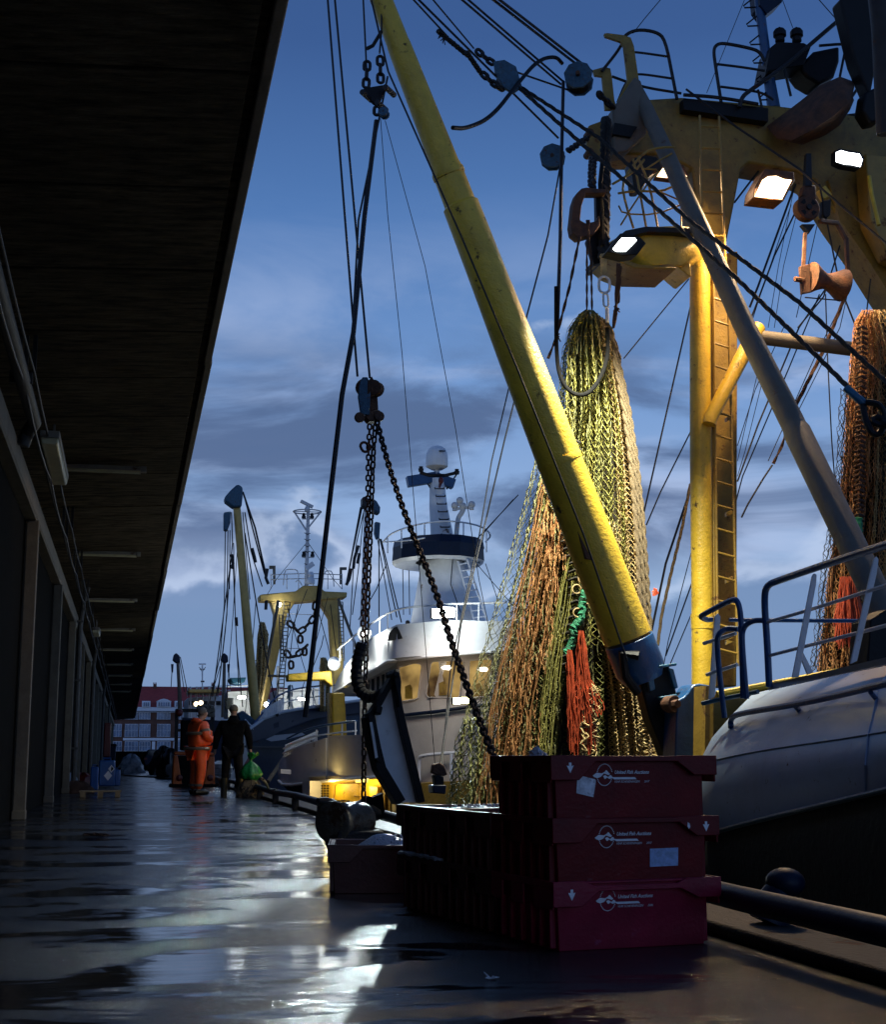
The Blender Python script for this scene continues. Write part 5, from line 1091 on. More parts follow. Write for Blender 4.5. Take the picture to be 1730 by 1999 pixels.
for (x_,y_) in ((1204,604),(1088,655),(1280,1150)):
    b = MB()
    for i in range(16): b.tube([P(x_,y_,15.05), P(x_+rr_.uniform(-7,7),y_+rr_.uniform(-4,14),15.05)], .008, 4)
    b.build('rope_knot', M['orange_twine'] if y_>1000 else M['brown_rope'], A)
# right side sheave, roller and frame under the top beam
t = thing('sheave_block', 'round rusty sheave block with star shaped openings under the top beam', 'pulley block', P(1580,450,16.0))
c_ = P(1579,405,16.0); b = MB(); b.lathe(c_, [(.155,0),(.165,.02),(.165,.12),(.155,.14)], 26, (0,1,0)); b.pp([(1566,382),(1570,362),(1592,362),(1594,388)], 16.0, .12); b.build('cheek', M['rusty_steel'], t, bevel=.006)
b = MB()
for i in range(4):
    a_ = R(45+90*i); d_ = Vector((math.cos(a_),0,math.sin(a_))); e_ = Vector((-d_.z,0,d_.x)); b.prism([c_+Vector((0,-.006,0))+d_*.07+e_*-.02, c_+Vector((0,-.006,0))+d_*.12+e_*-.04, c_+Vector((0,-.006,0))+d_*.12+e_*.04, c_+Vector((0,-.006,0))+d_*.07+e_*.02], (0,.005,0))
b.build('opening', M['black_paint'], t, smooth=0)
b = MB(); b.lathe(c_-Vector((0,.03,0)), [(.035,0),(.035,.2)], 12, (0,1,0)); b.build('pin', M['dark_steel'], t); b = MB(); b.pp([(1566,438),(1592,438),(1580,456)], 16.0, .08); b.build('becket', M['dark_steel'], t); b = MB(); b.pp([(1575,300),(1584,300),(1586,365),(1572,365)], 16.0, .07); b.build('shank', M['dark_steel'], t)
t = thing('fairlead_roller', 'hourglass shaped rusty roller hanging in a bent frame below the sheave block', 'roller', P(1610,590,16.0))
b = MB(); b.lathe(P(1582,542,15.9), [(.20,0),(.195,.03),(.14,.12),(.10,.22),(.11,.27),(.15,.36),(.205,.46),(.21,.49)], 26, Vector((.95,.12,-.10))); b.build('roller', M['rusty_steel'], t)
b = MB(); b.bar(P(1572,455,15.9), P(1568,535,15.9), .05, .03); b.build('side_arm', M['rusty_steel'], t, bevel=.006); b = MB(); b.bar(P(1600,432,16.0), P(1635,436,16.1), .06, .05); b.bar(P(1633,434,16.1), P(1652,468,16.1), .05, .05); b.bar(P(1652,465,16.1), P(1656,545,16.1), .05, .05); b.build('frame', M['rusty_steel'], t, bevel=.006)
b = MB(); b.pp([(1562,520),(1580,516),(1584,570),(1566,574)], 15.85, .05); b.lathe(P(1552,545,15.85), [(.035,0),(.035,.14)], 10, (.95,.2,0)); b.build('end_plate', M['rusty_steel'], t, bevel=.006)
b = MB(); b.pt([(1572,581,15.95),(1640,587,15.95)], 1.6*PX(16), 8); b.build('tie_rod', M['dark_steel'], t)
t = thing('hook_block', 'dark hook block hanging at the inner edge of the right gantry leg', 'pulley block', P(1616,430,16.4))
b = MB(); b.pp([(1598,372),(1612,362),(1626,380),(1610,390)], 16.4, .1); b.build('lug', M['yellow_paint'], t, bevel=.01)
b = MB(); b.pp([(1606,392),(1624,388),(1622,420),(1612,428),(1606,420)], 16.3, .12); b.build('hook', M['black_paint'], t, bevel=.02)
# wire socket and shackle at the right edge
t = thing('wire_socket', 'black wire socket and open shackle ending the lower thick rope near the right net', 'shackle', P(1690,860,10.6))
b = MB(); b.tube([P(1652,758,10.8),P(1680,782,10.7),P(1690,792,10.7)], [.033,.037,.04], 12); b.build('socket', M['teal_paint'], t)
b = MB(); b.tube(chaikin([P(*q) for q in ((1684,785,10.7),(1690,820,10.65),(1704,850,10.6),(1722,845,10.6),(1728,815,10.6),(1718,788,10.6),(1690,785,10.65))],2), .028, 8); b.build('eye', M['black_paint'], t)
links([(1700,815,10.6),(1735,830,10.5),(1760,850,10.4)], .16, .028, 'black_paint', 'link', '', .7, parent=t)
# ================================================================ trawl nets
FN, RN, UN = np.array(cam_f), np.array(cam_r), np.array(cam_u)
def PN(x, y, Y):
    d = FN*FPX + RN*(x[...,None]-865) - UN*(y[...,None]-999.5)
    return np.array([0,0,CAMH]) + d*(Y/d[...,1])[...,None]
def threads(A_, B_, r, name, m_, parent):
    A_ = A_.reshape(-1,3); B_ = B_.reshape(-1,3); t = B_-A_; L_ = np.linalg.norm(t,axis=1); ok = L_ > 1e-4; A_, B_, t, L_ = A_[ok], B_[ok], t[ok], L_[ok]
    t = t/L_[:,None]; u = np.cross(t, np.array([.21,1.0,.13])); u /= np.linalg.norm(u,axis=1)[:,None]+1e-9; v = np.cross(t,u); n = len(A_)
    rr = r*rng.uniform(.75,1.3,(n,1)); V = np.empty((n,6,3))
    for k in range(3):
        a = 2*math.pi*k/3; o = (u*math.cos(a)+v*math.sin(a))*rr; V[:,k] = A_+o; V[:,3+k] = B_+o
    base = np.array(BASE[parent.name]); V = (V.reshape(-1,3)-base).astype(np.float32)
    F = np.array([[0,1,4,3],[1,2,5,4],[2,0,3,5]]); F = (F[None]+(np.arange(n)*6)[:,None,None]).reshape(-1)
    me = bpy.data.meshes.new(name); me.vertices.add(n*6); me.vertices.foreach_set('co', V.ravel()); me.loops.add(n*12); me.loops.foreach_set('vertex_index', F.astype(np.int32))
    me.polygons.add(n*3); me.polygons.foreach_set('loop_start', np.arange(0,n*12,4,dtype=np.int32)); me.polygons.foreach_set('loop_total', np.full(n*3,4,dtype=np.int32))
    me.update(calc_edges=True); me.materials.append(m_); o = bpy.data.objects.new(name, me); COL.objects.link(o); o.parent = parent; BASE[o.name] = Vector(base); return o
def interp(tab, y): xs = [t_[0] for t_ in tab]; return np.interp(y, xs, [t_[1] for t_ in tab])
def sheet(left, right, y0, y1, Y, cols, rows, folds, amp, dep, seed, topcurve=None, jit=.8):
    r_ = np.random.default_rng(seed); j, i = np.meshgrid(np.arange(rows+1), np.arange(cols+1), indexing='ij')
    u = (i + .5*(j%2))/(cols+.5); v = j/rows
    y = y0 + (y1-y0)*v
    if topcurve is not None: y = y + topcurve(u)*(1-v)**2
    L_ = interp(left, y); R_ = interp(right, y)
    ph = r_.uniform(0,6.28,4); W_ = R_-L_
    f = 2*math.pi*folds*u
    x = L_ + W_*u + W_/folds*amp*np.sin(f+ph[0]+.8*np.sin(v*5+ph[1])) + W_/folds*amp*.5*np.sin(f*2.3+ph[2]+v*3)
    x = np.clip(x, L_, R_)
    YY = Y + dep*np.cos(f+ph[0]+.8*np.sin(v*5+ph[1])+.9) + dep*.5*np.sin(f*2.3+ph[3]) + .35*(2*u-1)**2
    x = x + r_.normal(0,jit,x.shape); y = y + r_.normal(0,jit*1.3,y.shape); YY = YY + r_.normal(0,.006,x.shape)
    return PN(x, y, YY)
def net(Pn, r, name, m_, parent, drop=0, seed=1):
    rows, cols = Pn.shape[0]-1, Pn.shape[1]-1; a, b = [], []
    for j in range(rows):
        if j%2==0: pairs = ((slice(0,cols+1),slice(0,cols+1)),(slice(1,cols+1),slice(0,cols)))
        else: pairs = ((slice(0,cols+1),slice(0,cols+1)),(slice(0,cols),slice(1,cols+1)))
        for s_, q_ in pairs: a.append(Pn[j,s_]); b.append(Pn[j+1,q_])
    a = np.concatenate(a); b = np.concatenate(b)
    if drop: k = np.random.default_rng(seed).random(len(a)) > drop; a, b = a[k], b[k]
    return threads(a, b, r, name, m_, parent)
def ropes(left, right, y0, y1, Y, n, r, name, m_, parent, seed, folds=5, dep=.1, wob=3):
    r_ = np.random.default_rng(seed); m = 46; a, b = [], []
    for k in range(n):
        u = (k+.5)/n+r_.normal(0,.01); ys = np.linspace(y0+r_.uniform(0,20), y1, m); L_ = interp(left,ys); R_ = interp(right,ys)
        x = L_+(R_-L_)*u + wob*np.sin(ys*r_.uniform(.008,.035)+r_.uniform(0,6))+r_.normal(0,.5,m); YY = Y+dep*np.cos(2*math.pi*folds*u)+np.zeros(m)
        p_ = PN(x,ys,YY); a.append(p_[:-1]); b.append(p_[1:])
    return threads(np.concatenate(a), np.concatenate(b), r, name, m_, parent)
NY = 15.3
TN = thing('trawl_net', 'big green, yellow and orange trawl net hanging from the gantry down behind the crates', 'fishing net', P(1120,1590,NY))
OL = [(604,1146),(612,1132),(640,1110),(690,1097),(760,1092),(800,1088),(900,1062),(1000,1040),(1100,1020),(1200,998),(1300,965),(1400,935),(1590,895)]
OR = [(604,1158),(612,1172),(640,1190),(690,1206),(800,1230),(900,1246),(1000,1257),(1100,1265),(1200,1272),(1300,1280),(1400,1290),(1500,1294),(1590,1296)]
def off(tab, d): return [(y, x+(d if not callable(d) else d(y))) for y, x in tab]
def mix(a, b, t_): ys = sorted(set([q[0] for q in a]+[q[0] for q in b])); return [(y, float(interp(a,y)*(1-t_)+interp(b,y)*t_)) for y in ys]
# dark inner bulk: folded closed sheet so that the bundle has body
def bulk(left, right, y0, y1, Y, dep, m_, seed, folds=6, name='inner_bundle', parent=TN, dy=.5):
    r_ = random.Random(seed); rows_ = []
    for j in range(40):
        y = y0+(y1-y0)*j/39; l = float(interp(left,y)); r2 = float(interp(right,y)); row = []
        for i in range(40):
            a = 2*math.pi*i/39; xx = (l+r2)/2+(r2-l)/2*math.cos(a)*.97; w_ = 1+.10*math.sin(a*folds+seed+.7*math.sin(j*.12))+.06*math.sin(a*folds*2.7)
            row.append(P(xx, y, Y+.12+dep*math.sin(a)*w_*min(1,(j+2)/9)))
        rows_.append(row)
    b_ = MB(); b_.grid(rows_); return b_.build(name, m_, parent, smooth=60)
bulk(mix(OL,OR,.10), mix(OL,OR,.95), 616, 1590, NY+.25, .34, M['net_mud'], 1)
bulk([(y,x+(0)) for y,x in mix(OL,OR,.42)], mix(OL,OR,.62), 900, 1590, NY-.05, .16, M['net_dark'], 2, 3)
tc_ = lambda u: 26*(2*u-1)**2
S = sheet(mix(OL,OR,.02), mix(OL,OR,.5), 606, 1590, NY-.10, 30, 150, 5, .14, .12, 3, None, .4); net(S, .0046, 'olive_netting', M['net_olive'], TN, .03)
S = sheet(mix(OL,OR,.15), mix(OL,OR,.86), 606, 1590, NY-.16, 34, 150, 6, .14, .12, 4, None, .4); net(S, .0038, 'green_netting', M['net_green'], TN, .02)
S = sheet(mix(OL,OR,.30), mix(OL,OR,.90), 612, 1260, NY-.30, 16, 84, 4, .12, .10, 5, None, .5); net(S, .0036, 'yellow_netting', M['net_yellow'], TN, .1)
S = sheet(mix(OL,OR,.0), mix(OL,OR,.34), 612, 1000, NY-.26, 13, 50, 3, .2, .07, 6, None, 1.6); net(S, .0036, 'yellow_netting', M['net_yellow'], TN, .15)
S = sheet(mix(OL,OR,.72), mix(OL,OR,1.0), 620, 1590, NY-.14, 16, 170, 4, .2, .08, 7, None, .4); net(S, .0050, 'tan_netting', M['net_tan'], TN)
# edge ropes at the right
for k_, f_ in enumerate((.985,.955,.925)):
    tab = mix(OL,OR,f_); q = [P(float(interp(tab,y))+(2 if y<700 else 0), y, NY-.2-.03*k_) for y in range(625+k_*30, 1590, 9)]; b = MB()
    for s_ in range(2): b.tube([p_+Vector((math.cos(i*1.1+s_*3.14),.6*math.sin(i*1.1+s_*3.14),0))*.017 for i,p_ in enumerate(q)], .019, 5)
    b.build('edge_rope', M['tan_rope'], TN)
# the wide left spread
LL = [(700,1086),(800,1070),(900,1045),(1000,1018),(1100,990),(1200,962),(1300,930),(1400,903),(1500,880),(1560,868),(1600,862)]
S = sheet(LL, off(LL, lambda y: 30+ (y-700)*.10), 800, 1598, NY-.15, 20, 96, 3, .18, .12, 8, jit=1.1); net(S, .0040, 'open_netting', M['net_olive'], TN, .0)
S = sheet(off(LL,lambda y: 12+(y-700)*.03), off(LL, lambda y: 40+(y-700)*.12), 860, 1598, NY+.05, 20, 100, 3, .2, .12, 9, jit=1.1); net(S, .0056, 'open_netting', M['net_green'], TN, .03)
S = sheet(off(LL,lambda y: 22+(y-700)*.045), off(LL, lambda y: 62+(y-700)*.13), 900, 1598, NY-.1, 36, 160, 6, .18, .15, 10, jit=.55); net(S, .0038, 'orange_netting', M['net_orange'], TN, .02)
ropes(off(LL,lambda y: 18+(y-800)*.05), off(LL, lambda y: 58+(y-700)*.115), 880, 1598, NY-.16, 34, .0048, 'orange_strands', M['net_orange'], TN, 11, 5, .12)
ropes(off(LL,lambda y: 60+(y-700)*.125), off(LL, lambda y: 75+(y-700)*.16), 930, 1590, NY-.28, 9, .006, 'yellow_strands', M['net_yellow'], TN, 12, 2, .05, 1.5)
S = sheet(off(LL,lambda y: 55+(y-700)*.12), off(LL, lambda y: 84+(y-700)*.165), 880, 1590, NY-.22, 16, 130, 2, .2, .08, 13, jit=1.0); net(S, .0036, 'yellow_netting', M['net_yellow'], TN)
LB = [(1400,905),(1450,888),(1598,868)]; RB = [(1400,935),(1450,940),(1598,955)]
S = sheet(LB, RB, 1400, 1598, NY-.3, 9, 26, 3, .2, .12, 14, jit=2.2); net(S, .006, 'green_netting', M['net_green'], TN, .05)
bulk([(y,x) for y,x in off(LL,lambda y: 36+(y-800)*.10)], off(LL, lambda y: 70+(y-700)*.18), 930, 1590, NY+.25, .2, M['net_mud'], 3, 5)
# tan folds, bottom right, coarse knitted bands
CLft = [(1020,1150),(1200,1165),(1350,1185),(1590,1195)]; CRgt = [(1020,1200),(1130,1215),(1200,1235),(1290,1255),(1350,1272),(1430,1282),(1590,1300)]
S = sheet(CLft, CRgt, 1020, 1590, NY-.40, 20, 150, 5, .30, .10, 15, jit=.6); net(S, .0065, 'tan_netting', M['net_tan'], TN)
S = sheet([(1250,1215),(1400,1228),(1590,1235)], [(1250,1258),(1400,1285),(1590,1298)], 1250, 1590, NY-.48, 12, 110, 3, .3, .10, 16, jit=.5); net(S, .008, 'tan_netting', M['net_tan'], TN)
b = MB()
for k in range(46):
    y = 860+k*15; x0 = 1118+8*math.sin(k*.4)
    b.tube([P(x0-14,y+3,NY-.28),P(x0,y-2,NY-.36),P(x0+14,y+4,NY-.28)], .018, 6)
b.build('dark_rings', M['net_dark'], TN)
b = MB(); q = chaikin([P(*p_) for p_ in ((1148,1075,NY-.45),(1145,1100,NY-.5),(1150,1140,NY-.5),(1135,1170,NY-.5),(1138,1205,NY-.5),(1118,1225,NY-.5),(1120,1250,NY-.48),(1106,1275,NY-.45))],3)
q2 = []
for i, p_ in enumerate(q): q2.append(p_)
b.tube([p_+Vector((.012*math.sin(i*2),0,.008*math.cos(i*3))) for i,p_ in enumerate(q2)], [.030+.018*abs(math.sin(i*1.35)) for i in range(len(q2))], 8); b.build('green_lashing', M['green_twine'], TN)
for k in range(5):
    b = MB(); x_, y_ = [(1138,1130),(1126,1150),(1150,1112),(1128,1196),(1145,1170)][k]; c_ = P(x_,y_,NY-.52); b.tube([c_+Vector((.05*math.cos(a),0,.05*math.sin(a))) for a in np.linspace(0,5.6,14)], .008, 5); b.build('twine_loop', M['net_tan'], TN)
def tassel(x0, y0, x1, y1, w0, w1, n, Y, seed, parent=TN, name='orange_tassel'):
    r_ = np.random.default_rng(seed); a, b_ = [], []
    for k in range(n):
        u = r_.uniform(-1,1); m = 12; t_ = np.linspace(0, r_.uniform(.6,1), m); x = x0+(x1-x0)*t_ + u*(w0+(w1-w0)*t_) + np.cumsum(r_.normal(0,1.3,m)); y = y0+(y1-y0)*t_+r_.uniform(-5,5)
        p_ = PN(x, y, Y+r_.normal(0,.03)+np.zeros(m)); a.append(p_[:-1]); b_.append(p_[1:])
    return threads(np.concatenate(a), np.concatenate(b_), .006, name, M['orange_twine'], parent)
tassel(1113,1272,1122,1475,3,8,80,NY-.48,1); tassel(1134,1235,1148,1475,4,15,120,NY-.5,2); tassel(1140,1330,1150,1400,14,26,60,NY-.52,3)
S = sheet([(1340,1125),(1500,1120)], [(1340,1172),(1500,1168)], 1340, 1500, NY-.56, 8, 30, 2, .3, .04, 17, jit=2.5); net(S, .008, 'loose_netting', M['net_tan'], TN, .1)
def tangle(left, right, y0, y1, Y, n, r, name, m_, parent, seed):
    r_ = np.random.default_rng(seed); a, b_ = [], []
    for k in range(n):
        y = r_.uniform(y0, y1); x = interp(left,y)+(interp(right,y)-interp(left,y))*r_.uniform(0,1); m = 7; dy_ = np.cumsum(r_.normal(6.5,2,m)); dx_ = np.cumsum(r_.normal(0,1.0,m)); p_ = PN(x+dx_, y+dy_, Y+np.cumsum(r_.normal(0,.02,m)))
        a.append(p_[:-1]); b_.append(p_[1:])
    return threads(np.concatenate(a), np.concatenate(b_), r, name, m_, parent)
tangle(mix(OL,OR,.05), mix(OL,OR,.8), 620, 1580, NY-.30, 160, .0042, 'loose_twine', M['net_olive'], TN, 41)
tangle(off(LL,lambda y: 24+(y-700)*.05), off(LL, lambda y: 60+(y-700)*.13), 900, 1590, NY-.28, 260, .0042, 'loose_twine', M['net_orange'], TN, 42)
# ---- the second net at the right edge
T2 = thing('trawl_net', 'brown orange trawl net hanging at the far right behind the grey strut', 'fishing net', P(1680,1310,15.0))
L2 = [(606,1684),(630,1668),(700,1660),(800,1652),(900,1646),(1000,1634),(1100,1618),(1200,1606),(1310,1594)]; R2 = [(606,1740),(700,1790),(1310,1800)]
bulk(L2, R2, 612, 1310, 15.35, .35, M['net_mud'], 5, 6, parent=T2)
S = sheet(mix(L2,R2,.0), mix(L2,R2,.55), 606, 1310, 14.95, 26, 110, 6, .2, .14, 21, None, .6); net(S, .0050, 'orange_netting', M['net_orange'], T2)
S = sheet(mix(L2,R2,.30), mix(L2,R2,1.0), 606, 1310, 14.85, 26, 104, 5, .2, .14, 22, None, .6); net(S, .0050, 'tan_netting', M['net_tan'], T2)
S = sheet(off(L2,-12), off(L2,10), 760, 1310, 15.0, 6, 70, 2, .2, .05, 23, jit=1.5); net(S, .004, 'open_netting', M['net_dark'], T2)
b = MB()
for k in range(62):
    y = 640+k*9.6; x0 = 1683-(y-640)*.018; b.tube([P(x0-9,y+2,14.72),P(x0,y-2,14.62),P(x0+10,y+3,14.72)], .016, 6)
b.build('rope_coils', M['brown_rope'], T2)
b = MB(); q = chaikin([P(1677,y,14.6) for y in (1010,1030,1050,1070)],2); b.tube(q, [.03+.02*abs(math.sin(i*2)) for i in range(len(q))], 8); b.build('green_lashing', M['green_twine'], T2)
tangle(L2, R2, 640, 1300, 14.8, 420, .0048, 'loose_twine', M['net_orange'], T2, 45)
tassel(1655,1130,1660,1265,14,26,230,14.55,31,T2)
# boots and buoys between the nets and the quay edge
for (x_,y_,r_,lab) in ((640,1568,11,'dark rubber fender lying on the quay edge left of the yellow doorway'),(705,1580,16,'larger dark rubber fender on the quay edge in front of the yellow doorway')):
    c_ = P(x_,y_,14.5); b = MB(); b.lathe(c_, [(.4*r_*PX(14.5),-.14),(r_*PX(14.5),-.05),(r_*PX(14.5)*1.05,.10),(.8*r_*PX(14.5),.22),(.3*r_*PX(14.5),.26)], 18, (.8,.5,-.25)); solo(b, 'fender', M['bollard_paint'], lab, 'fender')
b = MB(); b.pp([(718,1560),(748,1548),(752,1590),(740,1600),(722,1590)], 14.6, .2); b.pp([(704,1562),(720,1553),(735,1560),(722,1575)], 14.5, .1); solo(b, 'rubber_pad', M['rubber'], 'folded black rubber pad beside the fenders before the yellow doorway', 'fender')
c_ = P(1530,1735,5.6); b = MB(); b.ball(P(1533,1722,6.2), .095, 18, 12, (.95,1,.7)); b.tube([P(1525,1745,6.2), P(1512,1765,6.2), P(1500,1800,6.2)], [.08,.09,.09], 12); solo(b, 'fender_buoy', M['navy_paint'], 'dark shiny rounded fender just beyond the pipe rail at the right', 'fender')
# ================================================================ white ship with wheelhouse behind the net
Bs = thing('fishing_ship', 'white fishing ship with lit wheelhouse windows, navy edged mast platform and round satellite dome', 'ship', (6,31,-1.6))
def slab(cols, back, name, m_, parent=None, smooth=35, bevel=0):
    """front skin from (x, y_top, y_bottom, Y) columns, closed towards `back` (vector)"""
    tops = [P(x,a,Y) for x,a,c,Y in cols]; bots = [P(x,c,Y) for x,a,c,Y in cols]; n = len(cols); bk = Vector(back)
    vs = tops+bots+[p_+bk for p_ in tops]+[p_+bk for p_ in bots]; fs = []
    for i in range(n-1): fs += [(i,n+i,n+i+1,i+1),(2*n+i,2*n+i+1,3*n+i+1,3*n+i),(i,i+1,2*n+i+1,2*n+i),(n+i,3*n+i,3*n+i+1,n+i+1)]
    fs += [(0,2*n,3*n,n),(n-1,2*n-1,4*n-1,3*n-1)]
    b_ = MB(); b_.add(vs, fs); return b_.build(name, m_, parent or Bs, smooth=smooth, bevel=bevel)
# lower house and curved side
slab([(640,1436,1520,31),(705,1434,1520,29),(745,1440,1520,28.2),(770,1440,1524,27.8)], (2.5,2,0), 'side_bulwark', M['grey_paint'], smooth=60)
q = [(543,1500,1522,33.5),(546,1486,1528,33.2),(552,1475,1531,33.0),(566,1466,1532,32.6),(590,1455,1530,32.0),(636,1440,1525,31.0)]
slab(q, (1.5,2.5,0), 'bow_bulwark', M['grey_paint'], smooth=70)
b = MB(); b.tube([P(544,1524,33.1),P(551,1531,32.9),P(570,1532,32.5),P(607,1527,31.6),P(680,1520,29.6),P(750,1516,28.0),P(775,1515,27.7)], .035, 8); b.build('bulwark_bead', M['white_paint'], Bs)
b = MB(); b.grid([[P(549,1530,33.3),P(575,1530,32.7),P(594,1528,32.2)],[P(556,1560,33.3)+Vector((.3,.3,0)),P(578,1560,32.7)+Vector((.3,.4,0)),P(597,1560,32.2)+Vector((.3,.4,0))],[P(556,1640,33.3)+Vector((.5,.6,0)),P(578,1640,32.7)+Vector((.5,.6,0)),P(597,1640,32.2)+Vector((.5,.6,0))]]); b.build('hull_side', M['navy_paint'], Bs, smooth=60)
slab([(590,1524,1570,31.2),(605,1524,1600,30.8)], (.4,.3,0), 'corner_plate', M['grey_paint'])
b = MB(); b.box((3.55,27.2,-1.9), (10,36.5,-.25)); b.build('hull', M['navy_paint'], Bs, smooth=0)
# lit yellow shelter deck recess
cA, cB = P(602,1600,31.4), P(796,1600,28.6)
b = MB(); b.prism([Vector((cA.x,cA.y,-.5)), Vector((cB.x,cB.y,-.5)), Vector((cB.x,cB.y,P(796,1512,28.6).z)), Vector((cA.x,cA.y,P(602,1524,31.4).z))], (.06,.10,0)); b.build('recess_wall', M['yellow_paint'], Bs, smooth=0)
def onw(x, y, o_=.04):               # point on the recess wall plane
    d = ray(x,y); n_ = Vector((cB.y-cA.y, cA.x-cB.x, 0)).normalized(); c0 = Vector((0,0,CAMH)); t_ = (cA-c0).dot(n_)/d.dot(n_); p_ = c0+d*t_; return p_ + (c0-p_).normalized()*o_
b = MB(); b.prism([onw(x,y) for x,y in ((651,1573),(653,1534),(657,1529),(698,1528),(702,1533),(702,1584),(690,1587))], (.01,.03,0)); b.build('deck_door', M['yellow_paint'], Bs, bevel=.006)
b = MB(); b.tube([onw(x,y,.09) for x,y in ((651,1573),(653,1534),(657,1529),(698,1528),(703,1533),(703,1584))], .015, 6); b.build('door_seal', M['old_yellow'], Bs)
b = MB(); b.tube([onw(692,1553,.12),onw(703,1553,.12)], .02, 6); b.build('door_handle', M['old_yellow'], Bs)
for x0 in (757,768,778):
    b = MB(); b.prism([onw(x0,1535,.02),onw(x0+4,1535,.02),onw(x0+3,1600,.02),onw(x0-1,1600,.02)], (-.12,-.12,0)); b.build('frame_rib', M['ochre_paint'], Bs)
b = MB(); b.prism([onw(x,y,.3) for x,y in ((720,1533),(738,1535),(738,1556),(722,1560))], (.1,.2,0)); b.build('vent_box', M['yellow_paint'], Bs, bevel=.02)
b = MB()
for j in range(6):
    for i in range(7): b.prism([onw(602+i*6+k_[0], 1532+j*5+k_[1], .03) for k_ in ((0,0),(4,0),(4,3),(0,3))], (.004,.006,0))
b.build('grating_holes', M['black_paint'], Bs, smooth=0)
b = MB(); lp = onw(706,1524,.45); b.box(lp-Vector((.12,.05,.03)), lp+Vector((.12,.05,.03))); b.build('deck_lamp', M['lamp_sodium'], Bs)
point('lamp_light', lp-Vector((.0,.1,.12)), 20, (1,.70,.22), .08, Bs); point('lamp_light', onw(640,1522,.4)-Vector((0,.1,.1)), 14, (1,.70,.22), .08, Bs)
b = MB(); b.add([P(600,1516,31.4),P(796,1510,28.0),P(796,1510,28.0)+Vector((.3,1.5,0)),P(600,1518,31.6)+Vector((.3,1.2,0))],[(0,1,2,3)]); b.build('recess_ceiling', M['cream_paint'], Bs, smooth=0)
# main house
def col(x, yt, yb, Y): return (x,yt,yb,Y)
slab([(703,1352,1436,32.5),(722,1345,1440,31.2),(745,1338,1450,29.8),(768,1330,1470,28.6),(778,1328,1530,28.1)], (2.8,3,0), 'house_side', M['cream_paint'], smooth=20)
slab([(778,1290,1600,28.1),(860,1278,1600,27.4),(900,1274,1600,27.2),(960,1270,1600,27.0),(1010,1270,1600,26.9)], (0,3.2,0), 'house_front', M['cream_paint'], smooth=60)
slab([(690,1330,1353,33),(722,1318,1346,31.2),(778,1290,1330,28.12)], (1.8,1.5,0), 'window_band_side', M['cream_paint'], smooth=20)
# brow and upper deck bulwark
slab([(757,1228,1288,28.0),(775,1219,1284,27.4),(860,1212,1277,26.6),(900,1211,1273,26.4),(960,1212,1270,26.2),(1020,1214,1270,26.2)], (.2,3,0), 'bridge_brow', M['white_paint'], smooth=60)
b = MB(); b.grid([[P(757,1228,28.0),P(722,1246,30),P(700,1266,31.6),P(682,1290,33.2),P(664,1315,34.6),P(650,1344,35.6)],
                  [P(757,1257,27.95),P(724,1282,29.9),P(700,1302,31.5),P(680,1322,33.1),P(662,1338,34.5),P(648,1351,35.6)],
                  [P(758,1288,28.0),P(724,1307,30.0),P(700,1322,31.6),P(680,1334,33.2),P(662,1345,34.6),P(647,1355,35.6)]], thick=(.12,.06,0)); b.build('side_wing', M['white_paint'], Bs, smooth=50)
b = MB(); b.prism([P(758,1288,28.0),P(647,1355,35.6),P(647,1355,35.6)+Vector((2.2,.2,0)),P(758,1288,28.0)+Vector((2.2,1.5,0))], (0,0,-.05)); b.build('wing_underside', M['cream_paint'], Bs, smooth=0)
b = MB(); b.prism([P(757,1226,28.2),P(860,1211,26.8),P(1020,1213,26.4),P(1020,1213,26.4)+Vector((0,8,0)),P(650,1340,35.6)+Vector((2,2,.9)),P(700,1264,31.7)], (0,0,-.05)); b.build('upper_deck', M['white_paint'], Bs, smooth=0)
b = MB(); b.tube([P(646,1356,35.5),P(700,1323,31.5),P(758,1290,27.9),P(860,1279,26.5),P(960,1272,26.1)], .03, 8); b.build('brow_edge', M['white_paint'], Bs)
b = MB(); b.prism([P(757,1252,27.9),P(761,1236,27.85),P(770,1226,27.65),P(776,1224,27.5),P(786,1247,27.3),P(775,1249,27.55)], (.02,.04,0)); b.v = [(x-.03,y-.12,z) for x,y,z in b.v]; b.build('brow_opening', M['black_paint'], Bs)
# windows: lit cabin behind glass
def frontY(x): return float(np.interp(x, [778,860,900,960,1010], [28.1,27.4,27.2,27.0,26.9]))
for k, pts in enumerate(([(776,1303),(809,1295),(820,1297),(823,1302),(816,1361),(810,1364),(784,1368),(780,1364)],[(842,1296),(846,1292),(900,1289),(904,1293),(897,1357),(892,1361),(837,1360),(833,1354)],[(917,1290),(958,1287),(960,1291),(954,1355),(950,1358),(920,1361),(915,1357)])):
    pts = [(max(780,x),y) for x,y in pts]
    w_ = MB(); w_.prism([P(x,y,frontY(x)-.03) for x,y in pts], (0,.025,0)); wo = w_.build('window', M['win_lit'] if 'win_lit' in M else M['glass'], Bs, smooth=0)
    cx = sum(p_[0] for p_ in pts)/len(pts); cy = sum(p_[1] for p_ in pts)/len(pts)
    f_ = MB(); ring = [P(cx+(x-cx)*1.03,cy+(y-cy)*1.03,frontY(x)-.045) for x,y in pts]; f_.tube(ring+[ring[0]], .014, 6); f_.build('frame', M['cream_paint'], wo)
    if k:
        l_ = MB(); l_.ball(P(cx+8,cy-22,frontY(cx)-.06), .10, 14, 6, (1.6,.15,.45)); l_.build('ceiling_lamp', M['lamp_soft'], wo)
    b2 = MB()
    b2.prism([P(x,y,frontY(x)-.04) for x,y in ((cx-12,cy+32),(cx-12,cy+8),(cx-2,cy+4),(cx+2,cy+10),(cx+3,cy+32))], (0,.006,0)); b2.build('seat_back', M['ochre_paint'], wo)
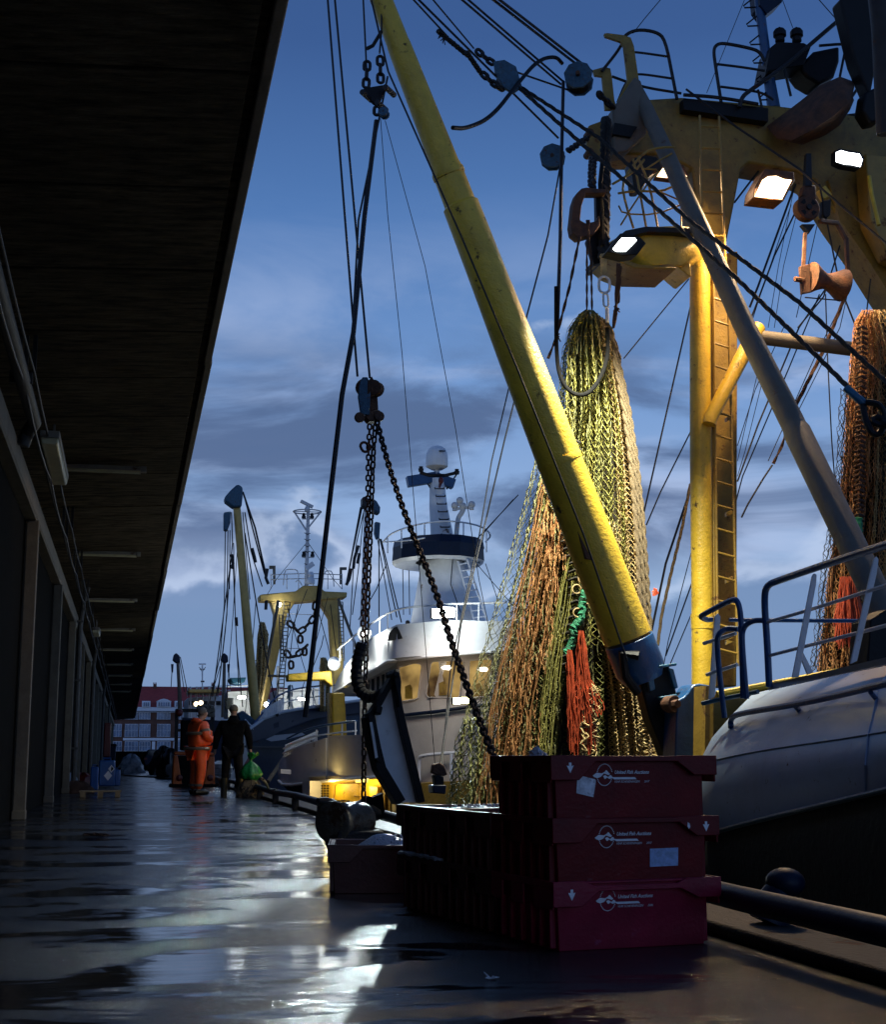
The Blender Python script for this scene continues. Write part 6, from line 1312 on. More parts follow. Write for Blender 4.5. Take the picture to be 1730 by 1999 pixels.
for i, x_ in enumerate((722,731,741,751,762)):
    Y_ = float(np.interp(x_, [690,722,778], [33,31.2,28.1])); yt = np.interp(x_, [722,762],[1329,1312]); yb = np.interp(x_, [722,762],[1372,1366]); b = MB()
    b.prism([P(x_-2,yt+1,Y_)+Vector((-.05,-.06,0)),P(x_+2,yt-1,Y_)+Vector((-.05,-.06,0)),P(x_+2,yb,Y_)+Vector((-.05,-.06,0)),P(x_-2,yb,Y_)+Vector((-.05,-.06,0))], (.02,.03,0)); b.build('side_window', M['glass'], Bs, smooth=0)
b = MB(); b.tube([P(784,1396,27.95),P(860,1388,27.3),P(925,1378,27.0),P(1000,1372,26.8)], .035, 8); b.build('rub_line', M['navy_paint'], Bs)
b = MB(); b.tube(chaikin([P(*q_) for q_ in ((818,1530,27.5),(818,1482,27.5),(822,1474,27.4),(888,1469,27.1),(900,1468,27.0))],2), .035, 8); b.tube([P(881,1472,27.1),P(880,1530,27.1)], .03, 8); b.build('hand_rail', M['white_paint'], Bs)
slab([(800,1530,1620,27.2),(960,1520,1620,26.6)], (0,.6,0), 'yellow_locker', M['old_yellow'])
# yellow gallows with post
b = MB(); b.pp([(562,1315),(647,1309),(650,1340),(633,1327),(562,1329)], 34.0, .5); b.build('gallows_beam', M['yellow_paint'], Bs, bevel=.03)
b = MB(); b.pp([(649,1352),(673,1352),(678,1440),(650,1440)], 33.0, .5); b.build('gallows_post', M['yellow_paint'], Bs, bevel=.03)
b = MB(); b.pp([(643,1352),(649,1352),(650,1440),(644,1440)], 33.1, .4); b.build('post_side', M['ochre_paint'], Bs)
# rails
def br(pts, r_px, m_='white_paint', name='railing', it=2):
    b_ = MB(); Y = sum(p_[2] for p_ in pts)/len(pts); b_.tube(chaikin([P(*p_) for p_ in pts], it), r_px*PX(Y), 8); return b_.build(name, M[m_], Bs)
br([(659,1268,34),(690,1242,31.5),(722,1219,30),(763,1193,28),(795,1185,27.3),(867,1179,26.6),(988,1176,26.2)], 2.2)
for x_,y0_,y1_,Y_ in ((664,1264,1290,33.7),(690,1243,1276,31.6),(722,1220,1246,30),(742,1207,1236,29),(757,1197,1228,28.3),(860,1181,1211,26.7),(892,1178,1211,26.5),(935,1177,1212,26.3)): br([(x_,y0_,Y_),(x_,y1_,Y_)], 1.5)
br([(560,1442,32.6),(598,1423,31.9),(641,1414,31),(696,1407,29.6)], 2.0, 'blue_paint'); br([(558,1456,32.6),(598,1440,31.9),(641,1432,31),(696,1426,29.6)], 1.5)
b = MB()
for i in range(15):
    t_ = i/14; x_ = 553+60*t_; Y_ = 32.8-1.1*t_; b.prism([P(x_,1478-28*t_,Y_),P(x_+3,1477-28*t_,Y_),P(x_+7,1452-26*t_,Y_),P(x_+4,1453-26*t_,Y_)], (.02,.03,0))
for k_ in (.3,.65): b.tube([P(553,1478-26*k_,32.8),P(616,1450-24*k_,31.7)], .02, 6)
b.build('slatted_rail', M['white_paint'], Bs)
for x_,y0_,y1_,Y_ in ((618,1424,1446,31.5),(641,1416,1440,31),(668,1411,1438,30.3),(694,1408,1436,29.6)): br([(x_,y0_,Y_),(x_,y1_,Y_)], 1.6)
b = MB(); b.pp([(548,1501),(568,1502),(568,1511),(548,1509)], 32.25, .02); b.build('name_plate', M['print_white'], Bs)
# mast house, platform, mast, dome
def ring_loft(levels, name, m_, n=28, smooth=60, sq=1.0):
    """levels: (x_left, x_right, y, Y, depth)"""
    rows_ = []
    for xl, xr, y, Y, dp in levels:
        c0 = P((xl+xr)/2, y, Y); hw = (xr-xl)/2*PX(Y); rows_.append([c0+Vector((hw*math.cos(a), dp*math.sin(a), 0)) for a in np.linspace(0, 2*math.pi, n+1)])
    b_ = MB(); b_.grid(rows_); b_.add(rows_[0][:-1], [tuple(range(n))]); b_.add(rows_[-1][:-1], [tuple(range(n))]); return b_.build(name, M[m_], Bs, smooth=smooth)
TY = 28.6
ring_loft([(824,900,1076,TY,.60),(821,905,1102,TY,.65),(812,928,1150,TY,.80),(798,958,1222,TY,1.0)], 'mast_house', 'white_paint')
ring_loft([(762,948,1072,TY,1.15),(760,950,1098,TY,1.15)], 'platform_band', 'navy_paint', 14, 20)
ring_loft([(764,946,1060,TY+.3,1.25),(761,950,1074,TY+.05,1.18)], 'platform_top', 'navy_paint', 14, 20)
ring_loft([(760,950,1098,TY,1.14),(766,942,1104,TY,1.05),(825,898,1096,TY,.55)], 'platform_underside', 'white_paint', 14, 20)
br([(748,1058,TY),(766,1038,TY-.6),(828,1020,TY-.9),(883,1016,TY-.7),(940,1026,TY-.2),(961,1044,TY+.3),(948,1058,TY+.5)], 1.8); br([(752,1058,TY-.2),(800,1055,TY-.9),(830,1050,TY-1)], 1.5)
for x_,y0_,y1_ in ((757,1048,1080),(784,1032,1070),(829,1020,1063),(905,1020,1060),(950,1036,1078)): br([(x_,y0_,TY-.6),(x_,y1_,TY-.6)], 1.5)
ring_loft([(838,868,935,TY,.16),(837,875,990,TY,.2),(840,888,1052,TY,.3),(840,892,1066,TY,.32)], 'mast', 'white_paint', 16)
b = MB()
for i in range(7):
    y_ = 952+i*15; x_ = 858+i*2.2; b.tube([P(x_-9,y_,TY-.25),P(x_-9,y_+2,TY-.40),P(x_+9,y_+2,TY-.40),P(x_+9,y_,TY-.25)], .014, 6)
b.build('mast_steps', M['dark_steel'], Bs)
b = MB(); b.bar(P(795,941,TY), P(850,932,TY), .20, .22); b.bar(P(850,932,TY), P(886,946,TY), .2, .2); b.build('cross_arm', M['blue_paint'], Bs, bevel=.01)
b = MB(); b.tube([P(820,922,TY-.1),P(838,928,TY-.1),P(870,928,TY-.1),P(895,922,TY-.1)], .035, 8); b.tube([P(822,924,TY),P(840,952,TY)], .018, 6); b.tube([P(893,924,TY),P(872,955,TY)], .018, 6); b.build('lamp_arm', M['dark_steel'], Bs)
for x_, y_ in ((822,921),(892,926)):
    b = MB(); b.lathe(P(x_,y_,TY-.1), [(.05,0),(.06,.06),(.04,.08),(.045,.11)], 12); b.build('navigation_lamp', M['dark_steel'], Bs)
b = MB(); b.ball(P(861,938,TY-.3), .07, 12, 8, (.8,.8,1.1)); b.tube([P(861,940,TY-.3),P(858,952,TY-.3)], [.04,.02], 8); b.build('red_lamp', M['red_plastic'], Bs)
k_ = PX(TY); do = MB(); c_ = P(853,918,TY); do.lathe(c_, [(6*k_,-8*k_),(6*k_,0),(12*k_,1*k_),(22*k_,7*k_),(22.5*k_,10*k_)], 28); do.build('dome_base', M['grey_paint'], Bs, smooth=30)
do = MB(); do.lathe(P(853,911,TY), [(22.5*k_,0),(23*k_,2*k_),(22.8*k_,20*k_),(21.5*k_,29*k_),(17.5*k_,37*k_),(11*k_,42*k_),(4*k_,44*k_),(.5*k_,44.3*k_)], 32); do.build('satellite_dome', M['white_paint'], Bs, smooth=60)
b = MB()
for i in range(5): b.box(P(853+i*2.4,885,TY)+Vector((0,-23.4*k_,-.02)), P(854.8+i*2.4,885,TY)+Vector((0,-23.0*k_,.02)))
b.build('dome_marking', M['black_paint'], Bs, smooth=0)
b = MB(); b.tube(chaikin([P(*q_) for q_ in ((890,1058,TY-.5),(893,1020,TY-.5),(896,1008,TY-.5),(903,1000,TY-.5),(904,990,TY-.5))],2), .05, 8); b.bar(P(886,994,TY-.5), P(922,990,TY-.5), .06, .05)
for x_, y_ in ((888,987),(898,977),(904,988),(921,985)): b.ball(P(x_,y_,TY-.5), .075, 14, 10, (1,1,1)); b.tube([P(x_,y_+6,TY-.5),P(x_,y_+10,TY-.5)], .05, 8)
b.build('antenna_cluster', M['grey_paint'], Bs)
def ladB(pl_, pr_, n):
    b_ = MB(); a0, a1 = [P(*q_) for q_ in pl_]; c0, c1 = [P(*q_) for q_ in pr_]; b_.tube([a0,a1], .022, 6); b_.tube([c0,c1], .022, 6)
    for i in range(n): t_ = (i+.5)/n; b_.tube([a0.lerp(a1,t_), c0.lerp(c1,t_)], .016, 6)
    b_.build('ladder', M['white_paint'], Bs)
ladB([(894,1096,27.6),(926,1212,27.3)], [(912,1092,27.6),(951,1210,27.3)], 9)
for x_ in (800,812,826,840):
    b = MB(); b.tube([P(x_-12,1200,30),P(x_-14,1080+(x_%7)*4,30)], .010, 5) if x_<820 else b.ball(P(x_-30,1215,29), .05)
    b.build('whip_antenna', M['dark_steel'], Bs)
b = MB(); b.lathe(P(907,1203,27.5), [(.09,0),(.12,.06),(.12,.10)], 16, (.1,-1,0)); b.build('horn', M['grey_paint'], Bs)
# lamps
for (x_, y_, em, Y_, w_) in ((854,1197,'lamp_bright',26.4,.10),(876,1195,'lamp_bright',26.4,.11),(892,1368,'lamp_green',26.6,.07),(908,1367,'lamp_green',26.6,.07)):
    b = MB(); b.box(P(x_,y_,Y_)+Vector((-w_*1.15,.02,-w_*1.0)), P(x_,y_,Y_)+Vector((w_*1.15,.16,w_*1.0))); ho = b.build('floodlight', M['dark_steel'], Bs, bevel=.02)
    b = MB(); b.box(P(x_,y_,Y_)+Vector((-w_,-.005,-w_*.85)), P(x_,y_,Y_)+Vector((w_,.01,w_*.85))); b.build('lens', M[em], ho, bevel=.01)
for (x_, y_, Y_) in ((713,1236,29.5),(653,1295,34)):
    b = MB(); b.lathe(P(x_,y_,Y_), [(.05,.2),(.12,.08),(.17,-.02),(.15,-.05)], 20, (.3,-1,0)); ho = b.build('searchlight', M['white_paint'], Bs)
    b = MB(); b.ball(P(x_-1,y_+1,Y_-.12), .055, 12, 8, (1,.4,1)); b.build('lens', M['lamp_white'], ho)
    point('lamp_light', P(x_,y_+8,Y_-.6), 35, (.95,1,.95), .1, Bs)
LB_ = P(865,1196,26.15)
spot('lamp_light', LB_, (2.2,8.5,0), 4600, (.80,.97,1), 34, .10, Bs, 1.0)
point('lamp_light', P(865,1206,25.7), 60, (.92,1,.95), .1, Bs)
spot('lamp_light', P(900,1369,26.4), P(780,1600,24), 20, (1,.97,.45), 160, .08, Bs)
spot('lamp_light', P(838,1268,25.9), P(838,1420,27.3), 40, (1,.80,.66), 150, .3, Bs)
for pts, r_, Ys in (([(930,1100),(1000,1180)],.8,28),([(948,1100),(975,1180)],.8,28),([(884,1090),(880,1140),(905,1210)],1.0,27.6),([(1012,966),(910,1075)],1.2,28),([(1002,975),(945,1040),(935,1100)],1.0,28)): wire(pts, r_, Ys, parent=Bs)
# ================================================================ ship C: blue hulled trawler further along
Cs = thing('beam_trawler', 'dark blue trawler with ochre gantry and raised booms with blue heads, in the middle distance', 'ship', (6,48,-1.6))
CY = 46.0
def cp(pts, Y, t_, name, m_, bevel=0, parent=None, smooth=35):
    b_ = MB(); b_.pp(pts, Y, t_); return b_.build(name, M[m_], parent or Cs, bevel=bevel, smooth=smooth)
def ct(pts, r_px, name, m_, Y=CY, n=10, it=0, parent=None):
    b_ = MB(); q = [P(*p_) if len(p_)==3 else P(p_[0],p_[1],Y) for p_ in pts]; q = chaikin(q,it) if it else q
    b_.tube(q, [r*PX(Y) for r in r_px] if isinstance(r_px,(list,tuple)) else r_px*PX(Y), n); return b_.build(name, M[m_], parent or Cs)
# hull with flared bow
ro = [rowpts([(478,1431,41),(520,1399,42),(568,1387,43.5),(643,1377,45.5),(720,1366,48),(800,1356,52)],12), rowpts([(480,1455,41.2),(530,1428,42.2),(568,1420,43.7),(643,1412,45.7),(800,1400,52)],12), rowpts([(490,1490,41.8),(540,1480,42.8),(600,1470,44),(700,1460,47),(800,1452,52)],12), rowpts([(505,1580,43),(560,1580,44),(620,1580,45.5),(700,1580,48),(800,1580,52)],12)]
b = MB(); b.grid(ro, thick=(.1,.2,0)); b.build('hull', M['navy_paint'], Cs, smooth=60)
b = MB(); b.tube([p_+Vector((-.02,-.03,.02)) for p_ in ro[0]], .05, 8); b.build('gunwale', M['light_panel'], Cs)
cp([(519,1443),(536,1435),(590,1430),(596,1434),(560,1443),(530,1447)], 41.4, .02, 'bow_marking', 'light_panel')
b = MB(); b.prism([ro[0][0]+Vector((0,0,-.35)), ro[0][4]+Vector((0,0,-.35)), ro[0][-1]+Vector((0,0,-.35)), ro[0][-1]+Vector((4,2,-.35)), ro[0][4]+Vector((5,2,-.35)), ro[0][0]+Vector((3,3,-.35))], (0,0,-.05)); b.build('fore_deck', M['dark_steel'], Cs, smooth=0)
ct([(496,1412,41.5),(513,1392,41.8),(535,1362,42.3),(568,1345,43.5),(628,1338,45),(660,1337,46)], 1.6, 'bow_rail', 'blue_paint', it=2); ct([(505,1405,41.7),(530,1384,42.2),(568,1365,43.5),(650,1356,46)], 1.0, 'bow_rail', 'grey_paint', it=2)
b = MB()
for i in range(12): t_ = i/11; x_ = 508+42*t_; b.prism([P(x_,1404-14*t_,41.8),P(x_+2.5,1403-14*t_,41.8),P(x_+4,1386-25*t_,41.8),P(x_+1.5,1387-25*t_,41.8)], (.02,.05,0))
b.build('slatted_rail', M['white_paint'], Cs)
for x_,y0_,y1_ in ((568,1346,1388),(590,1343,1385),(612,1340,1382),(634,1338,1378)): ct([(x_,y0_,44),(x_,y1_,44)], 1.1, 'rail_post', 'grey_paint')
# gantry
cp([(528,1172),(577,1168),(576,1176),(561,1200),(554,1230),(541,1290),(516,1395),(506,1398),(520,1330),(534,1235),(536,1198)], CY, .6, 'gantry_leg', 'ochre_far', .03)
cp([(628,1164),(660,1164),(664,1200),(671,1290),(668,1380),(654,1380),(650,1290),(644,1206),(628,1180)], CY, .6, 'gantry_leg', 'ochre_far', .03)
cp([(506,1162),(512,1160),(577,1154),(592,1143),(622,1143),(634,1154),(678,1156),(677,1166),(658,1168),(580,1175),(508,1172)], CY-.1, .8, 'gantry_beam', 'ochre_far', .03)
cp([(526,1104),(538,1104),(538,1140),(534,1140),(533,1110),(526,1110)], CY, .12, 'beam_horn', 'strut_grey'); cp([(664,1140),(664,1107),(677,1107),(677,1112),(668,1112),(668,1140)], CY, .12, 'beam_horn', 'strut_grey')
ct([(544,1172),(500,1405)], 3.2, 'leg_strut', 'strut_grey', CY-.6); ct([(660,1168),(697,1268)], 3.0, 'leg_strut', 'strut_grey', CY-.6)
ct([(522,1319),(562,1320)], 2.6, 'cross_tube', 'strut_grey', CY-.3)
for pts in ([(529,1122),(600,1119),(668,1122)],[(529,1131),(600,1129),(668,1131)],[(553,1142),(556,1113),(565,1111),(580,1112),(582,1120)],[(634,1120),(636,1114),(650,1115),(652,1145)],[(577,1136),(583,1131),(590,1143)]): ct(pts, 1.0, 'guard_rail', 'grey_paint', CY, 6, 1)
for x_ in (529,560,583,612,640,668): ct([(x_,1120),(x_,1150)], .9, 'guard_rail', 'grey_paint', CY, 6)
for xs, y0_, y1_ in (((555,566),1175,1370),((545,551),1200,1290),((660,669),1175,1290)):
    b = MB(); [b.tube([P(x_,y0_,CY-.4),P(x_-(14 if xs[0]==555 else -3),y1_,CY-.4)], .02, 5) for x_ in xs]; n = int((y1_-y0_)/7)
    for i in range(n): t_ = i/n; d_ = (14 if xs[0]==555 else -3)*t_; b.tube([P(xs[0]-d_,y0_+(y1_-y0_)*t_,CY-.4),P(xs[1]-d_,y0_+(y1_-y0_)*t_,CY-.4)], .014, 4)
    b.build('ladder', M['column_paint'], Cs)
# mast with ring
ct([(602,990),(600,1060),(598,1146)], [3.2,3.6,4.2], 'mast', 'grey_paint', CY, 12)
c_ = P(600,999,CY); b = MB(); b.tube([c_+Vector((28*PX(CY)*math.cos(a),28*PX(CY)*math.sin(a),0)) for a in np.linspace(0,2*math.pi,28)], .022, 6)
for s_ in (-1,1): b.tube([c_+Vector((s_*27*PX(CY),0,0)), P(598,1035,CY)], .03, 6)
b.tube([c_-Vector((27*PX(CY),0,0)), c_+Vector((27*PX(CY),0,0))], .016, 5); b.build('antenna_ring', M['grey_paint'], Cs)
b = MB(); b.bar(P(587,978,CY), P(611,990,CY), .12, .10); b.lathe(P(600,995,CY), [(.08,-.08),(.10,.0),(.06,.12)], 12); b.build('radar', M['grey_paint'], Cs, bevel=.01)
for x_, y_ in ((593,1012),(609,1012),(593,1087),(610,1087)):
    b = MB(); b.lathe(P(x_,y_,CY), [(.07,0),(.07,.07),(.05,.10),(.055,.16),(.03,.18)], 12); b.build('navigation_lamp', M['dark_steel'], Cs)
b = MB(); b.bar(P(590,1013,CY), P(612,1013,CY), .06, .03); b.bar(P(590,1088,CY), P(613,1088,CY), .06, .03); b.build('lamp_shelf', M['grey_paint'], Cs)
b = MB(); b.bar(P(597,1110,CY-.2), P(612,1100,CY-.2), .10, .16); b.lathe(P(607,1140,CY-.2), [(.12,0),(.13,.12),(.08,.22),(.10,.3),(.06,.4)], 14); b.build('searchlight', M['white_paint'], Cs)
for y_ in (1040,1052,1064,1075,1100): ct([(594,y_),(600,y_+3),(606,y_+1)], .8, 'mast_step', 'dark_steel', CY-.1, 5)
# booms
ct([(462,987,42.5),(474,1120,42.3),(486,1260,42.1),(493,1330,42),(499,1405,42)], [7.5,8.2,9,9.5,9.5], 'boom', 'ochre_far', 42, 16)
cp([(461,947),(466,945),(474,951),(474,968),(472,989),(456,990),(440,978),(438,971),(450,957)], 42.2, .5, 'boom_head', 'blue_block', .05); cp([(437,1000),(451,998),(450,1020),(444,1036),(437,1034)], 42.2, .3, 'boom_block', 'blue_block', .03)
ct([(716,990,49),(712,1100,49),(706,1262,49)], [4.5,5,5.5], 'boom', 'grey_paint', 49, 14)
cp([(728,972),(736,978),(743,990),(742,1003),(733,1000),(728,990)], 48.8, .5, 'boom_head', 'blue_block', .05); cp([(733,1018),(743,1020),(741,1050),(736,1052),(732,1040)], 48.8, .3, 'boom_block', 'blue_block', .03); cp([(708,970),(716,968),(722,976),(720,990),(708,990)], 48.8, .5, 'boom_head', 'dark_steel', .04)
cw = [([(440,1030),(438,1180),(430,1280),(402,1400)],1.0),([(445,1035),(443,1200),(428,1330),(408,1420)],1.0),([(449,1035),(448,1150)],.9),([(452,1000),(454,1060),(450,1100),(415,1360)],1.1),([(455,1100),(462,1260),(474,1380)],1.0),([(450,1105),(440,1230),(425,1360)],1.0),([(456,1060),(459,1190),(466,1340)],.9),([(474,960),(498,1030),(520,1125)],1.9),([(476,965),(515,1115),(522,1135)],1.5),([(478,1000),(490,1075),(497,1100),(512,1145)],1.2),([(478,1040),(505,1205),(525,1310),(540,1385)],1.3),([(474,1000),(488,1170)],1.0)]
cw += [([(470,965),(455,1200),(440,1390)],.7),([(600,1150),(560,1250),(530,1390)],.7),([(640,1165),(610,1280),(590,1345)],.7),([(500,1170),(490,1290),(478,1400)],.8),([(598,1060),(540,1130),(522,1160)],.6),([(602,1060),(650,1130),(668,1150)],.6),([(560,1180),(590,1290),(620,1385)],.7)]
for pts, r_ in cw: wire(pts, r_, 42.6, parent=Cs)
for pts in ([(522,1110),(519,1128),(524,1140)],[(452,1082),(455,1100),(452,1110)],[(492,1070),(497,1088),(499,1098)],[(461,1205),(462,1222)],[(534,1380),(540,1392),(543,1398)],[(520,1172),(519,1190)],[(686,1110),(682,1130),(676,1142)],[(700,1065),(692,1090),(690,1110)],[(702,1080),(698,1100)]): ct(pts, 3.2, 'tackle', 'dark_steel', 42.4, 8)
for pts, r_ in (([(708,985),(690,1070),(676,1140)],1.6),([(704,990),(680,1120)],1.3),([(710,1000),(700,1110),(688,1200)],1.0),([(712,990),(696,1060),(690,1110),(683,1230)],1.0),([(740,1050),(740,1210)],1.2),([(742,1052),(775,1205)],1.3),([(744,1052),(784,1215)],1.3),([(737,1052),(765,1210)],1.0),([(754,1102),(735,1150),(700,1210)],1.0)): wire(pts, r_, 48.5, parent=Cs)
ct([(583,1180),(572,1230),(562,1320)], .9, 'rigging_wire', 'wire', CY, 5); ct([(618,1180),(640,1260),(650,1310)], .9, 'rigging_wire', 'wire', CY, 5); ct([(600,1330),(628,1260),(632,1240)], .9, 'rigging_wire', 'wire', CY, 5); ct([(645,1180),(660,1300)], .9, 'rigging_wire', 'wire', CY, 5)
for n_, pts in enumerate(([(560,1212,CY),(575,1225,CY),(584,1236,CY),(600,1220,CY),(614,1205,CY),(616,1180,CY)],[(555,1268,CY),(567,1285,CY),(585,1275,CY),(597,1262,CY)])): links(pts, .34, .04, 'chain_dark', 'chain', '', .7, parent=Cs)
for x_, y_ in ((586,1238),(568,1288),(594,1262)): links([(x_,y_,CY-.1),(x_+1,y_+22,CY-.1)], .32, .04, 'chain_dark', 'chain', '', .7, parent=Cs)
ct([(560,1198),(612,1200)], .8, 'rigging_wire', 'white_paint', CY, 5); ct([(555,1265),(597,1266)], .8, 'rigging_wire', 'white_paint', CY, 5)
# hanging nets of ship C
for (l_, r2_, y0_, y1_, lab, sd_) in (([(1215,508),(1240,502),(1300,499),(1400,500)],[(1215,516),(1240,524),(1300,520),(1400,506)],1215,1400,'tan net bundle hanging at the left leg of the ochre gantry',3),([(1284,626),(1300,624),(1388,624)],[(1284,636),(1300,646),(1388,644)],1284,1388,'short tan net bundle hanging at the right of the ochre gantry',4)):
    T_ = thing('net_bundle', lab, 'fishing net', P(l_[-1][1]+6,y1_,45)); bulk(l_, r2_, y0_, y1_, 45, .25, M['net_mud'], sd_, 5, 'bundle', T_); S = sheet(l_, r2_, y0_, y1_, 44.6, 14, 60, 3, .3, .1, sd_, jit=.5); net(S, .014, 'netting', M['net_tan'], T_)
# houses and lamps of ship C
cp([(445,1350),(487,1348),(489,1400),(445,1400)], 47.6, 2, 'deck_house', 'grey_paint'); cp([(541,1346),(622,1343),(622,1396),(541,1396)], 49.6, 2.5, 'deck_house', 'grey_paint')
cp([(440,1362),(456,1362),(456,1384),(440,1384)], 46.9, .2, 'deck_house_window', 'glass'); cp([(449,1323),(481,1322),(478,1331),(470,1334),(455,1332)], 46.5, 1.5, 'bridge_roof', 'teal_paint', .02)
for pts in ([(445,1340),(487,1338)],[(560,1350),(640,1346)]): ct(pts, 1.0, 'guard_rail', 'grey_paint', 46.5, 6)
for x_, y_, Y_ in ((472,1361,46.8),(589,1364,48.8)):
    b = MB(); b.box(P(x_,y_,Y_)+Vector((-.12,-.06,-.04)), P(x_,y_,Y_)+Vector((.12,.06,.04))); b.build('deck_lamp', M['lamp_bright'], Cs, bevel=.02); point('lamp_light', P(x_,y_,Y_)-Vector((0,.9,.05)), 30, (.97,1,.90), .15, Cs)
cp([(463,1392),(474,1386),(487,1396),(506,1412),(502,1425),(487,1429),(470,1412)], 41.8, .5, 'tarpaulin', 'blue_block', .04)
ct([(478,1404,41.4),(490,1416,41.4),(494,1424,41.4)], 1.5, 'tarp_pole', 'white_paint', 41.4, 6)
b = MB()
for i in range(40): x_ = 566+random.uniform(-3,4); y_ = random.uniform(1335,1380); b.tube([P(x_,y_,44.5),P(x_+random.uniform(-3,3),y_+random.uniform(6,14),44.5)], .02, 4)
b.build('rope_hank', M['blue_block'], Cs)
cp([(541,1300),(546,1300),(546,1345),(541,1345)], 50, .2, 'vent_pipe', 'grey_paint')
# ================================================================ ship D: farther trawler with two masts
Ds = thing('beam_trawler', 'far trawler with two raised booms and slim radar mast, before the brick house', 'ship', (4.6,78,-1.6))
def dt(pts, r_, name, m_='strut_grey', Y=76): return ct(pts, r_, name, m_, Y, 8, 0, Ds)
dt([(347,1290),(350,1345),(352,1395)], [3,3.6,4.4], 'boom'); dt([(438,1290),(437,1345),(436,1400)], [3,3.6,4.4], 'boom')
for x_, s_ in ((344,-1),(438,1)):
    cp([(x_-7,1288),(x_-5,1278),(x_,1274),(x_+7,1280),(x_+8,1292),(x_,1294)], 75.8, .6, 'boom_head', 'navy_paint', .05, Ds); cp([(x_+s_*8-2,1296),(x_+s_*8+3,1296),(x_+s_*8+2,1312),(x_+s_*8-1,1312)], 75.8, .3, 'boom_block', 'navy_paint', 0, Ds)
for pts in ([(352,1282),(368,1360)],[(350,1285),(360,1350)],[(336,1305),(334,1340)],[(430,1300),(415,1350),(400,1395)],[(446,1300),(450,1345)]): wire(pts, .8, 76, parent=Ds)
dt([(395,1298),(395,1345)], 1.4, 'radar_mast', 'white_paint'); dt([(388,1296),(402,1296)], 1.3, 'radar', 'white_paint'); dt([(390,1306),(400,1306)], 1.0, 'lamp_shelf', 'dark_steel'); dt([(392,1330),(399,1330)], 1.6, 'lamp_shelf', 'dark_steel'); dt([(389,1302),(395,1312),(401,1302)], .7, 'mast_stay', 'dark_steel')
cp([(368,1345),(430,1345),(430,1352),(368,1352)], 75, 3, 'gantry_beam', 'ochre_far', .05, Ds)
for x_ in (372,384,396,408,420): dt([(x_,1340),(x_,1400)], 1.4, 'gantry_post', 'grey_paint')
cp([(366,1362),(450,1356),(452,1420),(366,1420)], 78, 5, 'wheelhouse', 'white_paint', .05, Ds)
for i in range(6): cp([(369+i*13,1368),(379+i*13,1368),(379+i*13,1376),(369+i*13,1376)], 77.9, .1, 'wheelhouse_window', 'glass', 0, Ds)
for i in range(12): dt([(366+i*7.5,1342+ (i%3)*2),(366+i*7.5,1360)], .7, 'rail_post', 'grey_paint')
dt([(366,1342),(450,1338)], .8, 'guard_rail', 'white_paint'); dt([(366,1350),(450,1347)], .7, 'guard_rail', 'white_paint')
b = MB(); b.prism([P(355,1400,72),P(470,1410,72),P(470,1480,72),P(420,1560,72),P(365,1500,72)], (1,8,0)); b.build('hull', M['navy_paint'], Ds)
for x_, y_, Y_ in ((655,1292,45.5),(520,1375,44),(545,1180,45.6)):
    b = MB(); b.ball(P(x_,y_,Y_), .07, 8, 6); b.build('deck_lamp', M['lamp_bright'], Cs)
for x_, y_ in ((392,1372),(383,1374)):
    b = MB(); b.ball(P(x_,y_,73), .12, 8, 6); b.build('deck_lamp', M['lamp_warm'], Ds)
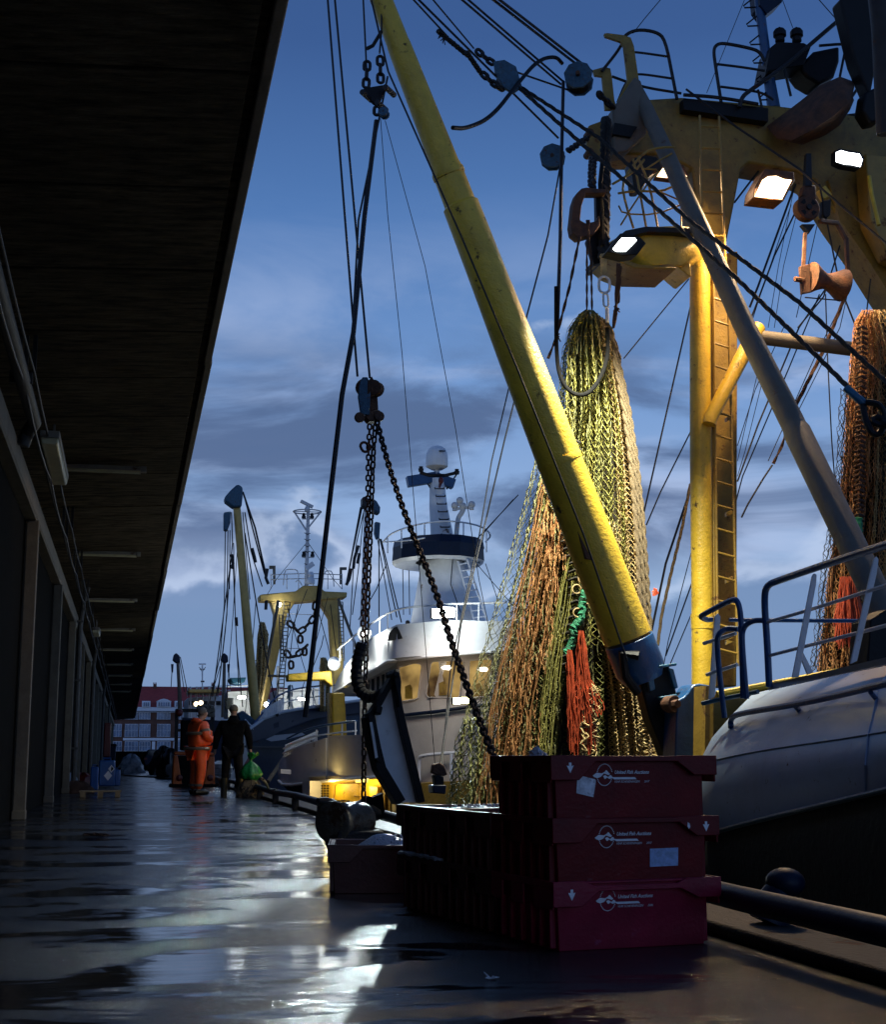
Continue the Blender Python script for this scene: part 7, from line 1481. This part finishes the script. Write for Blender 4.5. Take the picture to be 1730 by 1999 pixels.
# ================================================================ brick house at the end
HY = 210.0; k_ = PX(HY)
H = thing('brick_house', 'long brown brick house with red tiled roof and white framed windows beyond the quay', 'building', P(400,1481,HY))
def hb_(x0, x1, y0, y1, Y, d_, name, m_, parent=None):
    b_ = MB(); a_, c_ = P(x0,y1,Y), P(x1,y0,Y); b_.box((a_.x,Y,a_.z),(c_.x,Y+d_,c_.z)); return b_.build(name, M[m_], parent or H, smooth=0)
hb_(180,560,1385,1492,HY,9,'wall','brick')
b = MB(); a_, c_ = P(178,1385,HY-.8), P(562,1385,HY-.8); zt = P(400,1342,HY).z; b.prism([(a_.x,HY-.8,a_.z),(a_.x+1,HY+4.5,zt+.3),(a_.x+1,HY+6,zt+.3),(a_.x,HY+10,a_.z)], (c_.x-a_.x,0,0)); b.build('roof', M['roof_tile'], H, smooth=0)
hb_(238,562,1382,1387,HY-1.0,.8,'gutter','trim_white'); hb_(240,560,1441,1445,HY-.25,.25,'string_course','trim_white'); hb_(240,560,1388,1390,HY-.2,.2,'string_course','trim_white')
for x0 in (299,413):
    c_ = hb_(x0,x0+7,1335,1350,HY+4,1.2,'chimney','brick')
    for dx in (0,2.5,5): hb_(x0+dx,x0+dx+1.6,1332,1335,HY+4.3,.5,'chimney_pot','roof_tile')
def win(x0, x1, y0, y1, nx, ny=1, arch=False, Y=HY):
    o = hb_(x0,x1,y0,y1,Y-.30,.3,'window','trim_white'); base_ = BASE[o.name]
    p_ = MB(); w_ = (x1-x0-1)/nx; h_ = (y1-y0-1)/ny
    for i in range(nx):
        for j in range(ny):
            a_, c_ = P(x0+.9+i*w_, y0+.7+(j+1)*h_-.5, Y-.34), P(x0+.5+(i+1)*w_-.3, y0+.7+j*h_, Y-.34); p_.box((a_.x,Y-.36,a_.z),(c_.x,Y-.30,c_.z))
    p_.build('pane', M['pane'], o, smooth=0)
xs = [190,215,243,271,306,346,374,404,440,470,500,530]
for i, x0 in enumerate(xs):
    w_ = 23 if i%2 else 27
    win(x0,x0+w_,1390,1404,4); win(x0,x0+w_,1413,1438,4,2); win(x0,x0+w_,1447,1466,4,2)
for x0, w_ in ((277,17),(306,28),(341,16),(372,17),(404,28),(440,16),(470,17),(505,28)):
    d_ = hb_(x0,x0+w_,1368,1380,HY-1.2,5,'dormer','trim_white'); win(x0+2,x0+w_-2,1370,1379,3 if w_<20 else 5,1,False,HY-1.0)
    if w_ > 20:
        b = MB(); b.prism([P(x0-1,1369,HY-1.3),P(x0+w_*.25,1365,HY-1.3),P(x0+w_/2,1363.5,HY-1.3),P(x0+w_*.75,1365,HY-1.3),P(x0+w_+1,1369,HY-1.3)], (0,5,0)); b.build('dormer_pediment', M['trim_white'], H, smooth=0)
for x0 in (296,338,398,462): hb_(x0,x0+7,1447,1472,HY-.2,.2,'door','trim_white')
solo(MB().box((-30,260,0),(-4,300,5.5)), 'far_shed', M['brick'], 'low reddish shed just visible past the end of the fish hall', 'building', smooth=0)
